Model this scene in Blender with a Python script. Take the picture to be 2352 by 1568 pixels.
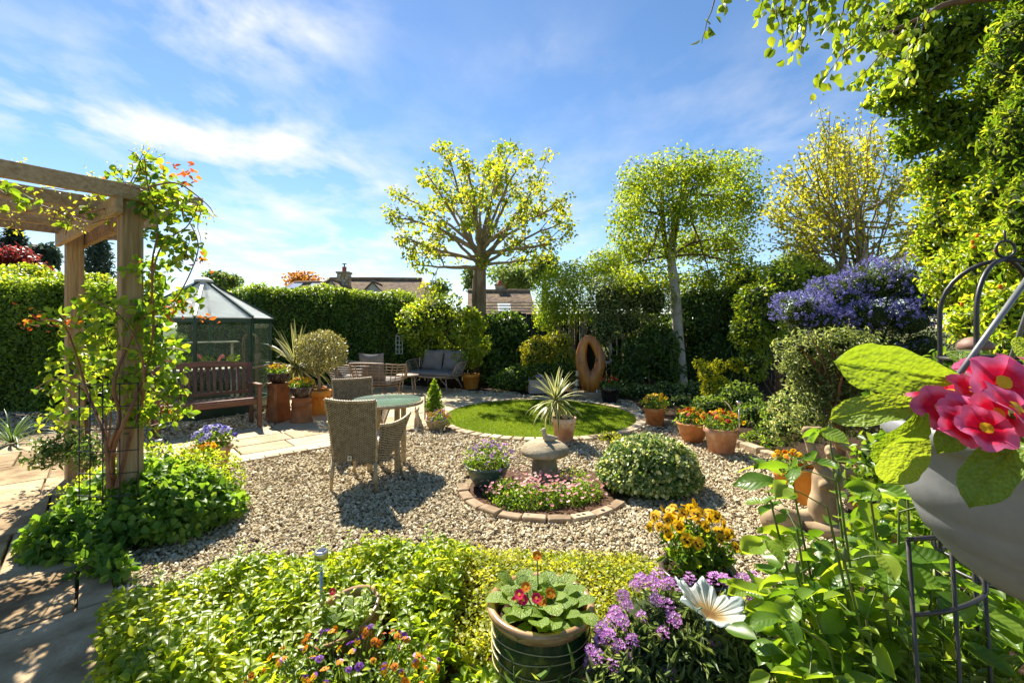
import bpy, bmesh, math, random
import numpy as np
from mathutils import Vector, Matrix

SC = bpy.context.scene
COL = SC.collection
for _o in list(bpy.data.objects):
    bpy.data.objects.remove(_o)
random.seed(11)
RNG = np.random.default_rng(11)
PI = math.pi

# ------------------------------------------------------------------ camera
# measures were taken from the photograph at 2352 px width: focal length 1043 px, eye level at row 749, eye 1.5 m above ground
F, CX, YH, H = 1043.0, 1176.0, 749.0, 1.5
cam_d = bpy.data.cameras.new("camera")
cam = bpy.data.objects.new("camera", cam_d)
COL.objects.link(cam)
cam.location = (0, 0, H)
cam.rotation_euler = (math.radians(90), 0, 0)
cam_d.sensor_width = 36
cam_d.lens = F / 2352 * 36
cam_d.shift_y = -35 / 2352
cam_d.clip_start = 0.03
cam_d.clip_end = 2000
SC.camera = cam

# ------------------------------------------------------------------ sky, sun, exposure
SUN_EL = math.radians(47)
SUN_AZ = math.radians(-31)          # from +Y, clockwise positive: the sun stands ahead and to the left
w = bpy.data.worlds.new("World")
SC.world = w
w.use_nodes = True
nt = w.node_tree
for n in list(nt.nodes):
    nt.nodes.remove(n)


def wn(t, **k):
    n = nt.nodes.new(t)
    for a, b in k.items():
        setattr(n, a, b)
    return n


def wm(op, a, b=None, c=None):
    n = wn('ShaderNodeMath', operation=op)
    for i, v in enumerate((a, b, c)):
        if v is None:
            continue
        if isinstance(v, (int, float)):
            n.inputs[i].default_value = v
        else:
            nt.links.new(v, n.inputs[i])
    return n.outputs[0]


sky = wn('ShaderNodeTexSky', sky_type='NISHITA')
sky.sun_disc = False
sky.sun_elevation = SUN_EL
sky.sun_rotation = SUN_AZ
sky.altitude = 100
sky.air_density = 0.9
sky.dust_density = 0.05
sky.ozone_density = 1.3
hsv = wn('ShaderNodeHueSaturation')
hsv.inputs['Saturation'].default_value = 1.14
hsv.inputs['Value'].default_value = 1.0
nt.links.new(sky.outputs[0], hsv.inputs['Color'])
tc = wn('ShaderNodeTexCoord')
sep = wn('ShaderNodeSeparateXYZ')
nt.links.new(tc.outputs['Generated'], sep.inputs[0])
zc = wm('ADD', wm('MAXIMUM', sep.outputs[2], 0.0), 0.10)
cxx = wm('DIVIDE', sep.outputs[0], zc)
cyy = wm('DIVIDE', sep.outputs[1], zc)
comb = wn('ShaderNodeCombineXYZ')
nt.links.new(cxx, comb.inputs[0])
nt.links.new(cyy, comb.inputs[1])
noi = wn('ShaderNodeTexNoise')
noi.inputs['Scale'].default_value = 2.6
noi.inputs['Detail'].default_value = 6
noi.inputs['Roughness'].default_value = 0.55
noi.inputs['Distortion'].default_value = 0.2
mpn = wn('ShaderNodeMapping')
mpn.inputs['Scale'].default_value = (1.0, 0.75, 1)
mpn.inputs['Rotation'].default_value = (0, 0, 0.5)
mpn.inputs['Location'].default_value = (7.4, 2.9, 0)
nt.links.new(comb.outputs[0], mpn.inputs[0])
nt.links.new(mpn.outputs[0], noi.inputs['Vector'])
# cloud banks of the layer overhead: centre (x, y) on the cloud plane, radius, weight
BANKS = []
for (px, py, r, k) in [(590, 70, .17, .95), (470, 30, .15, .7), (720, 130, .16, .4), (60, 240, .22, .85), (110, 90, .16, .35),
                       (450, 312, .30, .95), (600, 330, .26, .8), (240, 300, .26, .5), (700, 415, .28, .7), (1240, 115, .10, .35),
                       (1830, 195, .2, .3), (1850, 310, .26, .45), (1560, 205, .18, .2), (900, 570, 1.4, .75), (560, 600, 1.3, .7),
                       (330, 60, .14, .3), (800, 20, .10, .4)]:
    d = Vector(((px - CX) / F, 1, (YH - py) / F)).normalized()
    BANKS.append((d.x / (d.z + .10), d.y / (d.z + .10), r, k))
acc = None
for (bx_, by_, r, k) in BANKS:
    dx = wm('SUBTRACT', cxx, bx_)
    dy = wm('SUBTRACT', cyy, by_)
    # banks are drawn out along the wind
    a = wm('ADD', wm('MULTIPLY', dx, .86), wm('MULTIPLY', dy, -.5))
    b = wm('ADD', wm('MULTIPLY', dx, .5), wm('MULTIPLY', dy, .86))
    q = wm('ADD', wm('MULTIPLY', a, wm('MULTIPLY', a, .55 / (r * r))), wm('MULTIPLY', b, wm('MULTIPLY', b, 1.0 / (r * r))))
    g = wm('MULTIPLY', wm('EXPONENT', wm('MULTIPLY', q, -1.0)), k)
    acc = g if acc is None else wm('ADD', acc, g)
nfac = wm('MULTIPLY', wm('SUBTRACT', noi.outputs[0], 0.42), 3.2)
thin = wm('MULTIPLY', wm('MAXIMUM', wm('SUBTRACT', noi.outputs[0], 0.58), 0.0), 0.45)
cl = wm('ADD', wm('MULTIPLY', acc, wm('MAXIMUM', nfac, 0.0)), thin)
cl = wm('MINIMUM', wm('MULTIPLY', cl, 1.0), 0.92)
mixc = wn('ShaderNodeMix', data_type='RGBA')
nt.links.new(cl, mixc.inputs[0])
nt.links.new(hsv.outputs[0], mixc.inputs[6])
mixc.inputs[7].default_value = (6.0, 6.1, 6.2, 1)
bg = wn('ShaderNodeBackground')
bg.inputs[1].default_value = 0.062
nt.links.new(mixc.outputs[2], bg.inputs[0])
wo = wn('ShaderNodeOutputWorld')
nt.links.new(bg.outputs[0], wo.inputs[0])

sun_d = bpy.data.lights.new("sun", 'SUN')
sun_d.energy = 4.8
sun_d.angle = math.radians(0.53)
sun_d.color = (1.0, 0.93, 0.80)
sun = bpy.data.objects.new("sun", sun_d)
COL.objects.link(sun)
SUNV = Vector((math.sin(SUN_AZ) * math.cos(SUN_EL), math.cos(SUN_AZ) * math.cos(SUN_EL), math.sin(SUN_EL)))
sun.rotation_euler = (-SUNV).to_track_quat('-Z', 'Y').to_euler()
sun.location = (-6, 10, 14)
SC.view_settings.view_transform = 'Standard'
SC.view_settings.look = 'None'
SC.view_settings.gamma = 1
SC.view_settings.use_curve_mapping = False
SC.view_settings.exposure = 1.55
SC.render.engine = 'CYCLES'
cy = SC.cycles
cy.max_bounces = 9
cy.diffuse_bounces = 4
cy.glossy_bounces = 3
cy.transmission_bounces = 6
cy.transparent_max_bounces = 12
cy.use_denoising = True
cy.caustics_reflective = False
cy.caustics_refractive = False
cy.sample_clamp_indirect = 6


# ------------------------------------------------------------------ helpers
def at(x, y, Y):
    return np.array([(x - CX) * Y / F, Y, H - (y - YH) * Y / F])


def gp(x, y, z=0.0):
    return at(x, y, F * (H - z) / (y - YH))


def tag(o, label=None, cat=None, group=None, kind=None):
    if label:
        o["label"] = label
    if cat:
        o["category"] = cat
    if group:
        o["group"] = group
    if kind:
        o["kind"] = kind
    return o


def obj(name, mesh, parent=None, loc=None, rot=None, scale=None):
    o = bpy.data.objects.new(name, mesh)
    COL.objects.link(o)
    if parent is not None:
        o.parent = parent
    if loc is not None:
        o.location = tuple(float(q) for q in loc)
    if rot is not None:
        o.rotation_euler = rot
    if scale is not None:
        o.scale = scale
    return o


def thing(name, label, cat, loc=(0, 0, 0), rz=0.0, group=None):
    o = obj(name, None, None, loc, (0, 0, rz))
    o.empty_display_size = .1
    return tag(o, label, cat, group)


def copy_tree(o, parent=None):
    c = o.copy()
    COL.objects.link(c)
    c.parent = parent
    for ch in list(o.children):
        copy_tree(ch, c)
    return c


def unit(v):
    v = np.asarray(v, float)
    return v / (np.linalg.norm(v) + 1e-12)


class MB:
    """collects shapes and links them as one mesh object"""

    def __init__(s):
        s.v, s.f, s.m, s.s = [], [], [], []

    def add(s, vs, fs, mi=0, smooth=False):
        o = len(s.v)
        s.v.extend([tuple(map(float, q)) for q in vs])
        for f in fs:
            s.f.append(tuple(i + o for i in f))
            s.m.append(mi)
            s.s.append(smooth)
        return s

    def box(s, c, size, R=None, mi=0, ch=0.0):
        """box with chamfered edges; R is a 3x3 rotation (columns are the axes)"""
        hx, hy, hz = [q / 2 for q in size]
        ch = min(ch, hx * .9, hy * .9, hz * .9)
        R = np.eye(3) if R is None else np.asarray(R, float)
        c = np.asarray(c, float)
        if ch <= 0:
            vs = [(x * hx, y * hy, z * hz) for x in (-1, 1) for y in (-1, 1) for z in (-1, 1)]
            fs = [(0, 1, 3, 2), (4, 6, 7, 5), (0, 4, 5, 1), (2, 3, 7, 6), (0, 2, 6, 4), (1, 5, 7, 3)]
        else:
            vs, idx = [], {}
            for x in (-1, 1):
                for y in (-1, 1):
                    for z in (-1, 1):
                        for ax in range(3):
                            p = [x * (hx - ch), y * (hy - ch), z * (hz - ch)]
                            p[ax] = (x * hx, y * hy, z * hz)[ax]
                            idx[(x, y, z, ax)] = len(vs)
                            vs.append(p)
            fs = []
            for ax in range(3):
                a, b = (ax + 1) % 3, (ax + 2) % 3
                for sg in (-1, 1):
                    q = []
                    for (u, v_) in ((-1, -1), (1, -1), (1, 1), (-1, 1)):
                        k = [0, 0, 0]
                        k[ax], k[a], k[b] = sg, u, v_
                        q.append(idx[(*k, ax)])
                    fs.append(tuple(q if sg > 0 else q[::-1]))
                # edges running along ax
                for u in (-1, 1):
                    for v_ in (-1, 1):
                        k0, k1 = [0, 0, 0], [0, 0, 0]
                        k0[ax], k1[ax] = -1, 1
                        k0[a] = k1[a] = u
                        k0[b] = k1[b] = v_
                        q = [idx[(*k0, a)], idx[(*k1, a)], idx[(*k1, b)], idx[(*k0, b)]]
                        fs.append(tuple(q if u * v_ < 0 else q[::-1]))
            for x in (-1, 1):
                for y in (-1, 1):
                    for z in (-1, 1):
                        q = [idx[(x, y, z, i)] for i in range(3)]
                        fs.append(tuple(q if x * y * z > 0 else q[::-1]))
        vs = [c + R @ np.asarray(p, float) for p in vs]
        return s.add(vs, fs, mi)

    def beam(s, a, b, wdt, hgt, up=(0, 0, 1), mi=0, ch=0.004):
        a, b = np.asarray(a, float), np.asarray(b, float)
        x = unit(b - a)
        y = unit(np.cross(up, x))
        z = np.cross(x, y)
        return s.box((a + b) / 2, (np.linalg.norm(b - a), wdt, hgt), np.stack([x, y, z], 1), mi, ch)

    def tube(s, pts, rad, n=6, mi=0, caps=True, smooth=True, closed=False):
        P = np.asarray(pts, float)
        k = len(P)
        R = np.full(k, float(rad)) if np.isscalar(rad) else np.asarray(rad, float)
        T = np.gradient(P, axis=0)
        if closed:
            T = np.roll(P, -1, 0) - np.roll(P, 1, 0)
        T = T / (np.linalg.norm(T, axis=1)[:, None] + 1e-12)
        ref = np.array([0, 0, 1.0]) if abs(T[0][2]) < .9 else np.array([1.0, 0, 0])
        N = unit(np.cross(T[0], ref))
        vs = []
        ang = np.arange(n) * 2 * PI / n
        for i in range(k):
            N = unit(N - T[i] * np.dot(N, T[i]))
            B = np.cross(T[i], N)
            for a in ang:
                vs.append(P[i] + R[i] * (math.cos(a) * N + math.sin(a) * B))
        fs = []
        for i in range(k if closed else k - 1):
            j = (i + 1) % k
            for q in range(n):
                fs.append((i * n + q, i * n + (q + 1) % n, j * n + (q + 1) % n, j * n + q))
        s.add(vs, fs, mi, smooth)
        if caps and not closed:
            o = len(s.v) - len(vs)
            s.f += [tuple(o + q for q in range(n))[::-1], tuple(o + (k - 1) * n + q for q in range(n))]
            s.m += [mi, mi]
            s.s += [False, False]
        return s

    def lathe(s, prof, n=28, c=(0, 0, 0), mi=0, smooth=True, wob=0.0, ph=0.0):
        c = np.asarray(c, float)
        vs, fs = [], []
        for (r, z) in prof:
            for q in range(n):
                a = 2 * PI * q / n
                rr = r * (1 + wob * math.sin(3 * a + ph))
                vs.append(c + (rr * math.cos(a), rr * math.sin(a), z))
        for i in range(len(prof) - 1):
            for q in range(n):
                fs.append((i * n + q, i * n + (q + 1) % n, (i + 1) * n + (q + 1) % n, (i + 1) * n + q))
        return s.add(vs, fs, mi, smooth)

    def disc(s, r, z, n=28, c=(0, 0, 0), mi=0, dome=0.0):
        c = np.asarray(c, float)
        vs = [c + (0, 0, z + dome)] + [c + (r * math.cos(2 * PI * q / n), r * math.sin(2 * PI * q / n), z) for q in range(n)]
        return s.add(vs, [(0, 1 + q, 1 + (q + 1) % n) for q in range(n)], mi, True)

    def prism(s, poly, z0, z1, mi=0, ch=0.0):
        """upright prism over a polygon of (x, y), counter-clockwise, the top edge eased by ch"""
        n = len(poly)
        P = np.asarray(poly, float)
        vs = [(p[0], p[1], z0) for p in P]
        if ch > 0:
            vs += [(p[0], p[1], z1 - ch) for p in P]
            c = P.mean(0)
            for p in P:
                d = c - p
                q = p + d / (np.linalg.norm(d) + 1e-9) * ch * 1.3
                vs.append((q[0], q[1], z1))
            fs = [(i, (i + 1) % n, n + (i + 1) % n, n + i) for i in range(n)]
            fs += [(n + i, n + (i + 1) % n, 2 * n + (i + 1) % n, 2 * n + i) for i in range(n)]
            fs.append(tuple(range(2 * n, 3 * n)))
        else:
            vs += [(p[0], p[1], z1) for p in P]
            fs = [(i, (i + 1) % n, n + (i + 1) % n, n + i) for i in range(n)] + [tuple(range(n, 2 * n))]
        return s.add(vs, fs, mi)

    def mesh(s, name, mats):
        me = bpy.data.meshes.new(name)
        me.from_pydata(s.v, [], s.f)
        for m in (mats if isinstance(mats, (list, tuple)) else [mats]):
            me.materials.append(m)
        me.polygons.foreach_set('material_index', s.m)
        me.polygons.foreach_set('use_smooth', s.s)
        me.update()
        return me

    def build(s, name, mats, parent=None, loc=None, rot=None):
        return obj(name, s.mesh(name, mats), parent, loc, rot)


def tri_mesh(name, V, T, mat, tone=None, smooth=False, mats=None, mi=None):
    me = bpy.data.meshes.new(name)
    nv, ntri = len(V), len(T)
    me.vertices.add(nv)
    me.vertices.foreach_set('co', np.ascontiguousarray(V, np.float32).ravel())
    me.loops.add(ntri * 3)
    me.loops.foreach_set('vertex_index', np.ascontiguousarray(T, np.int32).ravel())
    me.polygons.add(ntri)
    me.polygons.foreach_set('loop_start', np.arange(0, ntri * 3, 3, dtype=np.int32))
    me.polygons.foreach_set('loop_total', np.full(ntri, 3, np.int32))
    for m in (mats or [mat]):
        me.materials.append(m)
    if mi is not None:
        me.polygons.foreach_set('material_index', np.asarray(mi, np.int32))
    me.polygons.foreach_set('use_smooth', np.full(ntri, smooth, bool))
    if tone is not None:
        a = me.attributes.new('tone', 'FLOAT', 'POINT')
        a.data.foreach_set('value', np.ascontiguousarray(tone, np.float32))
    me.update(calc_edges=True)
    return me


# leaf shapes: x across, y along, z up; unit length, unit width
def _leaf(rows, fold=.16, droop=.14):
    V, T = [], []
    for (y, wd) in rows:
        z = -droop * y * y
        if wd < 1e-6:
            V.append((0, y, z))
        else:
            V += [(-wd / 2, y, z + fold * wd), (0, y, z), (wd / 2, y, z + fold * wd)]
    V = np.array(V, float)
    k = 1
    n = len(rows)
    T += [(0, 2, 1), (0, 3, 2)]
    for i in range(1, n - 2):
        a, b = 1 + (i - 1) * 3, 1 + i * 3
        T += [(a, a + 1, b + 1), (a, b + 1, b), (a + 1, a + 2, b + 2), (a + 1, b + 2, b + 1)]
    a = 1 + (n - 3) * 3
    e = len(V) - 1
    T += [(a, a + 1, e), (a + 1, a + 2, e)]
    return V, np.array(T)


LEAF = {
    'tiny': (np.array([(0, 0, 0), (-.5, .5, .08), (.5, .5, .08), (0, 1, -.1)], float), np.array([(0, 2, 1), (1, 2, 3)])),
    'oval': _leaf([(0, 0), (.45, 1.0), (1, 0)]),
    'fine': _leaf([(0, 0), (.22, .72), (.5, 1.0), (.78, .66), (1, 0)]),
    'heart': _leaf([(0, 0), (.1, .8), (.35, 1.0), (.7, .66), (1, 0)]),
    'lance': _leaf([(0, 0), (.35, 1.0), (.7, .75), (1, 0)], fold=.3, droop=.3),
}


class Fol:
    """gathers leaves, builds them as one mesh"""

    def __init__(s):
        s.P, s.D, s.N, s.S, s.W, s.T = [], [], [], [], [], []

    def add(s, P, D, N, S, W, tone):
        n = len(P)
        s.P.append(P); s.D.append(D); s.N.append(N)
        s.S.append(np.broadcast_to(S, (n,)).astype(float))
        s.W.append(np.broadcast_to(W, (n,)).astype(float))
        s.T.append(np.broadcast_to(tone, (n,)).astype(float))
        return s

    def mesh(s, name, mat, shape='oval', origin=(0, 0, 0)):
        P = np.concatenate(s.P) - np.asarray(origin, float)
        D = np.concatenate(s.D); N = np.concatenate(s.N)
        S = np.concatenate(s.S); W = np.concatenate(s.W); T = np.concatenate(s.T)
        D = D / (np.linalg.norm(D, axis=1)[:, None] + 1e-9)
        X = np.cross(D, N)
        X /= (np.linalg.norm(X, axis=1)[:, None] + 1e-9)
        Z = np.cross(X, D)
        LV, LT = LEAF[shape]
        k = len(LV)
        V = (P[:, None, :] + S[:, None, None] * (LV[None, :, 0:1] * W[:, None, None] * X[:, None, :]
             + LV[None, :, 1:2] * D[:, None, :] + LV[None, :, 2:3] * Z[:, None, :])).reshape(-1, 3)
        TT = (LT[None] + (np.arange(len(P)) * k)[:, None, None]).reshape(-1, 3)
        return tri_mesh(name, V, TT, mat, np.repeat(T, k), smooth=True)

    def build(s, name, mat, shape='oval', parent=None, origin=(0, 0, 0), loc=None):
        return obj(name, s.mesh(name, mat, shape, origin), parent, loc)


def rdir(n):
    v = RNG.normal(size=(n, 3))
    return v / np.linalg.norm(v, axis=1)[:, None]


def lumpy(u, amp, seed):
    r = np.random.default_rng(seed)
    a = r.normal(size=(5, 3)) * np.array([2.2, 3.5, 5, 7, 10])[:, None]
    p = r.uniform(0, 6.28, 5)
    s = np.zeros(len(u))
    for i in range(5):
        s += np.sin(u @ a[i] + p[i]) / (1 + .5 * i)
    return 1 + amp * s / 2.2


def blob(fol, c, r, n, size, wd=.55, shell=.6, lump=.18, jit=.7, up=.35, droop=.2, tone=(.5, .28), flat=False):
    """leaves through the outer layer of a lumpy ellipsoid"""
    c = np.asarray(c, float)
    r = np.broadcast_to(np.asarray(r, float), (3,))
    u = rdir(n)
    if flat:
        u[:, 2] = np.abs(u[:, 2])
    k = lumpy(u, lump, int(abs(c[0] * 131 + c[1] * 17 + c[2] * 71 + n)) % 99991)
    rad = (shell + (1 - shell) * RNG.random(n) ** .6) * k
    P = c + u * r * rad[:, None]
    o = u / r
    o /= np.linalg.norm(o, axis=1)[:, None]
    N = o + np.array([0, 0, up]) + jit * RNG.normal(size=(n, 3))
    D = RNG.normal(size=(n, 3)) + o * .5 - np.array([0, 0, droop])
    cl = lumpy(u * 1.7, .6, n % 977 + 3) - 1
    T = np.clip(tone[0] + tone[1] * RNG.normal(size=n) + .22 * cl, 0, 1)
    fol.add(P, D, N, size * RNG.uniform(.65, 1.25, n), wd, T)
    return fol


def core(mb, c, r, lump=.12, mi=0, n=(10, 7)):  # solid lump added inside foliage to block light and views through
    c = np.asarray(c, float)
    r = np.broadcast_to(np.asarray(r, float), (3,))
    vs, fs = [], []
    a, b = n
    U = []
    for j in range(b + 1):
        th = PI * j / b
        for i in range(a):
            U.append((math.sin(th) * math.cos(2 * PI * i / a), math.sin(th) * math.sin(2 * PI * i / a), math.cos(th)))
    U = np.array(U)
    V = c + U * r * lumpy(U, lump, int(abs(c[0] * 91 + c[2] * 37)) % 9973)[:, None]
    for j in range(b):
        for i in range(a):
            fs.append((j * a + i, (j + 1) * a + i, (j + 1) * a + (i + 1) % a, j * a + (i + 1) % a))
    return mb.add(V, fs, mi, True)


# ------------------------------------------------------------------ materials
class NT:
    def __init__(s, name):
        s.mat = bpy.data.materials.new(name)
        s.mat.use_nodes = True
        s.t = s.mat.node_tree
        for n in list(s.t.nodes):
            s.t.nodes.remove(n)
        s.out = s.n('ShaderNodeOutputMaterial')

    def n(s, t, ins=None, **k):
        nd = s.t.nodes.new(t)
        for a, b in k.items():
            setattr(nd, a, b)
        for a, b in (ins or {}).items():
            if isinstance(b, bpy.types.NodeSocket):
                s.t.links.new(b, nd.inputs[a])
            else:
                nd.inputs[a].default_value = b
        return nd

    def ramp(s, fac, stops):
        r = s.n('ShaderNodeValToRGB', {0: fac})
        e = r.color_ramp.elements
        while len(e) < len(stops):
            e.new(.5)
        for q, (p, c) in zip(e, stops):
            q.position = p
            q.color = (*c[:3], 1)
        return r.outputs[0]

    def noise(s, vec, scale, detail=4, rough=.55, dist=0.0):
        return s.n('ShaderNodeTexNoise', {'Vector': vec, 'Scale': scale, 'Detail': detail, 'Roughness': rough, 'Distortion': dist}).outputs[0]

    def math(s, op, a, b=0.0):
        return s.n('ShaderNodeMath', {0: a, 1: b}, operation=op).outputs[0]

    def mix(s, fac, a, b, mode='MIX'):
        m = s.n('ShaderNodeMix', data_type='RGBA', blend_type=mode)
        for i, v in ((0, fac), (6, a), (7, b)):
            if isinstance(v, bpy.types.NodeSocket):
                s.t.links.new(v, m.inputs[i])
            else:
                m.inputs[i].default_value = v if i == 0 else (*v[:3], 1)
        return m.outputs[2]

    def coord(s, kind='Object', scale=None, rot=None):
        c = s.n('ShaderNodeTexCoord').outputs[kind]
        if scale is not None:
            c = s.n('ShaderNodeMapping', {'Vector': c, 'Scale': scale, 'Rotation': rot or (0, 0, 0)}).outputs[0]
        return c

    def bump(s, h, strength=.3, dist=.01, nrm=None):
        i = {'Height': h, 'Strength': strength, 'Distance': dist}
        if nrm is not None:
            i['Normal'] = nrm
        return s.n('ShaderNodeBump', i).outputs[0]

    def pbr(s, col, rough=.6, nrm=None, spec=.5, metal=0.0, **k):
        i = {'Base Color': col if isinstance(col, bpy.types.NodeSocket) else (*col[:3], 1), 'Roughness': rough, 'Metallic': metal,
             'Specular IOR Level': spec}
        if nrm is not None:
            i['Normal'] = nrm
        i.update(k)
        return s.n('ShaderNodeBsdfPrincipled', i).outputs[0]

    def done(s, sh):
        s.t.links.new(sh, s.out.inputs['Surface'])
        return s.mat


def leaf_mat(name, c0, c1, c2, trans=.5, rough=.42, spec=.5, warm=(1.5, 1.3, .45), attr=True):
    m = NT(name)
    if attr:
        f = m.n('ShaderNodeAttribute', attribute_name='tone').outputs['Fac']
    else:
        f = m.n('ShaderNodeObjectInfo').outputs['Random']
    col = m.ramp(f, [(0, c0), (.5, c1), (1, c2)])
    tcol = m.mix(1.0, col, [min(q * 1.65, 4) for q in warm], 'MULTIPLY')
    nb = None
    if not attr:
        xy = m.n('ShaderNodeSeparateXYZ', {0: m.coord('Object')}).outputs
        ax = m.math('ABSOLUTE', xy[0])
        side = m.math('SINE', m.math('MULTIPLY', m.math('SUBTRACT', xy[1], m.math('MULTIPLY', ax, .8)), 48.0))
        rib = m.math('MINIMUM', m.math('MULTIPLY', ax, 40.0), 1.0)
        vein = m.math('MULTIPLY', m.math('MAXIMUM', m.math('MULTIPLY', m.math('SUBTRACT', side, .8), 5.0), m.math('SUBTRACT', 1.0, rib)), .16)
        col = m.mix(vein, col, (.30, .36, .08))
        mott = m.noise(m.n('ShaderNodeVectorMath', {0: m.coord('Object'), 1: m.n('ShaderNodeObjectInfo').outputs['Location']}, operation='ADD').outputs[0], 6.0, 4)
        col = m.mix(m.math('MULTIPLY', mott, .35), col, (.05, .10, .012))
        tcol = m.mix(1.0, col, [min(q * 1.65, 4) for q in warm], 'MULTIPLY')
        nb = m.bump(m.math('ADD', m.math('MULTIPLY', side, -.25), rib), .2, .008)
    a = m.pbr(col, rough, nb, spec=spec)
    b = m.n('ShaderNodeBsdfTranslucent', {'Color': tcol}).outputs[0]
    return m.done(m.n('ShaderNodeMixShader', {0: trans, 1: a, 2: b}).outputs[0])


def petal_mat(name, c, trans=.4, c2=None):
    m = NT(name)
    if c2:
        col = m.ramp(m.n('ShaderNodeObjectInfo').outputs['Random'], [(0, c), (1, c2)])
    else:
        col = m.ramp(m.noise(m.coord('Object'), 60), [(.3, [q * .85 for q in c]), (.7, c)])
    a = m.pbr(col, .6, spec=.25)
    b = m.n('ShaderNodeBsdfTranslucent', {'Color': col}).outputs[0]
    return m.done(m.n('ShaderNodeMixShader', {0: trans, 1: a, 2: b}).outputs[0])


def plain(name, stops, scale=8, rough=.6, bump=.2, bdist=.004, bscale=None, spec=.4, metal=0.0, stretch=None, rnd=0.0, detail=5, rot=None):
    """noise-mottled surface, optionally varied from object to object"""
    m = NT(name)
    v = m.coord('Object', stretch, rot) if stretch else m.coord('Object')
    if rnd:
        rn = m.n('ShaderNodeObjectInfo').outputs['Random']
        off = m.n('ShaderNodeCombineXYZ', {0: m.math('MULTIPLY', rn, 37.0), 1: m.math('MULTIPLY', rn, 91.0)}).outputs[0]
        v = m.n('ShaderNodeVectorMath', {0: v, 1: off}, operation='ADD').outputs[0]
    f = m.noise(v, scale, detail, .6, .2)
    if rnd:
        f = m.math('ADD', f, m.math('MULTIPLY', m.math('SUBTRACT', rn, .5), rnd))
    k = len(stops)
    col = m.ramp(f, [(.28 + .44 * i / (k - 1), c) for i, c in enumerate(stops)])
    nb = m.bump(m.noise(v, bscale or scale * 5, 6, .65), bump, bdist) if bump else None
    return m.done(m.pbr(col, rough, nb, spec, metal))


def wood(name, c0, c1, c2, grain=(1, 14, 14), scale=3.0, rough=.65, bump=.35, spec=.35, rnd=.3):
    return plain(name, [c0, c1, c2], scale, rough, bump, .004, scale * 3, spec, 0, grain, rnd, 6)


M = {}
# foliage
M['mint'] = leaf_mat('mint_leaf', (.085, .16, .013), (.185, .275, .02), (.33, .39, .045), .52, .36, .35)
M['oregano'] = leaf_mat('golden_oregano_leaf', (.13, .19, .02), (.24, .29, .03), (.40, .40, .06), .5, .45, .4)
M['nepeta'] = leaf_mat('rounded_leaf', (.06, .14, .02), (.115, .225, .033), (.22, .33, .055), .52, .45, .3)
M['hedge'] = leaf_mat('hedge_leaf', (.04, .09, .015), (.085, .165, .025), (.20, .28, .04), .42, .38, .35)
M['beech'] = leaf_mat('beech_leaf', (.05, .11, .015), (.11, .20, .025), (.25, .33, .045), .5, .4, .35)
M['plane'] = leaf_mat('plane_tree_leaf', (.09, .16, .015), (.20, .27, .025), (.36, .34, .05), .52, .45, .4)
M['birch_leaf'] = leaf_mat('birch_leaf', (.08, .14, .012), (.17, .25, .02), (.31, .36, .04), .5, .42, .3)
M['birch_sparse'] = leaf_mat('young_birch_leaf', (.13, .17, .014), (.26, .29, .024), (.42, .41, .05), .5, .42, .4)
M['lime'] = leaf_mat('lime_green_leaf', (.08, .16, .012), (.19, .28, .022), (.38, .40, .05), .5, .38, .5)
M['shrub'] = leaf_mat('mid_green_shrub_leaf', (.045, .11, .014), (.10, .19, .022), (.22, .30, .04), .46, .38, .35)
M['dark'] = leaf_mat('dark_evergreen_leaf', (.03, .07, .016), (.065, .135, .025), (.15, .23, .045), .38, .34, .4)
M['grey'] = leaf_mat('grey_green_leaf', (.08, .115, .035), (.18, .23, .075), (.38, .42, .19), .48, .4, .5, (1.2, 1.1, .7))
M['varieg'] = leaf_mat('cream_edged_leaf', (.05, .12, .02), (.12, .2, .035), (.62, .62, .30), .35, .36, .5, (1.2, 1.1, .7))
M['olive'] = leaf_mat('olive_leaf', (.07, .09, .028), (.18, .19, .065), (.44, .42, .18), .3, .38, .5, (1.3, 1.1, .6))
M['golden'] = leaf_mat('golden_shrub_leaf', (.09, .14, .012), (.24, .27, .02), (.48, .42, .05), .45, .42, .4)
M['rose_clump'] = leaf_mat('rose_leaf_mass', (.055, .125, .012), (.12, .215, .02), (.26, .33, .035), .5, .35, .35)
M['rose_red'] = leaf_mat('young_red_leaf', (.25, .05, .012), (.38, .12, .02), (.42, .22, .03), .5, .4, .5, (1.3, 1, .6))
M['euph'] = leaf_mat('euphorbia_bract', (.16, .24, .01), (.34, .38, .015), (.52, .5, .04), .45, .5, .3)
M['conifer'] = leaf_mat('conifer_spray', (.05, .12, .012), (.13, .22, .02), (.30, .36, .05), .42, .5, .3)
M['farcon'] = leaf_mat('far_conifer', (.03, .055, .04), (.06, .09, .06), (.10, .13, .09), .3, .6, .2, (1, 1, .9))
M['fartree'] = leaf_mat('far_tree_leaf', (.07, .12, .03), (.14, .2, .05), (.24, .29, .09), .45, .5, .3, (1.2, 1.15, .7))
M['orange_leaf'] = leaf_mat('orange_brown_leaf', (.22, .09, .015), (.38, .18, .03), (.5, .3, .06), .45, .5, .3, (1.2, 1, .6))
M['maple'] = leaf_mat('purple_maple_leaf', (.07, .015, .014), (.19, .035, .03), (.34, .09, .07), .42, .45, .4, (1.3, .9, .8))
M['fine'] = leaf_mat('narrow_green_leaf', (.06, .12, .03), (.12, .2, .045), (.26, .33, .09), .4, .42, .4)
M['erys'] = leaf_mat('grey_green_narrow_leaf', (.06, .105, .035), (.13, .19, .07), (.28, .34, .15), .42, .42, .4, (1.2, 1.1, .6))
M['sax'] = leaf_mat('bright_mossy_leaf', (.06, .14, .015), (.14, .25, .02), (.28, .38, .05), .42, .5, .3)
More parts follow.
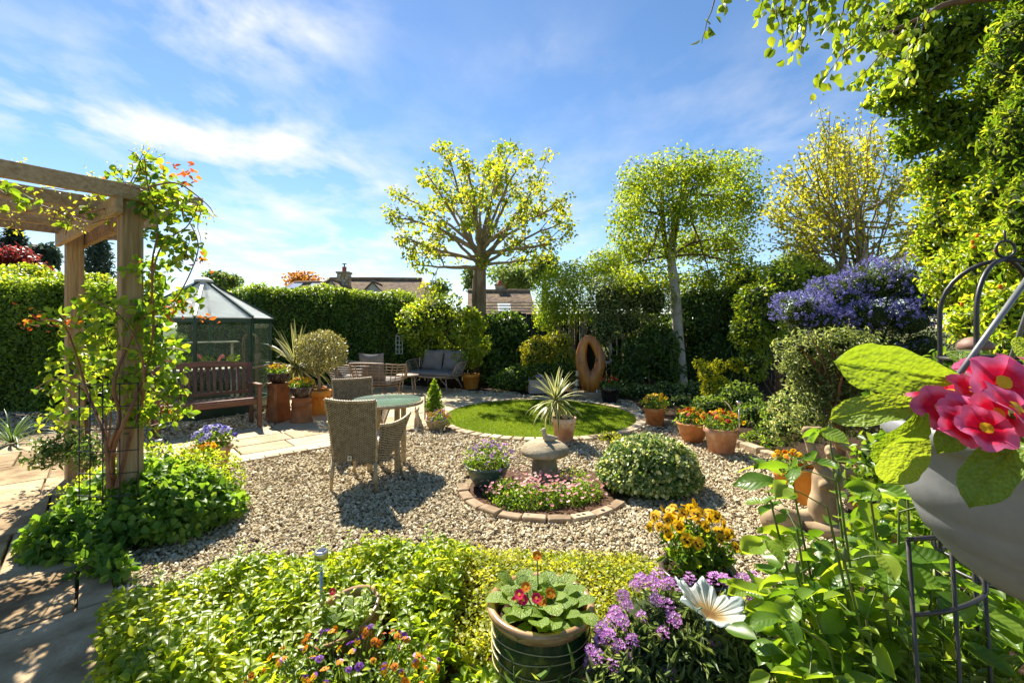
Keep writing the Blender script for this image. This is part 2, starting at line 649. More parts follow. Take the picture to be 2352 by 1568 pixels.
M['grass'] = leaf_mat('lawn_blade', (.10, .16, .006), (.165, .235, .009), (.24, .31, .015), .36, .6, .15, (1.0, .95, .5))
M['ceano'] = leaf_mat('dark_tiny_leaf', (.02, .05, .012), (.05, .09, .018), (.13, .17, .03), .3, .4, .4)
M['blue_fl'] = leaf_mat('blue_flower_cluster', (.13, .12, .36), (.23, .22, .52), (.42, .39, .68), .3, .7, .1, (.7, .7, .7))
M['core'] = plain('shade_filler_core', [(.020, .032, .010), (.035, .052, .016), (.05, .06, .022)], 14, .9, .6, .03, 40, .1)  # added filler bodies inside foliage; the inner shade is in this dark colour
M['leaf_obj'] = leaf_mat('rose_leaf', (.06, .14, .012), (.12, .23, .022), (.24, .33, .04), .5, .32, .4, attr=False)
M['stem_green'] = plain('green_stem', [(.05, .09, .015), (.10, .14, .03), (.15, .12, .04)], 20, .5, 0)
M['twig'] = plain('brown_twig', [(.06, .035, .018), (.14, .08, .04), (.2, .13, .07)], 12, .75, .4, .004, 60)
M['rosewood'] = plain('red_brown_cane', [(.10, .04, .018), (.20, .085, .035), (.28, .15, .07)], 9, .6, .4, .003, 50)

# flowers
M['p_yellow'] = petal_mat('yellow_petal', (.80, .50, .012))
M['p_orange'] = petal_mat('orange_petal', (.80, .27, .012))
M['p_red'] = petal_mat('red_petal', (.55, .035, .015))
M['p_blue'] = petal_mat('blue_violet_petal', (.22, .20, .60))
M['p_pale'] = petal_mat('pale_lilac_petal', (.55, .52, .80))
M['p_purple'] = petal_mat('purple_petal', (.24, .07, .42))
M['p_magenta'] = petal_mat('magenta_petal', (.56, .19, .58))
M['p_mauve'] = petal_mat('mauve_petal', (.68, .40, .72))
M['p_pink'] = petal_mat('pink_petal', (.80, .32, .38))
M['p_blush'] = petal_mat('blush_petal', (.82, .56, .50))
M['p_hot'] = petal_mat('hot_pink_petal', (.80, .035, .12), .42)
M['p_hot_edge'] = petal_mat('pale_pink_petal_edge', (.86, .36, .50), .42)
M['p_dark'] = petal_mat('dark_petal_blotch', (.06, .012, .012), .1)
M['p_eye'] = petal_mat('yellow_flower_eye', (.85, .52, .02), .3)
M['p_white'] = petal_mat('white_petal', (.8, .8, .74), .4)


def gradient_petal(name, ci, co):
    m = NT(name)
    x = m.n('ShaderNodeSeparateXYZ', {0: m.coord('Object')}).outputs
    r = m.math('SQRT', m.math('ADD', m.math('MULTIPLY', x[0], x[0]), m.math('MULTIPLY', x[1], x[1])))
    r = m.math('ADD', m.math('MULTIPLY', r, 30.0), m.math('MULTIPLY', m.noise(m.coord('Object'), 90), .35))
    col = m.ramp(r, [(.30, (.85, .45, .02)), (.36, ci), (.72, ci), (1.0, co)])
    nb = m.bump(m.noise(m.coord('Object'), 140, 3), .25, .002)
    a = m.pbr(col, .5, nb, .3)
    b = m.n('ShaderNodeBsdfTranslucent', {'Color': col}).outputs[0]
    return m.done(m.n('ShaderNodeMixShader', {0: .4, 1: a, 2: b}).outputs[0])


M['primula_petal'] = gradient_petal('primula_petal', (.74, .008, .05), (.84, .17, .34))


def rugose(name, c0, c1, c2):
    """crinkled leaf: a net of sunken veins"""
    m = NT(name)
    v = m.coord('Object')
    nz = m.n('ShaderNodeTexNoise', {'Vector': v, 'Scale': 9.0}).outputs[1]
    dis = m.n('ShaderNodeVectorMath', {0: nz, 'Scale': .05}, operation='SCALE').outputs[0]
    v2 = m.n('ShaderNodeVectorMath', {0: v, 1: dis}, operation='ADD').outputs[0]
    vo = m.n('ShaderNodeTexVoronoi', {'Vector': v2, 'Scale': 30.0, 'Smoothness': .5}, feature='SMOOTH_F1').outputs[0]
    xy = m.n('ShaderNodeSeparateXYZ', {0: v}).outputs
    side = m.math('SINE', m.math('MULTIPLY', m.math('SUBTRACT', xy[1], m.math('MULTIPLY', m.math('ABSOLUTE', xy[0]), .9)), 52.0))
    rib = m.math('MINIMUM', m.math('MULTIPLY', m.math('ABSOLUTE', xy[0]), 30.0), 1.0)
    hgt = m.math('ADD', m.math('SUBTRACT', .75, m.math('MULTIPLY', vo, .7)), m.math('ADD', m.math('MULTIPLY', side, .08), m.math('MULTIPLY', rib, .3)))
    rn = m.n('ShaderNodeObjectInfo').outputs['Random']
    base = m.ramp(m.math('ADD', m.math('MULTIPLY', hgt, .26), m.math('ADD', m.math('MULTIPLY', rn, .35), m.math('MULTIPLY', m.noise(v, 5.0), .3))), [(.1, c0), (.5, c1), (.9, c2)])
    nb = m.bump(hgt, .5, .010)
    a = m.pbr(base, .42, nb, .45)
    b = m.n('ShaderNodeBsdfTranslucent', {'Color': m.mix(1, base, (1.5, 1.3, .4), 'MULTIPLY'), 'Normal': nb}).outputs[0]
    return m.done(m.n('ShaderNodeMixShader', {0: .5, 1: a, 2: b}).outputs[0])


M['primula'] = rugose('crinkled_primula_leaf', (.10, .19, .018), (.20, .31, .035), (.34, .43, .08))


def striped(name, mid, edge, trans=.35):
    """long blade with pale margins; local x runs across the blade from -1 to 1 in the attribute"""
    m = NT(name)
    f = m.n('ShaderNodeAttribute', attribute_name='tone').outputs['Fac']
    f2 = m.math('ADD', f, m.math('MULTIPLY', m.math('SUBTRACT', m.noise(m.coord('Object', (40, 3, 40)), 3.0), .5), .35))
    col = m.ramp(f2, [(.42, mid), (.58, edge)])
    a = m.pbr(col, .4, None, .5)
    b = m.n('ShaderNodeBsdfTranslucent', {'Color': col}).outputs[0]
    return m.done(m.n('ShaderNodeMixShader', {0: trans, 1: a, 2: b}).outputs[0])


M['yucca'] = striped('yucca_blade', (.055, .12, .035), (.62, .58, .22))
M['cordy'] = striped('cordyline_blade', (.05, .085, .03), (.46, .42, .13))
M['strap'] = striped('strap_blade', (.07, .15, .02), (.16, .24, .05))

# hard surfaces
M['terracotta'] = plain('terracotta', [(.27, .10, .035), (.44, .17, .06), (.52, .26, .12)], 7, .8, .25, .003, 60, .2, rnd=.25)
M['terra_old'] = plain('weathered_terracotta', [(.30, .13, .07), (.42, .22, .13), (.58, .46, .36)], 6, .88, .35, .003, 50, .15, rnd=.2)
M['terra_orange'] = plain('bright_orange_terracotta', [(.46, .17, .02), (.58, .24, .035), (.62, .32, .07)], 5, .75, .2, .003, 60, .25)
M['clay'] = plain('brown_fired_clay', [(.10, .035, .012), (.24, .085, .025), (.38, .17, .05)], 5, .55, .3, .003, 40, .4)
M['glaze_green'] = plain('dark_green_glaze', [(.008, .02, .012), (.02, .045, .02), (.09, .08, .02)], 4, .16, .1, .002, 30, .7, stretch=(.6, .6, 5))
M['glaze_rim'] = plain('ochre_glazed_rim', [(.16, .09, .04), (.34, .2, .09), (.48, .33, .2)], 9, .25, .1, .002, 40, .6, stretch=(1, 1, 4))
M['glaze_line'] = plain('ochre_trailed_line', [(.35, .3, .12), (.5, .42, .2)], 9, .3, 0)
M['glaze_teal'] = plain('teal_glaze', [(.03, .06, .05), (.06, .11, .09), (.20, .12, .05)], 5, .3, .1, .002, 40, .6, stretch=(.7, .7, 3))
M['glaze_dark'] = plain('dark_brown_glaze', [(.015, .01, .008), (.05, .03, .02), (.16, .11, .08)], 6, .22, .2, .003, 20, .7)
M['black_pot'] = plain('black_glazed_pot', [(.008, .008, .009), (.015, .014, .014), (.03, .025, .02)], 6, .2, .05, .002, 20, .6)
M['grey_pot'] = plain('grey_plastic_pot', [(.17, .175, .185), (.21, .215, .225), (.25, .255, .26)], 14, .55, .15, .0015, 160, .4)
M['soil'] = plain('potting_soil', [(.018, .011, .006), (.05, .03, .017), (.10, .065, .04)], 40, .95, .9, .02, 120, .1)
M['mulch'] = plain('bark_mulch', [(.035, .018, .010), (.10, .055, .032), (.20, .13, .085)], 30, .95, 1, .02, 70, .1)
M['gravel_base'] = plain('gravel_ground', [(.15, .105, .06), (.32, .245, .15), (.48, .40, .28)], 60, .95, 1.0, .03, 75, .1, detail=3)
M['earth'] = plain('rough_ground', [(.05, .06, .02), (.09, .10, .035), (.13, .12, .06)], 1.5, .95, .5, .05, 20, .1)


def stone_attr(name, stops, rough=.85):
    m = NT(name)
    f = m.n('ShaderNodeAttribute', attribute_name='tone').outputs['Fac']
    f = m.math('ADD', f, m.math('MULTIPLY', m.math('SUBTRACT', m.noise(m.coord('Object'), 120, 3), .5), .35))
    k = len(stops)
    col = m.ramp(f, [(i / (k - 1), c) for i, c in enumerate(stops)])
    return m.done(m.pbr(col, rough, None, .25))


M['pebble'] = stone_attr('gravel_stone', [(.20, .135, .06), (.38, .295, .165), (.49, .405, .255), (.585, .505, .355), (.70, .635, .50)])
M['slab'] = plain('sandstone_slab', [(.31, .22, .125), (.39, .30, .18), (.47, .38, .25)], 3.2, .85, .3, .006, 26, .25, rnd=.55)
M['old_slab'] = plain('old_stone_slab', [(.17, .11, .055), (.35, .25, .14), (.47, .365, .23)], 4.5, .9, 1.0, .022, 13, .15, rnd=.3, detail=9)
M['brick'] = plain('buff_edging_brick', [(.34, .25, .16), (.47, .37, .25), (.58, .48, .35)], 9, .88, .4, .004, 60, .2, rnd=.5)
M['brick_brown'] = plain('brown_edging_brick', [(.20, .14, .085), (.30, .22, .14), (.40, .31, .21)], 9, .88, .4, .004, 60, .2, rnd=.5)
M['kerbstone'] = plain('rough_kerb_stone', [(.28, .20, .12), (.42, .33, .22), (.54, .46, .34)], 7, .9, .7, .015, 24, .2, rnd=.4)
M['stone'] = plain('weathered_stone', [(.17, .13, .08), (.32, .26, .17), (.45, .38, .27)], 6, .92, .7, .010, 40, .15)
M['statue'] = plain('buff_statue_stone', [(.20, .135, .07), (.35, .25, .145), (.46, .36, .23)], 4, .85, .4, .006, 50, .2)
M['cat_stone'] = plain('pale_statue_stone', [(.28, .23, .15), (.44, .37, .26), (.52, .46, .34)], 10, .88, .4, .004, 70, .2)
M['lawn_base'] = plain('lawn_backing', [(.08, .13, .006), (.11, .17, .01), (.14, .2, .015)], 40, .95, .6, .01, 200, .1)
M['pergola'] = wood('weathered_pergola_timber', (.17, .105, .05), (.30, .20, .10), (.42, .31, .18), (1.2, 16, 16), 2.6, .8, .6)
M['pergola_up'] = wood('weathered_post_timber', (.17, .105, .05), (.30, .20, .10), (.42, .31, .18), (16, 16, 1.0), 2.6, .8, .6)
M['bench'] = wood('red_brown_hardwood', (.085, .028, .014), (.15, .052, .025), (.24, .10, .05), (2, 20, 20), 2.4, .38, .25, .5)
M['bench_up'] = wood('red_brown_hardwood_upright', (.06, .02, .011), (.11, .036, .018), (.19, .08, .04), (20, 20, 2), 2.4, .4, .25, .5)
M['sculpt'] = wood('carved_chestnut_wood', (.08, .025, .006), (.34, .115, .014), (.52, .21, .03), (4, 4, 1.1), 2.6, .34, .35, .55, 0)
M['fence'] = wood('dark_stained_fence', (.008, .009, .007), (.016, .017, .013), (.03, .03, .024), (14, 14, 1), 2, .8, .4)
M['fence_green'] = wood('green_stained_fence', (.02, .035, .025), (.035, .055, .04), (.06, .08, .06), (14, 14, 1), 2, .8, .4)
M['cane'] = plain('grey_cane', [(.19, .14, .09), (.32, .25, .18), (.44, .38, .30)], 30, .55, .3, .002, 90, .4)
M['cane_brown'] = plain('brown_cane', [(.15, .09, .05), (.27, .18, .11), (.38, .29, .2)], 30, .55, .3, .002, 90, .4)
M['wicker'] = plain('woven_wicker_strand', [(.22, .155, .08), (.37, .28, .16), (.48, .39, .25)], 26, .55, .3, .001, 200, .4)
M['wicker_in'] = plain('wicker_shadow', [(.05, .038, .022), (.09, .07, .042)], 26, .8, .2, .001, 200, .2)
M['cushion'] = plain('grey_cushion_cloth', [(.155, .145, .135), (.195, .185, .17), (.24, .225, .21)], 5, .9, .4, .003, 90, .2)
M['cushion_pale'] = plain('pale_cushion_cloth', [(.42, .40, .38), (.5, .48, .46), (.56, .54, .52)], 6, .9, .3, .003, 90, .2)
M['green_metal'] = plain('dark_green_painted_metal', [(.006, .028, .016), (.010, .042, .024), (.02, .06, .035)], 6, .35, .05, .002, 40, .5)
M['pale_bar'] = plain('pale_glazing_bar', [(.42, .45, .40), (.56, .58, .52), (.66, .67, .62)], 8, .5, .1, .002, 40, .4)
M['black_metal'] = plain('black_coated_metal', [(.012, .011, .011), (.022, .02, .02), (.045, .035, .03)], 18, .42, .25, .002, 60, .5)
M['grey_metal'] = plain('grey_coated_rod', [(.10, .10, .105), (.15, .15, .155), (.2, .2, .2)], 18, .38, .1, .002, 60, .6)
M['steel'] = plain('brushed_steel', [(.5, .48, .43), (.62, .6, .55)], 20, .28, .05, .001, 90, .5, 1.0)
M['solar_cell'] = plain('solar_cell', [(.01, .012, .03), (.02, .03, .07)], 20, .2, 0)
M['white_paint'] = plain('cream_white_paint', [(.56, .55, .48), (.66, .65, .58)], 14, .6, .15, .002, 60, .3)
M['tag'] = plain('cream_maker_tag', [(.55, .5, .4), (.62, .58, .48)], 20, .5, 0)
M['tag_mark'] = plain('grey_maker_mark', [(.12, .11, .10), (.16, .15, .13)], 20, .5, 0)
M['verdigris'] = plain('green_enamelled_stake', [(.06, .14, .10), (.10, .21, .16)], 15, .45, .1, .002, 60, .5)
M['flamingo'] = plain('pink_plastic', [(.70, .16, .15), (.8, .26, .24)], 9, .4, 0)
M['tray'] = plain('green_plastic_tray', [(.02, .2, .08), (.03, .28, .11)], 9, .4, 0)
M['crock'] = plain('old_staging_board', [(.25, .22, .17), (.42, .38, .3), (.52, .48, .4)], 8, .8, .3, .004, 50)
M['trough'] = wood('grey_weathered_trough_board', (.26, .2, .15), (.40, .33, .26), (.5, .43, .35), (2, 14, 14), 2, .85, .4)
M['lamp_rust'] = plain('rusty_brown_cap', [(.14, .07, .05), (.25, .13, .09)], 16, .6, .2, .002, 50)


def birch_bark():
    m = NT('white_birch_bark')
    v = m.coord('Object')
    f = m.noise(v, 7, 5)
    band = m.noise(m.coord('Object', (2.2, 2.2, 9.0)), 3.2, 5, .7)
    col = m.ramp(f, [(.3, (.36, .30, .24)), (.55, (.52, .47, .40)), (.75, (.62, .58, .51))])
    dk = m.ramp(band, [(.60, (0, 0, 0)), (.66, (1, 1, 1))])
    col = m.mix(dk, col, (.05, .038, .03))
    return m.done(m.pbr(col, .75, m.bump(m.noise(m.coord('Object', (3, 3, 12)), 5, 5), .4, .01), .2))


M['birch'] = birch_bark()
M['bark'] = plain('plane_tree_bark', [(.10, .065, .04), (.20, .14, .085), (.33, .26, .17)], 3.5, .85, .6, .02, 14, .15, stretch=(1, 1, .35))
M['limb'] = plain('pale_limb_bark', [(.16, .125, .075), (.26, .21, .13), (.36, .31, .2)], 4, .8, .4, .01, 30, .15)


def glass(name, tint=(.92, .97, .95), rough=.02, dirt=.12, dcol=(.6, .65, .6)):
    m = NT(name)
    v = m.coord('Object')
    # light leaving the sheet meets its far face from inside: only the entry face mirrors
    lw = m.math('MULTIPLY', m.n('ShaderNodeLayerWeight', {'Blend': .12}).outputs['Fresnel'], m.math('SUBTRACT', 1.0, m.n('ShaderNodeNewGeometry').outputs['Backfacing']))
    tr = m.n('ShaderNodeBsdfTransparent', {'Color': (*tint, 1)}).outputs[0]
    gl = m.n('ShaderNodeBsdfGlossy', {'Color': (1, 1, 1, 1), 'Roughness': rough}).outputs[0]
    a = m.n('ShaderNodeMixShader', {0: lw, 1: tr, 2: gl}).outputs[0]
    df = m.n('ShaderNodeBsdfDiffuse', {'Color': (*dcol, 1)}).outputs[0]
    tl = m.n('ShaderNodeBsdfTranslucent', {'Color': (*dcol, 1)}).outputs[0]
    d2 = m.n('ShaderNodeMixShader', {0: .6, 1: df, 2: tl}).outputs[0]
    dn = m.ramp(m.noise(v, 2.2, 2, .5), [(.3, (dirt * .6,) * 3), (.75, (min(dirt * 1.4, .95),) * 3)])
    return m.done(m.n('ShaderNodeMixShader', {0: dn, 1: a, 2: d2}).outputs[0])


M['glass'] = glass('greenhouse_glass', dirt=.010)
M['roof_glass'] = glass('clouded_roof_pane', (.86, .90, .92), .12, .66, (.86, .88, .86))
M['table_glass'] = glass('table_glass', (.72, .86, .80), .06, .45, (.36, .44, .40))
M['lamp_glass'] = glass('clear_lamp_plastic', dirt=.05)


def milk_glass():
    m = NT('pressed_glass_petal')
    v = m.n('ShaderNodeSeparateXYZ', {0: m.coord('Object')}).outputs
    ang = m.math('ARCTAN2', v[1], v[0])
    wv = m.math('SINE', m.math('ADD', m.math('MULTIPLY', ang, 46.0), m.math('MULTIPLY', m.noise(m.coord('Object'), 14), 5.0)))
    r = m.math('SQRT', m.math('ADD', m.math('MULTIPLY', v[0], v[0]), m.math('MULTIPLY', v[1], v[1])))
    line = m.ramp(wv, [(.55, (0, 0, 0)), (.9, (1, 1, 1))])
    body = m.ramp(m.math('ADD', m.math('MULTIPLY', r, 6.5), m.math('MULTIPLY', m.noise(m.coord('Object'), 50), .2)),
                  [(.22, (.30, .15, .03)), (.36, (.52, .36, .12)), (.5, (.66, .64, .54)), (.9, (.66, .74, .72))])
    col = m.mix(m.math('MULTIPLY', line, .6), body, (.25, .32, .31))
    a = m.pbr(col, .14, m.bump(wv, .35, .003), .6)
    b = m.n('ShaderNodeBsdfTranslucent', {'Color': body}).outputs[0]
    return m.done(m.n('ShaderNodeMixShader', {0: .45, 1: a, 2: b}).outputs[0])


M['milk'] = milk_glass()


def roof_tiles(name, rows=4.0, c=((.10, .06, .045), (.20, .125, .095), (.30, .21, .15))):
    m = NT(name)
    uv = m.n('ShaderNodeUVMap').outputs[0]
    br = m.n('ShaderNodeTexBrick', {'Vector': uv, 'Color1': (*c[0], 1), 'Color2': (*c[2], 1), 'Mortar': (.03, .022, .018, 1), 'Scale': 1.0,
                                    'Mortar Size': .014, 'Brick Width': .26, 'Row Height': .13, 'Bias': -.1})
    f = m.noise(m.coord('Object'), 1.3, 6)
    moss = m.ramp(f, [(.42, (0, 0, 0)), (.66, (1, 1, 1))])
    col = m.mix(m.math('MULTIPLY', moss, .55), br.outputs[0], (.30, .22, .10))
    return m.done(m.pbr(col, .9, m.bump(br.outputs[1], -.6, .03), .15))


M['tiles'] = roof_tiles('brown_roof_tiles')
M['ridge'] = plain('ridge_tile', [(.14, .09, .06), (.24, .17, .11), (.33, .26, .17)], 3, .9, .3, .02, 12, .1)
M['render_wall'] = plain('pale_rendered_wall', [(.42, .40, .36), (.52, .5, .46)], 2, .9, .2, .01, 20, .1)
M['cotswold'] = plain('buff_walling_stone', [(.30, .23, .13), (.42, .34, .21), (.52, .45, .31)], 4, .9, .4, .015, 14, .1, rnd=.6)
M['panel'] = plain('solar_panel_glass', [(.20, .24, .34), (.30, .34, .46), (.36, .4, .52)], 2, .1, 0, spec=.8)
M['redpot'] = plain('red_chimney_pot', [(.30, .07, .04), (.42, .12, .07)], 6, .8, .1)
M['skylight'] = plain('skylight_glass', [(.5, .54, .58), (.62, .66, .7)], 3, .1, 0, spec=.8)


# ------------------------------------------------------------------ the setting
A2 = np.array([.735, .678])          # the garden's paving runs along this direction
B2 = np.array([.678, -.735])


def ab(a, b):
    return A2 * a + B2 * b


def in_poly(X, Y, poly):
    ins = np.zeros(len(X), bool)
    n = len(poly)
    for i in range(n):
        x0, y0 = poly[i]
        x1, y1 = poly[(i + 1) % n]
        c = ((y0 > Y) != (y1 > Y)) & (X < (x1 - x0) * (Y - y0) / ((y1 - y0) if y1 != y0 else 1e-9) + x0)
        ins ^= c
    return ins


def clip_convex(subject, clip):
    out = [np.asarray(p, float) for p in subject]
    n = len(clip)
    for i in range(n):
        a, b = np.asarray(clip[i], float), np.asarray(clip[(i + 1) % n], float)
        e = b - a
        inp, out = out, []
        if not inp:
            break
        s = inp[-1]
        ds = e[0] * (s[1] - a[1]) - e[1] * (s[0] - a[0])
        for p in inp:
            dp = e[0] * (p[1] - a[1]) - e[1] * (p[0] - a[0])
            if (dp >= 0) != (ds >= 0):
                out.append(s + (p - s) * ds / (ds - dp))
            if dp >= 0:
                out.append(p)
            s, ds = p, dp
    return out


def area(p):
    p = np.asarray(p)
    return .5 * float(np.sum(p[:, 0] * np.roll(p[:, 1], -1) - p[:, 1] * np.roll(p[:, 0], -1))) if len(p) > 2 else 0


mb = MB()
mb.add([(-400, -150, -.09), (400, -150, -.09), (400, 900, -.09), (-400, 900, -.09)], [(0, 1, 2, 3)])
tag(mb.build('ground', M['earth']), 'rough ground reaching the horizon', kind='structure')

mb = MB()
gx, gy = np.meshgrid(np.linspace(-10, 9, 60), np.linspace(-.5, 13, 50))
gz = -.022 + .006 * np.sin(gx * 3.1 + gy * 1.3) * np.sin(gy * 2.3)
k = 60
mb.add(np.stack([gx.ravel(), gy.ravel(), gz.ravel()], 1), [(j * k + i, j * k + i + 1, (j + 1) * k + i + 1, (j + 1) * k + i) for j in range(49) for i in range(59)], 0, True)
tag(mb.build('gravel_bed', M['gravel_base']), 'compacted gravel bed under the loose stones', kind='structure')

# --- patio of sandstone slabs
LC, LR = np.array([.46, 7.60]), 1.56      # lawn centre and radius
E0 = np.array([-3.2, 4.87])               # a point on the patio's gravel edge
patio_edge = [E0 - A2 * 2.1, E0 + A2 * 2.18, np.array([-1.13, 6.95])]
for t in np.linspace(205, 96, 8):
    patio_edge.append(LC + (LR + .16) * np.array([math.cos(math.radians(t)), math.sin(math.radians(t))]))
patio = patio_edge + [np.array([.1, 9.75]), np.array([-.75, 9.95]), np.array([-2.2, 11.2]), np.array([-4.3, 11.0]), np.array([-4.5, 8.6]), np.array([-3.55, 7.45]),
                      E0 - B2 * 1.62 + A2 * 1.0, E0 - B2 * 1.62 - A2 * 2.1]
path_poly = [np.array([-2.12, 2.42]) - B2 * 4.2, np.array([-2.12, 2.42]), np.array([-1.9, 2.25]), np.array([-1.30, 1.6]), np.array([-.7, .2]), np.array([-6.5, .2]), np.array([-8.6, 3.2]), np.array([-6.6, 6.6])]


def lay(name, label, poly, amin, amax, bmin, bmax, mat, z0, z1, seed, sizes, gap=.008):
    root = thing(name, None, None, (0, 0, 0))
    tag(root, label, kind='structure')
    r = random.Random(seed)
    b = bmin
    row = 0
    while b < bmax:
        hb = r.choice(sizes)
        a = amin + r.uniform(-.3, .3)
        while a < amax:
            la = r.choice(sizes) * r.choice((1, 1.35))
            rect = [ab(a + gap, b + gap), ab(a + gap, b + hb - gap), ab(a + la - gap, b + hb - gap), ab(a + la - gap, b + gap)]
            if area(rect) < 0:
                rect = rect[::-1]
            sub = poly if area(poly) > 0 else poly[::-1]
            q = clip_convex(sub, rect)
            clean = []
            for p in q:
                if not clean or np.linalg.norm(p - clean[-1]) > .012:
                    clean.append(p)
            if len(clean) > 2 and np.linalg.norm(clean[0] - clean[-1]) <= .012:
                clean.pop()
            if len(clean) > 2 and area(clean) > .012:
                c = np.mean(clean, 0)
                m_ = MB().prism([p - c for p in clean], z0, z1 + r.uniform(-.003, .004), ch=.006)
                m_.build('slab', mat, root, (c[0], c[1], 0), (r.uniform(-.004, .004), r.uniform(-.004, .004), 0))
            a += la
        b += hb
        row += 1
    return root


lay('patio', 'sandstone patio with slabs of several sizes', patio, 0, 8, -10.5, -4.0, M['slab'], -.05, .016, 3, (.42, .56, .58, .84))
lay('path', 'old stone slab path beside the pergola', path_poly, -8, 6, -8.5, 3.5, M['old_slab'], -.05, .022, 8, (.62, .78, .9))

# sett course along the patio's gravel edge
root = tag(thing('patio_setts', None, None), 'course of small setts along the patio edge', kind='structure')
sett = MB().box((0, 0, 0), (.145, .085, .06), ch=.006).mesh('sett', M['brick'])
ang = math.atan2(A2[1], A2[0])
for i in range(27):
    p = E0 - A2 * 1.9 + A2 * (.154 * i) + B2 * .052
    obj('sett', sett, root, (p[0], p[1], -.008), (random.uniform(-.02, .02), random.uniform(-.02, .02), ang + random.uniform(-.02, .02)))

# --- lawn
mb = MB().disc(LR, .018, 64, (LC[0], LC[1], 0))
tag(mb.build('lawn', M['lawn_base']), 'round lawn of short green turf', kind='structure')
n = 62000
rr = LR * np.sqrt(RNG.random(n)) * .998
th = RNG.random(n) * 2 * PI
P = np.stack([LC[0] + rr * np.cos(th), LC[1] + rr * np.sin(th), np.full(n, .016)], 1)
D = RNG.normal(size=(n, 3)) * .55 + np.array([.25, -.1, 1])
patch = .5 + .25 * np.sin(P[:, 0] * 5 + 2 * np.sin(P[:, 1] * 3)) + RNG.normal(size=n) * .2
fo = Fol().add(P, D, rdir(n), RNG.uniform(.018, .036, n), .16, np.clip(patch, 0, 1))
tag(fo.build('lawn_grass', M['grass'], 'tiny'), 'short green blades of the round lawn', kind='stuff')

root = tag(thing('lawn_edging', None, None), 'ring of buff bricks around the lawn', kind='structure')
nb = 66
brk = MB().box((0, 0, 0), (.135, .15, .07), ch=.007).mesh('brick', M['brick'])
for i in range(nb):
    t = 2 * PI * i / nb
    p = LC + (LR + .078) * np.array([math.cos(t), math.sin(t)])
    obj('brick', brk, root, (p[0], p[1], -.008 + random.uniform(-.003, .004)), (random.uniform(-.02, .02), random.uniform(-.02, .02), t + PI / 2 + random.uniform(-.015, .015)))

# --- round bed with its arc of brown bricks
BC, BR = np.array([.29, 4.25]), .74
mb = MB().disc(BR - .05, -.004, 40, (BC[0], BC[1], 0), dome=.03)
tag(mb.build('bed_soil', M['mulch']), 'bark mulch of the round bed', kind='structure')
root = tag(thing('bed_edging', None, None), 'arc of brown bricks around the round bed', kind='structure')
brk = MB().box((0, 0, 0), (.185, .095, .07), ch=.008).mesh('brick', M['brick_brown'])
for i in range(10):
    t = math.radians(186) + 2 * PI * i / 24
    p = BC + BR * np.array([math.cos(t), math.sin(t)])
    obj('brick', brk, root, (p[0], p[1], -.006 + random.uniform(-.006, .006)), (random.uniform(-.04, .04), random.uniform(-.04, .04), t + PI / 2 + random.uniform(-.03, .03)))

# --- border beds: soil sheets
RB = [(2.15, 7.4), (2.55, 6.6), (2.85, 5.6), (3.1, 4.9), (3.05, 4.2), (2.55, 3.4), (1.75, 2.35), (1.3, 1.9), (.9, 1.3), (.7, .5), (6, .5), (9, 6), (9, 12.6), (2.3, 12.6), (2.4, 9.2), (2.35, 8.3)]
BB = [(-3.2, 12.6), (-3.2, 11.4), (-2.2, 11.3), (-.8, 10.45), (.1, 10.4), (.2, 9.9), (1.0, 9.75), (2.4, 9.2), (2.3, 12.6)]
FB = [(-1.32, 1.6), (-1.92, 2.28), (-2.05, 2.42), (-1.2, 2.78), (-.6, 2.9), (.2, 2.98), (.75, 2.95), (1.2, 2.6), (1.5, 2.15), (1.2, 1.2), (.4, .3), (-.7, .3)]
PB = [tuple(np.array([-2.86, 3.44]) + np.array([.66 * math.cos(t), .46 * math.sin(t)])) for t in np.linspace(0, 2 * PI, 25)[:-1]]
LB = [(-9.5, 8.6), (-9.5, 6.9), (-7.4, 7.2), (-6.9, 8.0), (-6.6, 9.4), (-4.6, 10.2), (-4.4, 12.6)]
for nm, poly, zz in (('border_soil', RB, .006), ('back_border_soil', BB, .010), ('front_bed_soil', FB, .012), ('pergola_bed_soil', PB, .008), ('hedge_soil', LB, .004)):
    pl = [np.asarray(p, float) for p in poly]
    if area(pl) < 0:
        pl = pl[::-1]
    cpt = np.mean(pl, 0)
    MBs = MB().add([(p[0], p[1], zz) for p in pl], [tuple(range(len(pl)))])
    tag(MBs.build(nm, M['soil']), 'dark soil of a planted bed', kind='structure')

# --- loose gravel
def gravel_pts(x0, x1, y0, y1, dens):
    n = int((x1 - x0) * (y1 - y0) * dens)
    X = RNG.uniform(x0, x1, n)
    Y = RNG.uniform(y0, y1, n)
    ok = np.ones(n, bool)
    for poly in (patio, path_poly, RB, BB, FB):
        ok &= ~in_poly(X, Y, [tuple(p) for p in poly])
    ok &= np.hypot(X - LC[0], Y - LC[1]) > LR + .15
    ok &= (np.hypot(X - BC[0], Y - BC[1]) > BR + .045) | (Y > BC[1] + .45)
    sett_d = (X - E0[0]) * B2[0] + (Y - E0[1]) * B2[1]
    sett_a = (X - E0[0]) * A2[0] + (Y - E0[1]) * A2[1]
    ok &= ~((sett_d > -.01) & (sett_d < .10) & (sett_a > -2) & (sett_a < 2.2))
    ok &= np.abs(X) < Y * 1.16 + .3
    return X[ok], Y[ok]


GV, GT, GA, off = [], [], [], 0
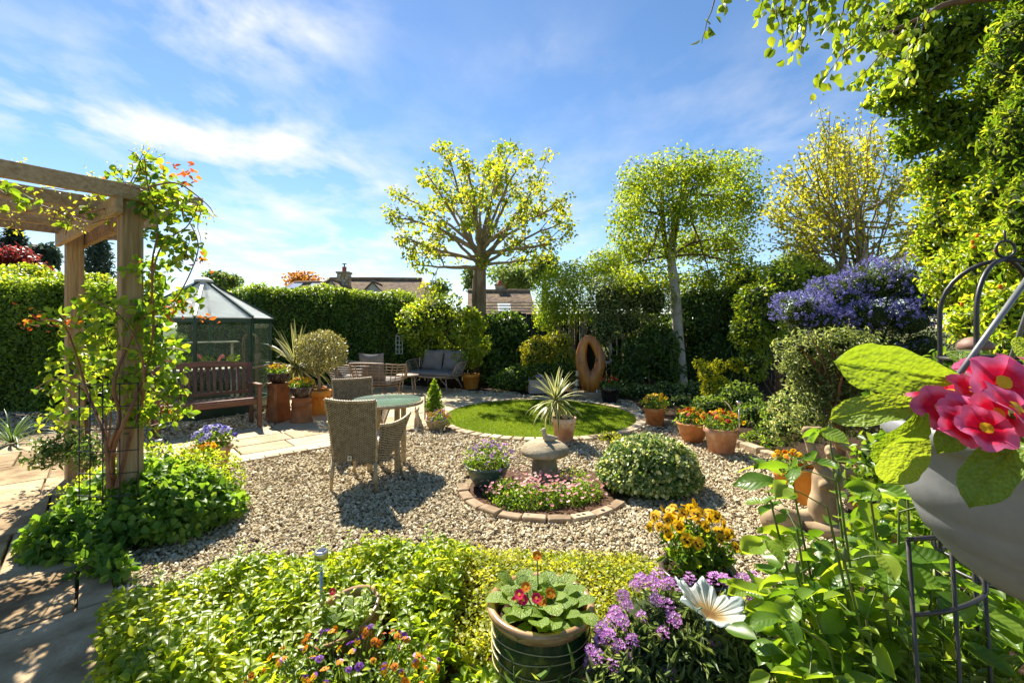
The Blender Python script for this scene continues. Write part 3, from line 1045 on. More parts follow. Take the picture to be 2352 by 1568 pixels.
# a squashed irregular gem: six around, one on top, none below
for (x0, x1, y0, y1, dens, sz) in ((-3.2, 3.2, 2.2, 4.4, 3850, .0132), (-4.5, 3.6, 4.4, 6.4, 2100, .0165), (-9, 3.6, 6.4, 12, 620, .025), (-9, -4.5, 4, 6.4, 700, .024)):
    X, Y = gravel_pts(x0, x1, y0, y1, dens)
    n = len(X)
    ring = 4
    ang0 = RNG.random((n, 1)) * 6.28
    aa = ang0 + np.arange(ring)[None] * 2 * PI / ring + RNG.uniform(-.35, .35, (n, ring))
    s = (sz * RNG.lognormal(0, .32, n)).clip(sz * .5, sz * 1.9)[:, None]
    el = RNG.uniform(.55, 1.0, (n, 1))
    rx = s * RNG.uniform(.75, 1.15, (n, ring))
    phi = RNG.random((n, 1)) * 6.28
    lx, ly = rx * np.cos(aa), rx * np.sin(aa) * el
    tilt = RNG.normal(size=(n, 2)) * .38
    lz = lx * tilt[:, :1] + ly * tilt[:, 1:]
    z0 = -.014 + RNG.uniform(0, .012, (n, 1))
    gx_, gy_ = lx * np.cos(phi) - ly * np.sin(phi), lx * np.sin(phi) + ly * np.cos(phi)
    R1 = np.stack([X[:, None] + gx_, Y[:, None] + gy_, z0 + lz + s * .18], 2)
    tx = RNG.normal(size=(n, 1)) * s * .22
    ty = RNG.normal(size=(n, 1)) * s * .22
    R2 = np.stack([X[:, None] + gx_ * .55 + tx, Y[:, None] + gy_ * .55 + ty, z0 + lz * .6 + s * RNG.uniform(.5, .75, (n, 1)) + 0 * lz], 2)
    V = np.concatenate([R1, R2], 1)
    T = []
    for q in range(ring):
        b = (q + 1) % ring
        T += [(q, b, ring + b), (q, ring + b, ring + q)]
    for q in range(1, ring - 1):
        T.append((ring, ring + q, ring + q + 1))
    T = np.array(T)
    GV.append(V.reshape(-1, 3))
    GT.append((T[None] + (np.arange(n) * 2 * ring)[:, None, None]).reshape(-1, 3) + off)
    off += n * 2 * ring
    GA.append(np.repeat(np.clip(RNG.normal(.48, .23, n), 0, 1), 2 * ring))
print('gravel stones', off // 8)
me = tri_mesh('gravel', np.concatenate(GV), np.concatenate(GT), M['pebble'], np.concatenate(GA))
tag(obj('gravel', me), 'loose buff gravel stones', kind='stuff')

# --- low kerb of rough stones along the right-hand border
root = thing('stone_kerb', 'low kerb of rough buff stones behind the terracotta pansy pots', 'kerb', (2.6, 6.2, 0))
kp = [np.array(q) for q in ((2.12, 7.5), (2.5, 6.62), (2.84, 5.6), (3.12, 4.75), (2.98, 4.0))]
for i in range(len(kp) - 1):
    d = kp[i + 1] - kp[i]
    ln = np.linalg.norm(d)
    m_ = int(ln / .26)
    for j in range(m_):
        p = kp[i] + d * (j + .5) / m_ - np.array([2.6, 6.2])
        a = math.atan2(d[1], d[0]) + random.uniform(-.08, .08)
        c, s_ = math.cos(a), math.sin(a)
        MB().box((0, 0, 0), (ln / m_ * random.uniform(.88, .97), random.uniform(.10, .14), random.uniform(.09, .12)), ch=.014).build(
            'kerb_stone', M['kerbstone'], root, (p[0], p[1], .02), (random.uniform(-.06, .06), random.uniform(-.06, .06), a))


# ------------------------------------------------------------------ pergola
PF = np.array([-2.74, 3.26])
PR = np.array([-4.24, 4.40])
v_ax = unit(PR - PF)                        # along the cross beam
u_ax = np.array([-v_ax[1], v_ax[0]])        # along the rafters, towards the path
if u_ax[1] > 0:
    u_ax = -u_ax
root = thing('pergola', 'weathered timber pergola over the stone path', 'pergola', (PF[0], PF[1], 0))


def loc3(p, z):
    return np.array([p[0] - PF[0], p[1] - PF[1], z])


Rp = np.stack([np.append(u_ax, 0), np.append(-v_ax if np.cross(u_ax, v_ax) > 0 else v_ax, 0), (0, 0, 1)], 1)
if np.linalg.det(Rp) < 0:
    Rp[:, 1] *= -1
for q in (PF, PR, PF + u_ax * 2.5, PR + u_ax * 2.5):
    m_ = MB()
    m_.box((0, 0, 0), (.125, .125, 2.54), Rp, ch=.006)
    po = m_.build('post', M['pergola_up'], root, loc3(q, 1.24))
    if q is PR:
        MB().box((.035, -.066, 0), (.03, .006, .14), Rp, ch=.002).build('hinge_plate', M['black_metal'], po, (0, 0, -.15))
    if q is PF:
        m2 = MB()
        m2.tube([(-.07, -.07, -.5), (.075, -.075, -.49)], .006, 5)
        m2.build('tie', M['stem_green'], po)
for q in (PF, PF + u_ax * 2.5):
    a = loc3(q - v_ax * .12 + u_ax * .0, 2.345)
    b = loc3(q + v_ax * (np.linalg.norm(PR - PF) + .22), 2.345)
    off = np.append(u_ax, 0) * .085
    for sg in (1, -1):
        MB().beam(a + off * sg, b + off * sg, .04, .13, mi=0).build('cross_beam', M['pergola'], root)
for i, s_ in enumerate((0.0, .52, 1.02, 1.50, 1.95)):
    o_ = .09 if s_ == 0 else 0
    a = loc3(PF + v_ax * (s_ - o_) - u_ax * .42, 2.44)
    b = loc3(PF + v_ax * (s_ - o_) + u_ax * 3.0, 2.44)
    r_ = MB().beam(a, b, .045, .105).build('rafter', M['pergola'], root)

# ------------------------------------------------------------------ greenhouse
GC = np.array([-5.5, 8.1])
GR = 1.05
root = thing('greenhouse', 'octagonal green-framed glass greenhouse behind the wooden bench', 'greenhouse', (GC[0], GC[1], 0))
angs = [math.radians(-62 + 45 * i) for i in range(8)]
cor = [np.array([GR * math.cos(a), GR * math.sin(a)]) for a in angs]
ZE, ZA = 1.60, 2.30
for i in range(8):
    p, q = cor[i], cor[(i + 1) % 8]
    d = unit(np.append(q - p, 0))
    nrm = unit(np.append((p + q) / 2, 0))
    R_ = np.stack([d, nrm, np.cross(d, nrm)], 1)
    ln = np.linalg.norm(q - p)
    mid = np.append((p + q) / 2, 0)
    MB().box((p[0], p[1], ZE / 2), (.055, .055, ZE), np.stack([unit(np.append(p, 0)), np.cross((0, 0, 1), unit(np.append(p, 0))), (0, 0, 1)], 1), ch=.006).build('corner_post', M['green_metal'], root)
    MB().box(mid + (0, 0, .11), (ln - .05, .02, .2), R_, ch=.004).build('base_panel', M['green_metal'], root)
    MB().box(mid + (0, 0, ZE + .0) + nrm * .012, (ln + .02, .05, .07), R_, ch=.006).build('eave_rail', M['green_metal'], root)
    MB().box(mid + (0, 0, ZE + .044) + nrm * .03, (ln + .04, .06, .014), R_, ch=.003).build('gutter_lip', M['pale_bar'], root)
    MB().box(mid + (0, 0, .88), (ln - .06, .005, 1.34), R_).build('glass_pane', M['glass'], root)
    if i in (1,):
        MB().box(mid + (0, 0, .78) + nrm * .012, (ln - .06, .02, .03), R_, ch=.003).build('mid_rail', M['cane'], root)
    # roof
    po, qo = np.append(p * 1.05, ZE + .05), np.append(q * 1.05, ZE + .05)
    ap = np.append(unit(np.append((p + q) / 2, 0))[:2] * .05, ZA)
    tdir = unit(np.append(q - p, 0)) * .03
    m_ = MB().add([po, qo, ap + tdir, ap - tdir], [(0, 1, 2, 3)])
    m_.add([po - (0, 0, .006), qo - (0, 0, .006), ap + tdir - (0, 0, .006), ap - tdir - (0, 0, .006)], [(3, 2, 1, 0)])
    m_.build('roof_pane', M['roof_glass'], root)
    e = np.append(p * .06, ZA + .005)
    b_ = np.append(p * 1.06, ZE + .062)
    MB().beam(b_, e, .05, .03, ch=.004).build('roof_bar', M['pale_bar'] if i == 0 else M['green_metal'], root)
    MB().beam(b_ - (0, 0, .03), e - (0, 0, .03), .03, .03, ch=.004).build('roof_rib', M['green_metal'], root)
MB().lathe([(0.001, .06), (.06, .055), (.13, .02), (.15, 0), (.15, -.03), (.001, -.03)], 16).build('roof_cap', M['pale_bar'], root, (0, 0, ZA + .01))

# inside the greenhouse
st = thing('plant_staging', 'slatted staging shelves seen through the greenhouse glass', 'shelf', (GC[0], GC[1], 0))
for (z, off, ln) in ((.70, .15, 1.3), (1.20, .35, 1.25)):
    for j in range(5):
        p = np.append(-B2 * (off + .085 * j), 0)
        if z > 1 and j > 2:
            continue
        MB().beam(p - np.append(A2, 0) * ln / 2 + (0, 0, z), p + np.append(A2, 0) * ln / 2 + (0, 0, z), .07, .022).build('shelf_slat', M['crock'], st)
for sa in (-.55, .55):
    for (so, zt) in ((.1, .69), (.56, 1.19)):
        p = np.append(A2 * sa - B2 * so, 0)
        MB().beam(p, p + (0, 0, zt), .04, .04, up=(1, 0, 0)).build('shelf_leg', M['crock'], st)


def potted(name, label, cat, loc, r, h, mat, leafmat, n, size, blr, zc, group=None, shape='oval', shell=.3, up=.5, soil=True, wd=.55):
    """small plain pot with a mound of leaves"""
    t = thing(name, label, cat, loc, 0, group)
    mb_ = MB().lathe([(.001, 0), (r * .72, 0), (r * .95, h * .86), (r * 1.02, h * .86), (r * 1.04, h), (r * .94, h), (r * .9, h * .9)], 20)
    mb_.build('pot', mat, t)
    if soil:
        MB().disc(r * .92, h * .92, 18).build('soil', M['soil'], t)
    f_ = blob(Fol(), (0, 0, zc), blr, n, size, wd, shell, .15, .7, up)
    f_.build('foliage', leafmat, shape, t)
    return t


gcp = lambda sa, so, z: (GC[0] + A2[0] * sa - B2[0] * so, GC[1] + A2[1] * sa - B2[1] * so, z)
potted('seedling_tray', 'green tray of white-flecked seedlings on the upper greenhouse shelf', 'tray', gcp(-.32, .42, 1.212), .16, .05, M['tray'], M['varieg'], 260, .035, (.17, .12, .07), .09)
potted('potted_plant', 'mid-green leafy pot in the middle of the greenhouse staging', 'plant', gcp(.1, .22, .712), .07, .1, M['terracotta'], M['shrub'], 160, .04, (.11, .11, .09), .17, 'pots on the greenhouse staging')
potted('potted_plant', 'bright green leafy pot at the door end of the greenhouse staging', 'plant', gcp(.5, .22, .712), .07, .1, M['terracotta'], M['mint'], 160, .04, (.11, .11, .09), .17, 'pots on the greenhouse staging')
potted('potted_plant', 'leafy pot between the pink ornaments on the greenhouse staging', 'plant', gcp(-.2, .26, .712), .07, .1, M['terracotta'], M['shrub'], 160, .04, (.11, .11, .09), .17, 'pots on the greenhouse staging')
for i, (sa, so, hh) in enumerate(((-.42, .3, .16), (.0, .36, .24), (.32, .36, .22), (-.05, .16, .1))):
    m_ = MB()
    pts = []
    for t in np.linspace(0, 1, 12):
        pts.append((.09 * math.cos(PI * t * 1.1) - .02, .0, hh * math.sin(PI * min(t * .62 + .1, 1)) + .02))
    m_.tube([(-.0, 0, 0)] + pts, [.012] + [.026 - .01 * abs(t - .5) for t in np.linspace(0, 1, 12)], 7)
    o_ = m_.build('ornament', M['flamingo'], None, gcp(sa, so, .712), (0, 0, .6 + i))
    tag(o_, ('broad pink curved ornament at the far end of the greenhouse staging', 'tallest pink curved ornament in the greenhouse', 'slim pink curved ornament beside the bright green pot in the greenhouse', 'lowest pink curved ornament on the greenhouse staging')[i], 'ornament', 'pink ornaments on the greenhouse staging')
cane = thing('cane_hoop', 'bent brown cane plant hoop just inside the greenhouse side pane', 'hoop', (GC[0] + .78, GC[1] + .05, 0))
for dx in (0, .03):
    m_ = MB()
    m_.tube([(-.12 + dx, 0, .02)] + [(-.12 * math.cos(t) + dx, .02, 1.25 + .12 * math.sin(t)) for t in np.linspace(0, PI, 11)] + [(.12 + dx, 0, .02)], .009, 6)
    m_.build('cane', M['cane_brown'], cane)

# ------------------------------------------------------------------ slatted bench
RFt = np.array([-3.73, 6.77])
BL = 1.26
bd = 0.50
mid = RFt - A2 * BL / 2 - B2 * 0.0
root = thing('garden_bench', 'red-brown slatted hardwood bench in front of the greenhouse', 'bench', (mid[0], mid[1], 0), math.atan2(A2[1], A2[0]))
# local: x along the seat (+ towards the right end), y backwards
hl = BL / 2
for sx in (-1, 1):
    x = sx * (hl - .03)
    MB().box((x, 0, .31), (.06, .055, .62), ch=.006).build('leg', M['bench_up'], root)
    MB().beam((x, bd - .03, 0), (x, bd + .0, .42), .055, .06, up=(1, 0, 0), ch=.006).build('leg', M['bench_up'], root)
    MB().beam((x, bd, .40), (x, bd + .10, .93), .055, .055, up=(1, 0, 0), ch=.006).build('back_post', M['bench_up'], root)
    MB().beam((x, -.06, .635), (x, bd + .03, .62), .075, .03, ch=.010).build('armrest', M['bench'], root)
    MB().beam((x, 0, .36), (x, bd, .36), .03, .07).build('side_rail', M['bench'], root)
MB().beam((-hl + .06, -.005, .385), (hl - .06, -.005, .385), .03, .075, ch=.006).build('front_rail', M['bench'], root)
for j in range(6):
    MB().beam((-hl + .02, .035 + .08 * j, .433), (hl - .02, .035 + .08 * j, .433 - .004 * j), .066, .022, ch=.006).build('seat_slat', M['bench'], root)
m_ = MB()
N_ = 14
vs, fs = [], []
for i in range(N_ + 1):
    x = -hl + .06 + (BL - .12) * i / N_
    top = .93 + .045 * math.sin(PI * i / N_)
    for (yy, zz) in ((-.018, -.075), (.018, -.075), (.022, 0), (-.014, 0)):
        vs.append((x, bd + .095 + yy, top + zz))
for i in range(N_):
    for q in range(4):
        fs.append((i * 4 + q, (i + 1) * 4 + q, (i + 1) * 4 + (q + 1) % 4, i * 4 + (q + 1) % 4))
fs += [(3, 2, 1, 0), tuple(N_ * 4 + q for q in range(4))]
m_.add(vs, fs)
m_.build('top_rail', M['bench'], root)
MB().beam((-hl + .06, bd + .012, .49), (hl - .06, bd + .012, .49), .03, .05).build('lower_rail', M['bench'], root)
ns = 14
for i in range(ns):
    x = -hl + .11 + (BL - .22) * i / (ns - 1)
    top = .93 - .06 + .045 * math.sin(PI * (i + .8) / (ns + .6))
    vs = []
    for k_ in range(6):
        t = k_ / 5
        z = .50 + (top - .50) * t
        y = bd + .012 + .085 * t - .022 * math.sin(PI * t)
        for (dx, dy) in ((-.021, -.006), (.021, -.006), (.021, .006), (-.021, .006)):
            vs.append((x + dx, y + dy, z))
    fs = [(k_ * 4 + q, k_ * 4 + (q + 1) % 4, (k_ + 1) * 4 + (q + 1) % 4, (k_ + 1) * 4 + q) for k_ in range(5) for q in range(4)]
    MB().add(vs, fs).build('back_slat', M['bench_up'], root)


# ------------------------------------------------------------------ woven dining chairs and table
def weave(parent, name, surf, rows, cols, amp=.006, th=.0048, nrm=None, edge=True):
    """woven panel on surf(u, v): wavy strands over a dark backing"""
    m_ = MB()
    sub = 2
    nu = cols * sub + 1
    us = np.linspace(0, 1, nu)
    for r_ in range(rows):
        v = (r_ + .5) / rows
        up_ = []
        for i, u in enumerate(us):
            p = np.asarray(surf(u, v), float)
            e1 = np.asarray(surf(min(u + .01, 1), v), float) - np.asarray(surf(max(u - .01, 0), v), float)
            e2 = np.asarray(surf(u, min(v + .01, 1)), float) - np.asarray(surf(u, max(v - .01, 0)), float)
            nn = unit(np.cross(e1, e2))
            hv = np.linalg.norm(np.asarray(surf(u, min(v + .5 / rows, 1))) - np.asarray(surf(u, max(v - .5 / rows, 0)))) * .5
            ph = math.cos(PI * (i / sub + r_))
            c = p + nn * amp * ph
            vv = unit(e2) * hv * .88
            up_.append((c - vv, c + nn * th, c + vv, c - nn * th))
        vs = [q for f4 in up_ for q in f4]
        fs = []
        for i in range(nu - 1):
            for q in range(4):
                fs.append((i * 4 + q, (i + 1) * 4 + q, (i + 1) * 4 + (q + 1) % 4, i * 4 + (q + 1) % 4))
        m_.add(vs, fs, 0, True)
    nb_ = 8
    vs = [surf(i / nb_, j / nb_) for j in range(nb_ + 1) for i in range(nb_ + 1)]
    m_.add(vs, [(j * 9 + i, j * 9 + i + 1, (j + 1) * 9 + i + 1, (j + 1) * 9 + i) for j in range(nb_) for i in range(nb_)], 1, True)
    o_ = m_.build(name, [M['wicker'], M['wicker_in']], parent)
    return tag(o_, kind='stuff')


def rim(parent, name, pts, r=.012):
    """edge wrapped in strands"""
    P = np.asarray(pts, float)
    # resample
    d = np.r_[0, np.cumsum(np.linalg.norm(np.diff(P, axis=0), axis=1))]
    k_ = max(8, int(d[-1] / .012))
    t = np.linspace(0, d[-1], k_)
    Q = np.stack([np.interp(t, d, P[:, i]) for i in range(3)], 1)
    R_ = r * (1 + .22 * np.where(np.arange(k_) % 2, 1, -1))
    return MB().tube(Q, R_, 7).build(name, M['wicker'], parent)


def dining_chair(label, loc, rz):
    """local: x across, y forwards (the way a sitter looks), z up; back at y = 0"""
    t = thing('wicker_armchair', label, 'chair', loc, rz, 'wicker dining chairs')
    hw, hb = .245, .205            # half widths at the top of the back and at the seat

    def back(u, v):
        # v 0 at the bottom edge, 1 at the top
        z = .24 + (.83 - .24) * v - .04 * (1 - v) * (1 - (2 * u - 1) ** 2) * -1.0
        w_ = hb + (hw - hb) * v
        y = -.02 - .085 * v ** 1.5 - .035 * (1 - (2 * u - 1) ** 2)
        z += .012 * ((2 * u - 1) ** 2) * v
        return ((2 * u - 1) * w_, y, z)
    weave(t, 'woven_back', back, 58, 26)
    rim(t, 'back_rim', [back(u, 1) for u in np.linspace(0, 1, 20)], .013)
    for s_ in (0, 1):
        rim(t, 'back_edge', [back(s_, v) for v in np.linspace(0, 1, 12)], .009)
    for sg in (-1, 1):
        def arm(u, v, sg=sg):
            # u 0 at the back, 1 at the front
            zt = .585 + .05 * u ** 2 + .02 * (1 - u) ** 2
            zb = .25 + .10 * u
            z = zb + (zt - zb) * v
            x = sg * (hb + .03 + .055 * v + .055 * u * v + .02 * math.sin(PI * u))
            if u < .12:
                x = x + (sg * (hb + (hw - hb) * .4) - x) * (1 - u / .12) * .7
            return (x, -.02 + .47 * u, z)
        weave(t, 'woven_arm', arm, 30, 18)
        rim(t, 'arm_rim', [arm(u, 1) for u in np.linspace(0, 1, 16)], .014)
        rim(t, 'arm_edge', [arm(1, v) for v in np.linspace(0, 1, 8)], .011)
        MB().tube([(sg * hb, -.03, .27), (sg * (hb + .015), -.045, 0)], [.019, .014], 8).build('leg', M['wicker'], t)
        MB().tube([(sg * (hb + .02), .40, .36), (sg * (hb + .05), .45, 0)], [.019, .014], 8).build('leg', M['wicker'], t)
    MB().box((0, .215, .375), (.46, .46, .05), ch=.015).build('seat_frame', M['wicker'], t)
    MB().box((0, .215, .43), (.44, .44, .06), ch=.025).build('cushion', M['cushion_pale'], t)
    tg = MB().box((.0, 0, 0), (.038, .004, .042), ch=.001).build('maker_tag', M['tag'], t, (-.015, -.086, .315))
    MB().box((0, -.0035, 0), (.018, .003, .022)).build('tag_mark', M['tag_mark'], tg)
    return t


dining_chair('wicker armchair with its back to the gravel, maker\'s tag on its back', (-1.43, 4.16, 0), math.radians(-9))
dining_chair('wicker armchair on the patio side of the round glass table', (-1.95, 5.62, 0), math.radians(-148))

TC = np.array([-1.335, 4.86])
root = thing('round_table', 'round wicker table with a glass top', 'table', (TC[0], TC[1], 0))
m_ = MB().lathe([(.001, .668), (.34, .668), (.362, .68), (.365, .70), (.355, .712), (.345, .712), (.34, .705), (.001, .705)], 48)
m_.build('woven_top', M['wicker'], root)
rim(root, 'table_rim', [(.362 * math.cos(t), .362 * math.sin(t), .69) for t in np.linspace(0, 2 * PI, 60)], .017)
MB().lathe([(.001, .716), (.352, .716), (.355, .720), (.352, .724), (.001, .724)], 48).build('glass_top', M['table_glass'], root)
for i in range(4):
    a = PI / 4 + i * PI / 2
    MB().box((.2 * math.cos(a), .2 * math.sin(a), .335), (.05, .05, .67), ch=.006).build('leg', M['wicker'], root)
MB().box((0, 0, .2), (.30, .03, .03), ch=.004).build('stretcher', M['wicker'], root)


# ------------------------------------------------------------------ cane lounge set
def pillow(wd, ht, th, seed):
    """soft square cushion, upright in x-z, thickness along y"""
    r = random.Random(seed)
    n_ = 10
    vs, fs = [], []
    for sgn in (-1, 1):
        for j in range(n_ + 1):
            for i in range(n_ + 1):
                u, v = 2 * i / n_ - 1, 2 * j / n_ - 1
                e = (1 - u ** 4) * (1 - v ** 4)
                d = max(e, 0) ** .55
                pinch = .06 * (abs(u * v)) ** 2
                x = u * wd / 2 * (1 - .05 * (1 - v * v) * -0 + pinch - .04 * (1 - abs(v)) * 0)
                z = v * ht / 2 * (1 + pinch) - .02 * (1 - u * u) * (v > .5) * (v - .5) * 2
                wr = .008 * math.sin(5 * u + 3 * v + seed) * e
                vs.append((x, sgn * th / 2 * d + wr, z + ht / 2))
    k_ = (n_ + 1) ** 2
    for j in range(n_):
        for i in range(n_):
            a = j * (n_ + 1) + i
            fs.append((a, a + 1, a + n_ + 2, a + n_ + 1))
            fs.append((k_ + a, k_ + a + n_ + 1, k_ + a + n_ + 2, k_ + a + 1))
    return MB().add(vs, fs, 0, True)


def lounge(name, label, cat, loc, rz, W, D, cushions, group, mat, zt=.70):
    """curved cane shell; local y points the way a sitter looks"""
    t = thing(name, label, cat, loc, rz, group)
    zs, zlow = .36, .30

    def shell(s_, h):
        """s_ 0..1 from the left arm's front end round the back to the right arm's front end; h 0 at the seat, 1 at the rim"""
        a = (s_ - .5) * 2
        ang = a * math.radians(128)
        ex = .62
        c, sn = math.cos(ang), math.sin(ang)
        x = W / 2 * np.sign(sn) * abs(sn) ** ex
        y = -D / 2 * np.sign(c) * abs(c) ** ex
        flare = 1 + .10 * h
        top = zt - .10 * abs(a) ** 1.6
        if abs(a) > .82:
            top -= (top - zs - .06) * ((abs(a) - .82) / .18) ** 1.5
        return np.array([x * flare * (.88 + .12 * h), y * flare * (.9 + .1 * h), zs + (top - zs) * h])
    ss = np.linspace(0, 1, 41)
    nr = 7
    for i in range(nr + 1):
        h = i / nr
        MB().tube([shell(s_, h) for s_ in ss], .014 if i in (0, nr) else .0075, 6).build('top_rail' if i == nr else 'cane_rod', mat, t)
    for i in range(13):
        s_ = .03 + .94 * i / 12
        MB().tube([shell(s_, h) for h in np.linspace(0, 1, 5)], .0085, 6).build('cane_rib', mat, t)
    front = [shell(0, 0), (-W * .30, D * .44, zs - .015), (0, D * .47, zs - .02), (W * .30, D * .44, zs - .015), shell(1, 0)]
    MB().tube(front, .016, 7).build('front_rail', mat, t)
    m_ = MB().lathe([(.001, 0), (.5, 0), (.5, .02), (.001, .02)], 24)
    m_.v = [(x * W * .84, y * D * .84, z + zlow) for (x, y, z) in m_.v]
    m_.build('seat_deck', mat, t)
    for sx in (-1, 1):
        for sy in (-1, 1):
            MB().tube([(sx * W * .30, sy * D * .30, zlow), (sx * W * .38, sy * D * .42, 0)], [.017, .012], 7).build('leg', mat, t)
            MB().tube([(sx * W * .20, sy * D * .34, zlow), (sx * W * .345, sy * D * .37, .14)], .009, 6).build('leg_brace', mat, t)
    m_ = MB().box((0, .02, zs + .035), (W * .86, D * .82, .10), ch=.04)
    m_.build('seat_cushion', M['cushion'], t)
    for i, (x, wd, hh, tilt) in enumerate(cushions):
        o_ = pillow(wd, hh, .17, i + 3).build('back_cushion', M['cushion'], t, (x, -D * .26, zs + .085), (tilt, 0, random.uniform(-.05, .05)))
    return t


lounge('cane_loveseat', 'two-seat grey cane sofa with two scatter cushions', 'sofa', (-1.78, 10.75, 0), math.radians(180 - 26), 1.36, .78,
       [(.30, .56, .50, .22), (-.30, .56, .50, .22)], 'cane lounge furniture', M['cane'], .74)
lounge('cane_armchair', 'brown cane lounge chair turned with its back to the dining table', 'armchair', (-2.72, 9.25, 0), math.radians(-14), .96, .82,
       [(0, .54, .52, .12)], 'cane lounge furniture', M['cane_brown'], .78)
lounge('cane_armchair', 'cane lounge chair beside the clipped olive tree', 'armchair', (-3.55, 10.0, 0), math.radians(-88), .92, .82,
       [(0, .54, .48, .18)], 'cane lounge furniture', M['cane'], .74)
root = thing('coffee_table', 'small round cane coffee table between the lounge seats', 'table', (-2.30, 10.0, 0))
MB().lathe([(.001, .41), (.24, .41), (.25, .425), (.24, .44), (.001, .44)], 28).build('table_top', M['cane'], root)
for i in range(4):
    a = PI / 4 + i * PI / 2
    MB().tube([(.16 * math.cos(a), .16 * math.sin(a), .41), (.23 * math.cos(a), .23 * math.sin(a), 0)], [.016, .012], 7).build('leg', M['cane'], root)


# ------------------------------------------------------------------ flowers
def fan(mb_, c, r, n_, z, mi, wav=.0, ph=0.0, tilt=(0, 0), squash=1.0, dirn=0.0):
    """rounded petal: a shallow dish of n_ points about c"""
    vs = [(c[0], c[1], z)]
    ca, sa = math.cos(dirn), math.sin(dirn)
    for i in range(n_):
        a = 2 * PI * i / n_
        x, y = r * math.cos(a), r * math.sin(a) * squash
        zz = z + wav * math.sin(3 * a + ph) + tilt[0] * x + tilt[1] * y
        vs.append((c[0] + x * ca - y * sa, c[1] + x * sa + y * ca, zz))
    mb_.add(vs, [(0, 1 + i, 1 + (i + 1) % n_) for i in range(n_)], mi, True)


def pansy_mesh(name, upper, lower, blotch, eye, seed=0):
    """unit pansy facing +z, about 2 across"""
    r = random.Random(seed)
    m_ = MB()
    for k_, (a, d, rad, z, mi) in enumerate(((62, .46, .56, -.10, 0), (118, .46, .56, -.14, 0), (178, .50, .50, .0, 1), (2, .50, .50, .02, 1), (270, .48, .58, .08, 1))):
        a = math.radians(a + r.uniform(-6, 6))
        fan(m_, (d * math.cos(a), d * math.sin(a)), rad, 9, z, mi, .09, r.uniform(0, 6), (r.uniform(-.2, .2) - .15 * math.cos(a), -.2 * math.sin(a)))
    for a, z in ((185, .06), (-5, .08), (270, .13)):
        a = math.radians(a)
        fan(m_, (.30 * math.cos(a), .30 * math.sin(a)), .24, 6, z + .03, 2, .02, 0, (-.15 * math.cos(a), -.2 * math.sin(a)))
    fan(m_, (0, 0), .10, 5, .19, 3)
    return m_.mesh(name, [upper, lower, blotch, eye])


PANSY = {
    'yellow': [pansy_mesh('pansy', M['p_yellow'], M['p_yellow'], M['p_dark'], M['p_eye'], i) for i in range(3)],
    'plain_yellow': [pansy_mesh('pansy', M['p_yellow'], M['p_yellow'], M['p_orange'], M['p_eye'], i + 3) for i in range(2)],
    'orange': [pansy_mesh('pansy', M['p_orange'], M['p_yellow'], M['p_dark'], M['p_eye'], 6), pansy_mesh('pansy', M['p_orange'], M['p_orange'], M['p_dark'], M['p_eye'], 7)],
    'red': [pansy_mesh('pansy', M['p_red'], M['p_red'], M['p_dark'], M['p_eye'], 8), pansy_mesh('pansy', M['p_orange'], M['p_red'], M['p_dark'], M['p_eye'], 9)],
    'blue': [pansy_mesh('pansy', M['p_blue'], M['p_pale'], M['p_blue'], M['p_eye'], 10), pansy_mesh('pansy', M['p_pale'], M['p_pale'], M['p_purple'], M['p_eye'], 11), pansy_mesh('pansy', M['p_blue'], M['p_blue'], M['p_purple'], M['p_eye'], 12)],
    'viola': [pansy_mesh('viola', M['p_purple'], M['p_yellow'], M['p_orange'], M['p_eye'], 13), pansy_mesh('viola', M['p_purple'], M['p_purple'], M['p_dark'], M['p_eye'], 14), pansy_mesh('viola', M['p_mauve'], M['p_orange'], M['p_yellow'], M['p_eye'], 15)],
    'mauve': [pansy_mesh('viola', M['p_magenta'], M['p_mauve'], M['p_white'], M['p_eye'], 16), pansy_mesh('viola', M['p_mauve'], M['p_mauve'], M['p_magenta'], M['p_eye'], 17)],
}


def face_rot(nv, spin=None):
    q = Vector(nv).to_track_quat('Z', 'Y')
    if spin is not None:
        q = q @ Vector((0, 0, 1)).rotation_difference(Vector((0, 0, 1)))
        q.rotate(Matrix.Rotation(0, 4, 'Z'))
    return q.to_euler()


def flowers(parent, c, rad, n_, kinds, size, seed, dome=1.0, lean=(0, -.25, .25), name='pansy', stems=True, spread=.5):
    """n_ blooms over a dome about c (local), each an object sharing its mesh with its kind"""
    r = random.Random(seed)
    c = np.asarray(c, float)
    rad = np.asarray(rad, float)
    st_ = MB()
    for i in range(n_):
        a = i * 2.39996 + r.uniform(-.4, .4)
        q = math.sqrt((i + .5) / n_) * r.uniform(.85, 1.08)
        x, y = q * math.cos(a), q * math.sin(a)
        z = math.sqrt(max(1 - min(q, 1) ** 2, 0)) * dome + r.uniform(-.12, .22)
        p = c + rad * (x, y, z)
        nv = np.array([x * .8, y * .8, .35]) + np.asarray(lean) + np.array([r.gauss(0, spread) for _ in range(3)])
        me_ = r.choice(PANSY[r.choice(kinds)])
        s_ = size * r.uniform(.8, 1.15)
        o_ = obj(name, me_, parent, p, face_rot(nv), (s_, s_, s_))
        if stems:
            b = c + rad * (x * .55, y * .55, -.3)
            st_.tube([b, (b + p) / 2 + (0, 0, .01), p - unit(nv) * .004], .0018, 3, caps=False)
    if stems:
        st_.build('flower_stem', M['stem_green'], parent)


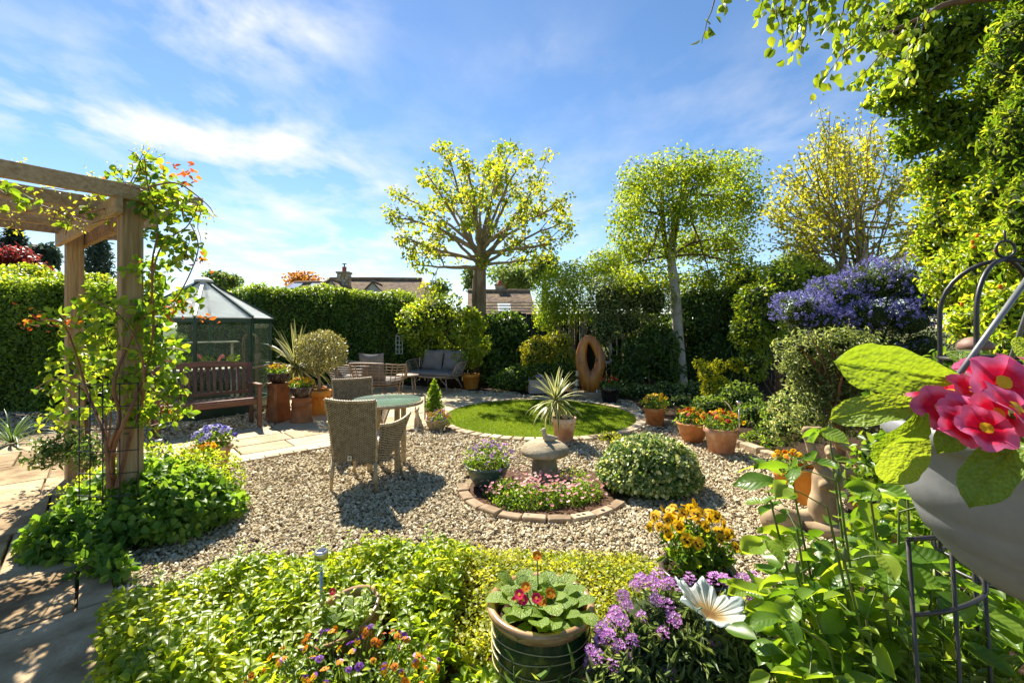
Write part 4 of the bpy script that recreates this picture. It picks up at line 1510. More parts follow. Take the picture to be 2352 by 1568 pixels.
POTS = {
    # r, z pairs for a unit pot: top radius 1, height 1
    'flower': [(.001, 0), (.70, 0), (.72, .02), (.93, .80), (.935, .80), (1.0, .81), (1.02, .86), (1.02, .98), (1.0, 1.0), (.92, 1.0), (.9, .96), (.86, .86)],
    'band': [(.001, 0), (.66, 0), (.68, .02), (.74, .2), (.86, .62), (.92, .80), (1.0, .84), (1.04, .92), (1.02, 1.0), (.93, 1.0), (.9, .94), (.86, .84)],
    'bowl': [(.001, 0), (.52, 0), (.6, .06), (.80, .38), (.93, .75), (.96, .86), (1.02, .90), (1.03, .98), (.98, 1.0), (.90, .98), (.88, .88)],
    'urn': [(.001, 0), (.58, 0), (.62, .03), (.80, .28), (.92, .6), (.93, .8), (.90, .88), (1.0, .92), (1.05, .965), (1.03, 1.0), (.96, 1.0), (.88, .95), (.84, .85)],
}


def add_pot(t, prof, r, h, mat, loc=(0, 0, 0), soil=True, name='pot', n_=36):
    o_ = MB().lathe([(a * r, b * h) for a, b in POTS[prof]], n_).build(name, mat, t, loc)
    if soil:
        MB().disc(r * .90, h * .90, 24, dome=.012).build('soil', M['soil'], t, loc)
    return o_


def planted(name, label, cat, loc, prof, r, h, mat, leaf, ln, lsz, fr, kinds, nfl, fsz, seed, group=None, fh=None, shape='oval', wd=.5, lean=(0, -.25, .25), fname='pansy'):
    t = thing(name, label, cat, loc, 0, group)
    add_pot(t, prof, r, h, mat)
    fh = fh if fh is not None else fr * .75
    f_ = blob(Fol(), (0, 0, h + fh * .25), (fr, fr, fh * .8), ln, lsz, wd, .25, .2, .8, .4, .0)
    f_.build('foliage', leaf, shape, t)
    if nfl:
        flowers(t, (0, 0, h + fh * .35), (fr * 1.0, fr * 1.0, fh * .75), nfl, kinds, fsz, seed, 1.0, lean, fname)
    return t


# pots along the right-hand border
p = gp(1510, 980)
planted('flower_pot', 'terracotta pot of yellow pansies standing alone near the lawn edge', 'flower pot', (p[0], p[1] + .12, 0), 'flower', .165, .27, M['terracotta'], M['shrub'], 420, .045, .20, ['yellow', 'yellow', 'plain_yellow'], 24, .030, 21, fh=.17)
p = gp(1598, 1021)
planted('flower_pot', 'brown terracotta pot of orange pansies tucked behind a larger pot', 'flower pot', (p[0] + .03, p[1] + .17, 0), 'bowl', .20, .25, M['terracotta'], M['shrub'], 420, .045, .21, ['orange', 'red', 'yellow'], 24, .031, 22, fh=.15)
p = gp(1668, 1048)
t_ = planted('flower_pot', 'large terracotta pot of red and orange pansies with a solar lamp', 'flower pot', (p[0] + .02, p[1] + .17, 0), 'flower', .195, .30, M['terra_old'], M['shrub'], 480, .045, .23, ['orange', 'red', 'red', 'yellow'], 27, .033, 23, fh=.16)
p = gp(1403, 926)
planted('flower_pot', 'shiny black tapered pot with a few red pansies', 'flower pot', (p[0], p[1] + .1, 0), 'flower', .19, .30, M['black_pot'], M['dark'], 200, .05, .2, ['red', 'red', 'orange'], 9, .042, 24, fh=.2)
p = gp(1815, 1142)
planted('flower_pot', 'orange terracotta pot of yellow pansies beside the torso statue', 'flower pot', (p[0] + .03, p[1] + .05, 0), 'flower', .135, .22, M['terra_orange'], M['shrub'], 360, .04, .155, ['plain_yellow', 'plain_yellow', 'orange'], 20, .026, 25, fh=.15)
t_ = thing('empty_pot', 'small empty orange terracotta pot behind the torso statue', 'pot', (2.52, 3.85, 0))
add_pot(t_, 'flower', .13, .30, M['terra_orange'], soil=True)
t_ = thing('empty_pot', 'broad orange terracotta pot half hidden by the rose leaves', 'pot', (2.62, 3.25, 0))
add_pot(t_, 'flower', .16, .26, M['terra_orange'], soil=True)

# front bowl of yellow pansies
c = at(1603, 1303, 2.27)
t_ = thing('pansy_bowl', 'dark brown glazed bowl of tall yellow pansies with dark faces', 'flower pot', (c[0], c[1], 0))
add_pot(t_, 'urn', .178, c[2], M['glaze_dark'], n_=40)
f_ = blob(Fol(), (0, 0, c[2] + .07), (.17, .15, .12), 520, .055, .42, .2, .2, .8, .5, -.3)
f_.build('foliage', M['shrub'], 'fine', t_)
flowers(t_, (-.03, 0, c[2] + .10), (.23, .18, .17), 44, ['yellow'], .030, 31, 1.0, (0, -.35, .15))

# tall glazed pot of primulas
c = at(1242, 1378, 1.79)
PGX, PGY, PGZ = c
t_ = thing('glazed_pot', 'large dark green glazed pot of pink primulas with an ochre rim', 'flower pot', (c[0], c[1], 0))
pr, ph = .203, c[2]
MB().lathe([(.001, .0), (.13, 0), (.15, .03), (.175, .12), (.19, .22), (.193, .30), (.188, ph - .05)], 44).build('pot', M['glaze_green'], t_)
MB().lathe([(.186, ph - .055), (.192, ph - .045), (.205, ph - .03), (.212, ph - .012), (.207, ph), (.192, ph + .002), (.178, ph - .012), (.172, ph - .09)], 44).build('rim', M['glaze_rim'], t_)
for z, rr_ in ((.335, .1925), (.30, .1945), (.255, .1935), (.21, .1900)):
    MB().tube([(rr_ * math.cos(a), rr_ * math.sin(a), z + .006 * math.sin(3 * a + z * 40)) for a in np.linspace(0, 2 * PI, 49)[:-1]], .0022, 4, closed=True).build('glaze_line', M['glaze_line'], t_)
MB().disc(.174, ph - .05, 28, dome=.015).build('soil', M['soil'], t_)


def leaf_blade(L, W, rows, nx=8, ny=14, cup=.12, bend=.5, ruffle=.02, seed=0, pucker=0.0):
    """leaf with thickness of shape only: base at origin, along +y, face +z; rows give half width along the length"""
    r = np.random.default_rng(seed)
    ph = r.uniform(0, 6.28, 4)
    ts = np.linspace(0, 1, ny + 1)
    hw = np.interp(ts, [q[0] for q in rows], [q[1] for q in rows]) * W / 2
    vs = []
    for j, t in enumerate(ts):
        ang = bend * t
        y0 = L * (math.sin(ang) / bend if abs(bend) > 1e-4 else t)
        z0 = -L * ((1 - math.cos(ang)) / bend if abs(bend) > 1e-4 else 0)
        for i in range(nx + 1):
            u = 2 * i / nx - 1
            z = cup * W * u * u + ruffle * L * abs(u) ** 2 * math.sin(9 * t + ph[0] + (2 if u > 0 else 0))
            if pucker:
                z += pucker * L * math.sin(26 * t + 7 * abs(u) + ph[1]) * math.sin(9 * u + ph[2]) * (1 - abs(u) ** 6)
                z -= pucker * L * 1.6 * math.exp(-(u / .07) ** 2)
            x = u * hw[j] * (1 + .04 * math.sin(23 * t + ph[3]) * abs(u))
            vs.append((x, y0 - math.sin(ang) * 0, z0 + z * math.cos(ang)))
    fs = [(j * (nx + 1) + i, j * (nx + 1) + i + 1, (j + 1) * (nx + 1) + i + 1, (j + 1) * (nx + 1) + i) for j in range(ny) for i in range(nx)]
    return vs, fs


PRIM_ROWS = [(0, .12), (.12, .22), (.3, .55), (.5, .88), (.68, 1.0), (.82, .95), (.92, .72), (.97, .45), (1, .12)]
prim_meshes = []
for i in range(4):
    vs, fs = leaf_blade(1, .5, PRIM_ROWS, 8, 12, .10, .7 + .25 * i, .02, i, .012)
    prim_meshes.append(MB().add(vs, fs, 0, True).mesh('leaf', M['primula']))


def frame_rot(d, nrm):
    """rotation whose +y is d and whose +z leans to nrm"""
    y = unit(d)
    x = unit(np.cross(y, nrm))
    z = np.cross(x, y)
    return Matrix(((x[0], y[0], z[0]), (x[1], y[1], z[1]), (x[2], y[2], z[2]))).to_euler()


def primula_rosette(t, c, n_, L, seed, spread=.8, rin=.03):
    r = random.Random(seed)
    for i in range(n_):
        a = i * 2.4 + r.uniform(-.3, .3)
        k_ = i / n_
        el = 1.15 - spread * k_ + r.uniform(-.15, .15)
        d = np.array([math.cos(a) * math.cos(el), math.sin(a) * math.cos(el), math.sin(el)])
        nn = np.array([-math.cos(a) * math.sin(el), -math.sin(a) * math.sin(el), math.cos(el)])
        s_ = L * r.uniform(.75, 1.15)
        obj('leaf', r.choice(prim_meshes), t, np.asarray(c) + (rin * math.cos(a), rin * math.sin(a), 0), frame_rot(d, nn), (s_, s_, s_))


for i, (x, y) in enumerate(((-.07, -.02), (.06, .03), (.0, .08), (.10, -.05), (-.03, -.09), (.01, -.01), (-.09, .06), (.05, -.1))):
    primula_rosette(t_, (x, y, ph - .028), 8, .135, 50 + i, .55, .012)


def primula_bloom(mats, seed):
    r = random.Random(seed)
    m_ = MB()
    for k_ in range(5):
        a = 2 * PI * k_ / 5 + .2
        for s_ in (-1, 1):
            fan(m_, (.52 * math.cos(a + .26 * s_), .52 * math.sin(a + .26 * s_)), .36, 8, .02 * k_, 0, .06, k_, (.18 * math.cos(a), .18 * math.sin(a)))
    fan(m_, (0, 0), .24, 8, .13, 1)
    return m_.mesh('primula_bloom', mats)


PB1 = primula_bloom([M['p_hot'], M['p_eye']], 1)
PB2 = primula_bloom([M['p_orange'], M['p_eye']], 2)
for i, (x, y, z, m_) in enumerate(((-.085, -.045, .05, PB1), (-.07, -.055, .035, PB1), (-.10, -.04, .02, PB1), (-.02, -.06, .045, PB1), (.0, -.055, .03, PB2), (.035, -.045, .055, PB2), (.05, -.09, -.01, PB2), (-.01, .07, .14, PB2), (-.06, -.03, .07, PB2))):
    obj('flower', m_, t_, (x, y, ph + z), face_rot((x * 4, -.8, .8)), (.023,) * 3)
    obj('flower_stem', MB().tube([(x * .6, y * .5, ph - .04), (x, y, ph + z - .006)], .003, 4).mesh('flower_stem', M['stem_green']), t_)

# tilted, half sunken pot
c = at(830, 1388, 2.02)
t_ = thing('tilted_pot', 'tilted brown pot of primulas sunk among the mint leaves', 'flower pot', (c[0], c[1], .0))
t_.rotation_euler = (math.radians(9), math.radians(-16), 0)
hz = c[2]
MB().lathe([(.001, 0), (.10, 0), (.13, .08), (.148, hz - .03), (.160, hz - .02), (.166, hz), (.158, hz + .005), (.146, hz - .005), (.140, hz - .06)], 40).build('pot', M['glaze_rim'], t_)
MB().disc(.142, hz - .045, 24, dome=.01).build('soil', M['soil'], t_)
for i, (x, y) in enumerate(((-.04, 0), (.05, .03), (.01, -.05))):
    primula_rosette(t_, (x, y, hz - .04), 9, .11, 80 + i, .6, .012)
obj('flower', PB1, t_, (-.05, .08, hz + .06), face_rot((0, -.6, .7)), (.018,) * 3)

# pots by the bench
p = gp(629, 970)
t_ = thing('chimney_pot_planter', 'tall square brown chimney pot carrying a bowl of yellow pansies', 'planter', (p[0], p[1] + .14, 0), math.atan2(A2[1], A2[0]) + .25)
hq = .60


def sq_tower(prof):
    m_ = MB()
    vs, fs = [], []
    for (a, z) in prof:
        ch = a * .22
        for (x, y) in ((a - ch, -a), (a, -a + ch), (a, a - ch), (a - ch, a), (-a + ch, a), (-a, a - ch), (-a, -a + ch), (-a + ch, -a)):
            vs.append((x, y, z))
    for j in range(len(prof) - 1):
        for q in range(8):
            fs.append((j * 8 + q, j * 8 + (q + 1) % 8, (j + 1) * 8 + (q + 1) % 8, (j + 1) * 8 + q))
    fs.append(tuple(len(vs) - 8 + q for q in range(8)))
    return m_.add(vs, fs)


sq_tower([(.155, 0), (.155, .03), (.145, .05), (.13, .3), (.122, .52), (.128, .53), (.128, .60)]).build('chimney_pot', M['clay'], t_)
o_ = add_pot(t_, 'bowl', .165, .16, M['glaze_dark'], (0, 0, hq + .002), name='bowl')
for i in range(14):
    a = 2 * PI * i / 14
    MB().tube([(.095 * math.cos(a), .095 * math.sin(a), .015), (.138 * math.cos(a), .138 * math.sin(a), .06), (.158 * math.cos(a), .158 * math.sin(a), .125)], [.006, .011, .006], 5).build('flute', M['glaze_dark'], o_)
blob(Fol(), (0, 0, hq + .19), (.16, .16, .08), 320, .04, .5, .25, .2, .8, .4, 0).build('foliage', M['shrub'], 'oval', t_)
flowers(t_, (0, 0, hq + .18), (.17, .17, .11), 22, ['yellow', 'plain_yellow', 'orange'], .027, 41)
p = gp(683, 974)
t_ = thing('chimney_pot_planter', 'short round banded chimney pot carrying a bowl of yellow pansies', 'planter', (p[0], p[1] + .14, 0))
MB().lathe([(.001, 0), (.165, 0), (.165, .02), (.155, .04), (.148, .20), (.142, .26), (.152, .27), (.152, .30), (.142, .31), (.14, .36), (.15, .37), (.15, .395), (.001, .395)], 36).build('chimney_pot', M['clay'], t_)
o_ = add_pot(t_, 'bowl', .175, .16, M['glaze_dark'], (0, 0, .397), name='bowl')
for i in range(14):
    a = 2 * PI * i / 14
    MB().tube([(.10 * math.cos(a), .10 * math.sin(a), .015), (.146 * math.cos(a), .146 * math.sin(a), .06), (.168 * math.cos(a), .168 * math.sin(a), .125)], [.006, .011, .006], 5).build('flute', M['glaze_dark'], o_)
blob(Fol(), (0, 0, .58), (.17, .17, .09), 340, .04, .5, .25, .2, .8, .4, 0).build('foliage', M['shrub'], 'oval', t_)
flowers(t_, (0, 0, .57), (.19, .19, .12), 22, ['plain_yellow', 'plain_yellow', 'yellow', 'orange'], .030, 42)

# clipped olive in a lattice pot
p = gp(722, 957)
t_ = thing('olive_tree', 'clipped ball-headed olive tree in a bright orange lattice pot', 'potted tree', (p[0], p[1] + .16, 0))
o_ = add_pot(t_, 'flower', .205, .42, M['terra_orange'])
for sg in (-1, 1):
    for i in range(12):
        a0 = 2 * PI * i / 12
        pts = []
        for k_ in range(6):
            q = k_ / 5
            rr_ = .205 * (.725 + .2 * q) + .001
            a = a0 + sg * .75 * q
            pts.append((rr_ * math.cos(a), rr_ * math.sin(a), .02 + .30 * q))
        MB().tube(pts, .004, 4).build('lattice_rib', M['terra_orange'], o_)
MB().tube([(0, 0, .35), (.02, 0, .55), (-.01, .01, .72), (.03, 0, .95)], [.028, .025, .024, .03], 9).build('trunk', M['limb'], t_)
zc_ = 1.07
f_ = blob(Fol(), (.06, 0, zc_), (.42, .42, .37), 5200, .045, .42, .55, .10, .9, .3, .1, (.5, .3))
f_.build('crown', M['olive'], 'oval', t_)
m_ = MB()
for i in range(26):
    d = rdir(1)[0]
    d[2] = abs(d[2]) * .8 - .1
    e = np.array([.06, 0, zc_]) + d * .34
    m_.tube([(.02, 0, .86), (np.array([.03, 0, .95]) + e) / 2 + (0, 0, .03), e], [.010, .006, .003], 4)
m_.build('branch', M['limb'], t_)


def blade_obj_mesh(L, W, seg, bend, mat, name='blade'):
    """long pointed blade, V-folded, with its margins marked in the tone attribute"""
    V, T_, A_ = [], [], []
    for j in range(seg + 1):
        t = j / seg
        hw = W / 2 * min(1, .55 + 1.6 * t) * (1 - t ** 2.4) + .0005
        ang = bend * t * t
        y = L * t * math.cos(ang * .5)
        z = -L * t * math.sin(ang * .5)
        for k_, u in enumerate((-1, -.5, 0, .5, 1)):
            V.append((u * hw, y, z + .22 * hw * abs(u)))
            A_.append(abs(u) * .62 + .22)
    for j in range(seg):
        for k_ in range(4):
            a = j * 5 + k_
            T_ += [(a, a + 1, a + 6), (a, a + 6, a + 5)]
    return tri_mesh(name, np.array(V), np.array(T_), mat, np.array(A_), True)


def spiky(t, c, n_, L, W, mat, seed, el0=1.4, el1=-.4, seg=6, bend=(.2, .9), head=.05):
    r = random.Random(seed)
    kinds = [blade_obj_mesh(1, W / L, seg, b, mat) for b in np.linspace(bend[0], bend[1], 4)]
    for i in range(n_):
        k_ = (i + .5) / n_
        a = i * 2.39996 + r.uniform(-.2, .2)
        el = el0 + (el1 - el0) * k_ ** .9 + r.uniform(-.12, .12)
        d = np.array([math.cos(a) * math.cos(el), math.sin(a) * math.cos(el), math.sin(el)])
        nn = np.array([-math.cos(a) * math.sin(el), -math.sin(a) * math.sin(el), math.cos(el)])
        s_ = L * r.uniform(.8, 1.1)
        ki = min(3, max(0, int(k_ * 3.4 + r.uniform(-.6, .6))))
        obj('blade', kinds[ki], t, np.asarray(c) + np.array([0, 0, head * (1 - k_)]) + d * .012, frame_rot(d, nn), (s_, s_, s_))


p = gp(1298, 1019)
t_ = thing('yucca', 'cream-striped spiky yucca in a weathered terracotta pot by the lawn', 'potted plant', (p[0], p[1] + .13, 0))
add_pot(t_, 'flower', .158, .315, M['terra_old'])
MB().tube([(-.06, 0, .28), (-.10, .0, .40), (-.11, 0, .50)], [.03, .03, .028], 8).build('stem', M['twig'], t_)
spiky(t_, (-.11, 0, .50), 62, .43, .052, M['yucca'], 5, 1.45, -.95)
p = at(690, 870, 8.35)
t_ = thing('cordyline', 'tall yellow-striped cordyline on a leaning stem behind the olive tree', 'potted plant', (p[0] + .25, p[1], 0))
add_pot(t_, 'flower', .22, .38, M['terracotta'])
MB().tube([(0, 0, .34), (-.05, 0, .48), (-.2, 0, .60), (-.32, 0, .70)], [.035, .03, .03, .032], 8).build('stem', M['twig'], t_)
spiky(t_, (-.33, 0, .72), 84, .84, .05, M['cordy'], 9, 1.5, -.8, 6, (.1, 1.1))

# bowl of violas with a little conifer, cat statue
p = gp(1003, 990)
t_ = thing('viola_bowl', 'grey bowl overflowing with small purple and orange violas', 'flower pot', (p[0] - .02, p[1] + .12, 0))
add_pot(t_, 'bowl', .165, .15, M['stone'])
blob(Fol(), (.05, -.03, .15), (.19, .16, .14), 700, .03, .5, .3, .2, .8, .3, 0).build('foliage', M['shrub'], 'oval', t_)
flowers(t_, (.05, -.04, .10), (.20, .17, .17), 70, ['viola', 'viola', 'orange'], .017, 44, 1.0, (0, -.4, .1), 'viola', False)
t_ = thing('dwarf_conifer', 'small upright dwarf conifer behind the viola bowl', 'potted plant', (-1.24, 7.22, 0))
add_pot(t_, 'flower', .13, .16, M['terra_old'])
f_ = Fol()
for k_ in range(26):
    q = k_ / 25
    blob(f_, (0, 0, .16 + .44 * q), ((.135 * (1 - q) ** .7 + .02),) * 2 + (.05,), int(90 * (1 - q) + 14), .045, .3, .35, .25, .6, .8, -.8)
f_.build('crown', M['sax'], 'lance', t_)
MB().tube([(0, 0, .12), (0, 0, .5)], [.014, .004], 6).build('trunk', M['twig'], t_)
MB().box((-.14, -.02, .2), (.022, .022, .42), ch=.003).build('stake', M['trough'], t_)


def meta(els, res=.02):
    """smooth body from (x, y, z, r) balls; capsules come as two ends"""
    mbd = bpy.data.metaballs.new('body')
    mbd.resolution = res
    mbd.render_resolution = res
    mbd.threshold = .6
    o_ = bpy.data.objects.new('body', mbd)
    COL.objects.link(o_)
    for e in els:
        if len(e) == 4:
            L_ = [e]
        else:
            a, b = np.array(e[:4]), np.array(e[4:])
            k_ = max(2, int(np.linalg.norm(a[:3] - b[:3]) / (min(a[3], b[3]) * .55)) + 1)
            L_ = [a + (b - a) * i / (k_ - 1) for i in range(k_)]
        for q in L_:
            el = mbd.elements.new()
            el.co = tuple(float(w_) for w_ in q[:3])
            el.radius = float(q[3]) * 1.42
    bpy.context.view_layer.update()
    dg = bpy.context.evaluated_depsgraph_get()
    me_ = bpy.data.meshes.new_from_object(o_.evaluated_get(dg))
    bpy.data.objects.remove(o_)
    bpy.data.metaballs.remove(mbd)
    me_.polygons.foreach_set('use_smooth', [True] * len(me_.polygons))
    return me_


def with_mat(me_, m):
    me_.materials.clear()
    me_.materials.append(m)
    return me_


p = gp(957, 989)
t_ = thing('cat_statue', 'pale stone sitting cat with raised head beside the viola bowl', 'statue', (p[0], p[1] + .07, 0), math.radians(-18))
MB().box((0, .0, .012), (.17, .15, .036), ch=.008).build('plinth', M['cat_stone'], t_)
els = [(.0, .035, .075, .055), (0, .03, .12, .05), (0, 0, .17, .043), (0, -.015, .21, .036), (0, -.02, .24, .028),
       (0, -.03, .275, .036), (0, -.058, .285, .022), (-.045, .03, .05, .034), (.045, .03, .05, .034),
       (-.024, -.04, .035, .016, -.02, -.02, .17, .020), (.024, -.04, .035, .016, .02, -.02, .17, .020),
       (-.024, -.055, .03, .015), (.024, -.055, .03, .015), (-.05, .0, .03, .014), (.05, 0, .03, .014),
       (.03, .08, .035, .012, .06, .05, .035, .012)]
obj('body', with_mat(meta(els, .011), M['cat_stone']), t_)
for sg in (-1, 1):
    MB().tube([(sg * .020, -.022, .295), (sg * .027, -.018, .32), (sg * .031, -.014, .345)], [.016, .011, .002], 6).build('ear', M['cat_stone'], t_)

# mushroom-shaped staddle stone with a bird
p = gp(1253, 1114)
t_ = thing('staddle_stone', 'mushroom-shaped weathered staddle stone in the round bed', 'stone', (p[0], p[1] + .12, 0))
m_ = MB().lathe([(.001, .0), (.155, 0), (.15, .03), (.125, .14), (.105, .24), (.10, .27)], 20, wob=.03)
m_.build('pillar', M['stone'], t_)
m_ = MB().lathe([(.09, .268), (.19, .262), (.228, .27), (.238, .29), (.232, .315), (.205, .345), (.16, .375), (.09, .392), (.001, .397)], 32, wob=.02, ph=1)
m_.build('cap', M['stone'], t_)
t2 = thing('bird_ornament', 'small stone bird perched on the staddle stone', 'ornament', (p[0] + .04, p[1] + .10, .384), math.radians(20))
obj('body', with_mat(meta([(0, 0, .035, .045), (.04, 0, .03, .034), (-.035, 0, .045, .036), (-.05, 0, .085, .028), (-.052, 0, .118, .027)], .01), M['cat_stone']), t2)
MB().tube([(-.072, 0, .118), (-.098, 0, .113)], [.009, .002], 6).build('beak', M['cat_stone'], t2)
MB().tube([(.06, 0, .03), (.10, 0, .035)], [.02, .008], 6).build('tail', M['cat_stone'], t2)

# teal bowl of mauve violas
p = gp(1118, 1124)
t_ = thing('viola_bowl', 'teal glazed bowl with a mound of mauve violas', 'flower pot', (p[0], p[1] + .12, 0))
add_pot(t_, 'bowl', .205, .20, M['glaze_teal'])
blob(Fol(), (0, 0, .24), (.215, .2, .17), 1700, .028, .5, .45, .15, .8, .4, 0).build('foliage', M['sax'], 'oval', t_)
flowers(t_, (.03, -.02, .22), (.235, .21, .19), 90, ['mauve'], .015, 46, 1.0, (.2, -.2, .3), 'viola', False)

# blue pansies and yellow pansies beside the pergola bed
p = at(490, 1000, 4.75)
planted('flower_pot', 'terracotta pot of lilac-blue pansies beside the pergola bed', 'flower pot', (p[0], p[1], 0), 'flower', .17, .26, M['terra_old'], M['shrub'], 500, .045, .21, ['blue'], 34, .031, 48, fh=.17)
p = at(462, 1062, 4.2)
planted('flower_pot', 'old terracotta pot of small yellow pansies beside the pergola bed', 'flower pot', (p[0], p[1], 0), 'flower', .15, .25, M['terra_old'], M['mint'], 420, .045, .17, ['plain_yellow', 'orange'], 26, .024, 49, fh=.13)

# wooden trough of blue pansies
p = gp(1250, 905)
t_ = thing('trough', 'wooden trough of violet-blue pansies near the wood sculpture', 'planter', (p[0], p[1] + .1, 0), math.radians(6))
for (c_, s_) in (((0, -.14, .17), (.66, .025, .30)), ((0, .14, .17), (.66, .025, .30)), ((-.33, 0, .17), (.025, .26, .30)), ((.33, 0, .17), (.025, .26, .30))):
    MB().box(c_, s_, ch=.004).build('board', M['trough'], t_)
MB().box((0, 0, .285), (.63, .25, .02)).build('soil', M['soil'], t_)
for x in (-.18, .0, .2):
    blob(Fol(), (x, 0, .33), (.15, .12, .07), 160, .04, .5, .25, .2, .8, .4, 0).build('foliage', M['shrub'], 'oval', t_)
flowers(t_, (-.02, -.02, .31), (.32, .13, .09), 34, ['blue', 'blue', 'blue', 'plain_yellow'], .030, 51, 1.0, (0, -.3, .2))

# terracotta pot with a leafy young tree by the sofa
p = gp(1080, 895)
t_ = thing('potted_tree', 'bushy young tree in an orange terracotta pot beside the cane sofa', 'potted tree', (p[0], p[1] + .18, 0))
o_ = add_pot(t_, 'flower', .215, .36, M['terra_orange'])
for i in range(12):
    a0 = 2 * PI * i / 12
    MB().tube([(.216 * (.725 + .2 * q) * math.cos(a0 + .8 * q), .216 * (.725 + .2 * q) * math.sin(a0 + .8 * q), .02 + .26 * q) for q in np.linspace(0, 1, 6)], .005, 4).build('flute', M['terra_orange'], o_)
f_ = Fol()
for (x, z, r_) in ((-.05, .75, .36), (.12, 1.05, .42), (-.12, 1.3, .38), (.1, 1.55, .32), (0, 1.78, .22)):
    blob(f_, (x, 0, z), (r_, r_ * .9, r_ * .75), 800, .075, .7, .3, .25, .8, .5)
f_.build('crown', M['lime'], 'oval', t_)
m_ = MB().tube([(0, 0, .3), (.02, 0, .8), (-.03, 0, 1.3), (.02, 0, 1.7)], [.02, .016, .012, .006], 7)
m_.build('trunk', M['twig'], t_)

# ------------------------------------------------------------------ carved wood ring sculpture
SY = 9.45
OUT = [(900, 1010), (862, 900), (825, 780), (795, 660), (783, 540), (800, 430), (835, 320), (880, 240), (940, 207), (1000, 203), (1060, 230), (1120, 310), (1175, 410), (1207, 520), (1208, 600), (1190, 700), (1160, 800), (1125, 900), (1100, 1010)]
INN = [(1000, 712), (968, 650), (947, 570), (943, 470), (952, 390), (958, 325), (978, 325), (1012, 380), (1050, 450), (1066, 520), (1062, 595), (1040, 660)]
k0 = .001478


def ray_poly(c, a, poly):
    d = np.array([math.cos(a), math.sin(a)])
    best = 0
    for i in range(len(poly)):
        p0, p1 = np.array(poly[i], float) - c, np.array(poly[(i + 1) % len(poly)], float) - c
        e = p1 - p0
        den = d[0] * e[1] - d[1] * e[0]
        if abs(den) < 1e-9:
            continue
        s_ = (p0[0] * e[1] - p0[1] * e[0]) / den
        q = (p0[0] * d[1] - p0[1] * d[0]) / den
        if s_ > 0 and -1e-6 <= q <= 1 + 1e-6:
            best = max(best, s_)
    return c + d * best


hc = np.array([1003., 540.])
sec_f = [0, .03, .14, .4, .72, .93, 1.0]
sec_d = [0, .55, .88, 1.0, 1.0, .72, 0.25]
NS = 72
vs = []
for i in range(NS):
    a = 2 * PI * i / NS
    o2, i2 = ray_poly(hc, a, OUT), ray_poly(hc, a, INN)
    wid = np.linalg.norm(o2 - i2) * k0
    dmax = .082 + .015 * math.sin(a)
    ring_ = []
    for sgn in (-1, 1):
        rng_ = range(len(sec_f)) if sgn < 0 else range(len(sec_f) - 1, 0, -1)
        for q in rng_:
            pt = o2 + (i2 - o2) * sec_f[q]
            ring_.append(((pt[0] - 1003) * k0, sgn * dmax * sec_d[q], (1003 - pt[1]) * k0))
    vs += ring_
ns_ = len(ring_)
fs = [(i * ns_ + q, i * ns_ + (q + 1) % ns_, ((i + 1) % NS) * ns_ + (q + 1) % ns_, ((i + 1) % NS) * ns_ + q) for i in range(NS) for q in range(ns_)]
sx = at(1357, 900, SY)[0]
t_ = thing('wood_sculpture', 'tall carved wooden ring sculpture with an eye-shaped hole', 'sculpture', (sx, SY, 0), math.radians(-6))
MB().add(vs, fs, 0, True).build('carved_ring', M['sculpt'], t_, (0, 0, .135))
MB().box((.05, 0, .07), (.60, .34, .14), ch=.012).build('plinth', M['brick'], t_)
m_ = MB().tube([(.094, -.10, .83), (.10, -.115, .80), (.10, -.115, .77)], [.018, .024, .016], 8)
m_.build('knot', M['twig'], t_)
t_ = thing('figure_ornament', 'small grey stone figure beside the wood sculpture', 'statue', (sx - .33, SY - .1, 0))
obj('body', with_mat(meta([(0, 0, .08, .08), (0, 0, .18, .07), (.02, 0, .30, .055), (.03, 0, .38, .045), (-.05, -.02, .33, .035), (.03, 0, .5, .045), (.03, 0, .56, .04)], .018), M['cat_stone']), t_)
o_ = with_mat(meta([(0, 0, .02, .03), (0, 0, .05, .018)], .01), M['white_paint'])
tag(obj('pebble_ornament', o_, None, (sx + .10, SY - .15, .142)), 'tiny white ornament on the sculpture plinth', 'ornament')

# ------------------------------------------------------------------ torso statue and boulder
t_ = thing('torso_statue', 'buff stone female torso with one arm bent over its head', 'statue', (2.33, 3.40, 0), 0)
k1 = .00088


def zp(x, y, r, dy=0.0):
    return ((x - 550) * k1, dy, .24 + (1000 - y) * k1, r * k1)


els = [zp(545, 1240, 125) + zp(540, 1080, 108), zp(540, 1080, 106, -.01) + zp(560, 960, 92, -.01), zp(560, 960, 92) + zp(590, 850, 118), zp(590, 850, 112) + zp(640, 800, 84), zp(490, 890, 46, -.085), zp(640, 885, 48, -.085),
       zp(640, 780, 62) + zp(615, 700, 38), zp(605, 650, 52, -.02), zp(592, 610, 48, -.02), zp(560, 640, 22, -.05),
       zp(505, 740, 48) + zp(455, 620, 40), zp(455, 620, 38) + zp(398, 455, 33), zp(398, 448, 33, -.01) + zp(500, 445, 30, -.02), zp(500, 445, 30, -.02) + zp(620, 500, 27, -.03),
       zp(650, 535, 44), zp(705, 570, 50, .02), zp(740, 600, 34, .0), zp(700, 800, 62) + zp(890, 830, 38), zp(890, 830, 36) + zp(800, 620, 30, .03)]
obj('body', with_mat(meta(els, .013), M['statue']), t_)
MB().lathe([(.001, 0), (.2, 0), (.19, .06), (.001, .06)], 18, wob=.05).build('base', M['statue'], t_)
p = gp(1798, 1226)
m_ = with_mat(meta([(0, 0, .05, .11), (.12, .02, .05, .10), (.25, .03, .04, .09), (.06, .0, .09, .07)], .03), M['statue'])
tag(obj('boulder', m_, None, (p[0], p[1] + .12, 0)), 'smooth buff boulder on the gravel by the roses', 'stone')

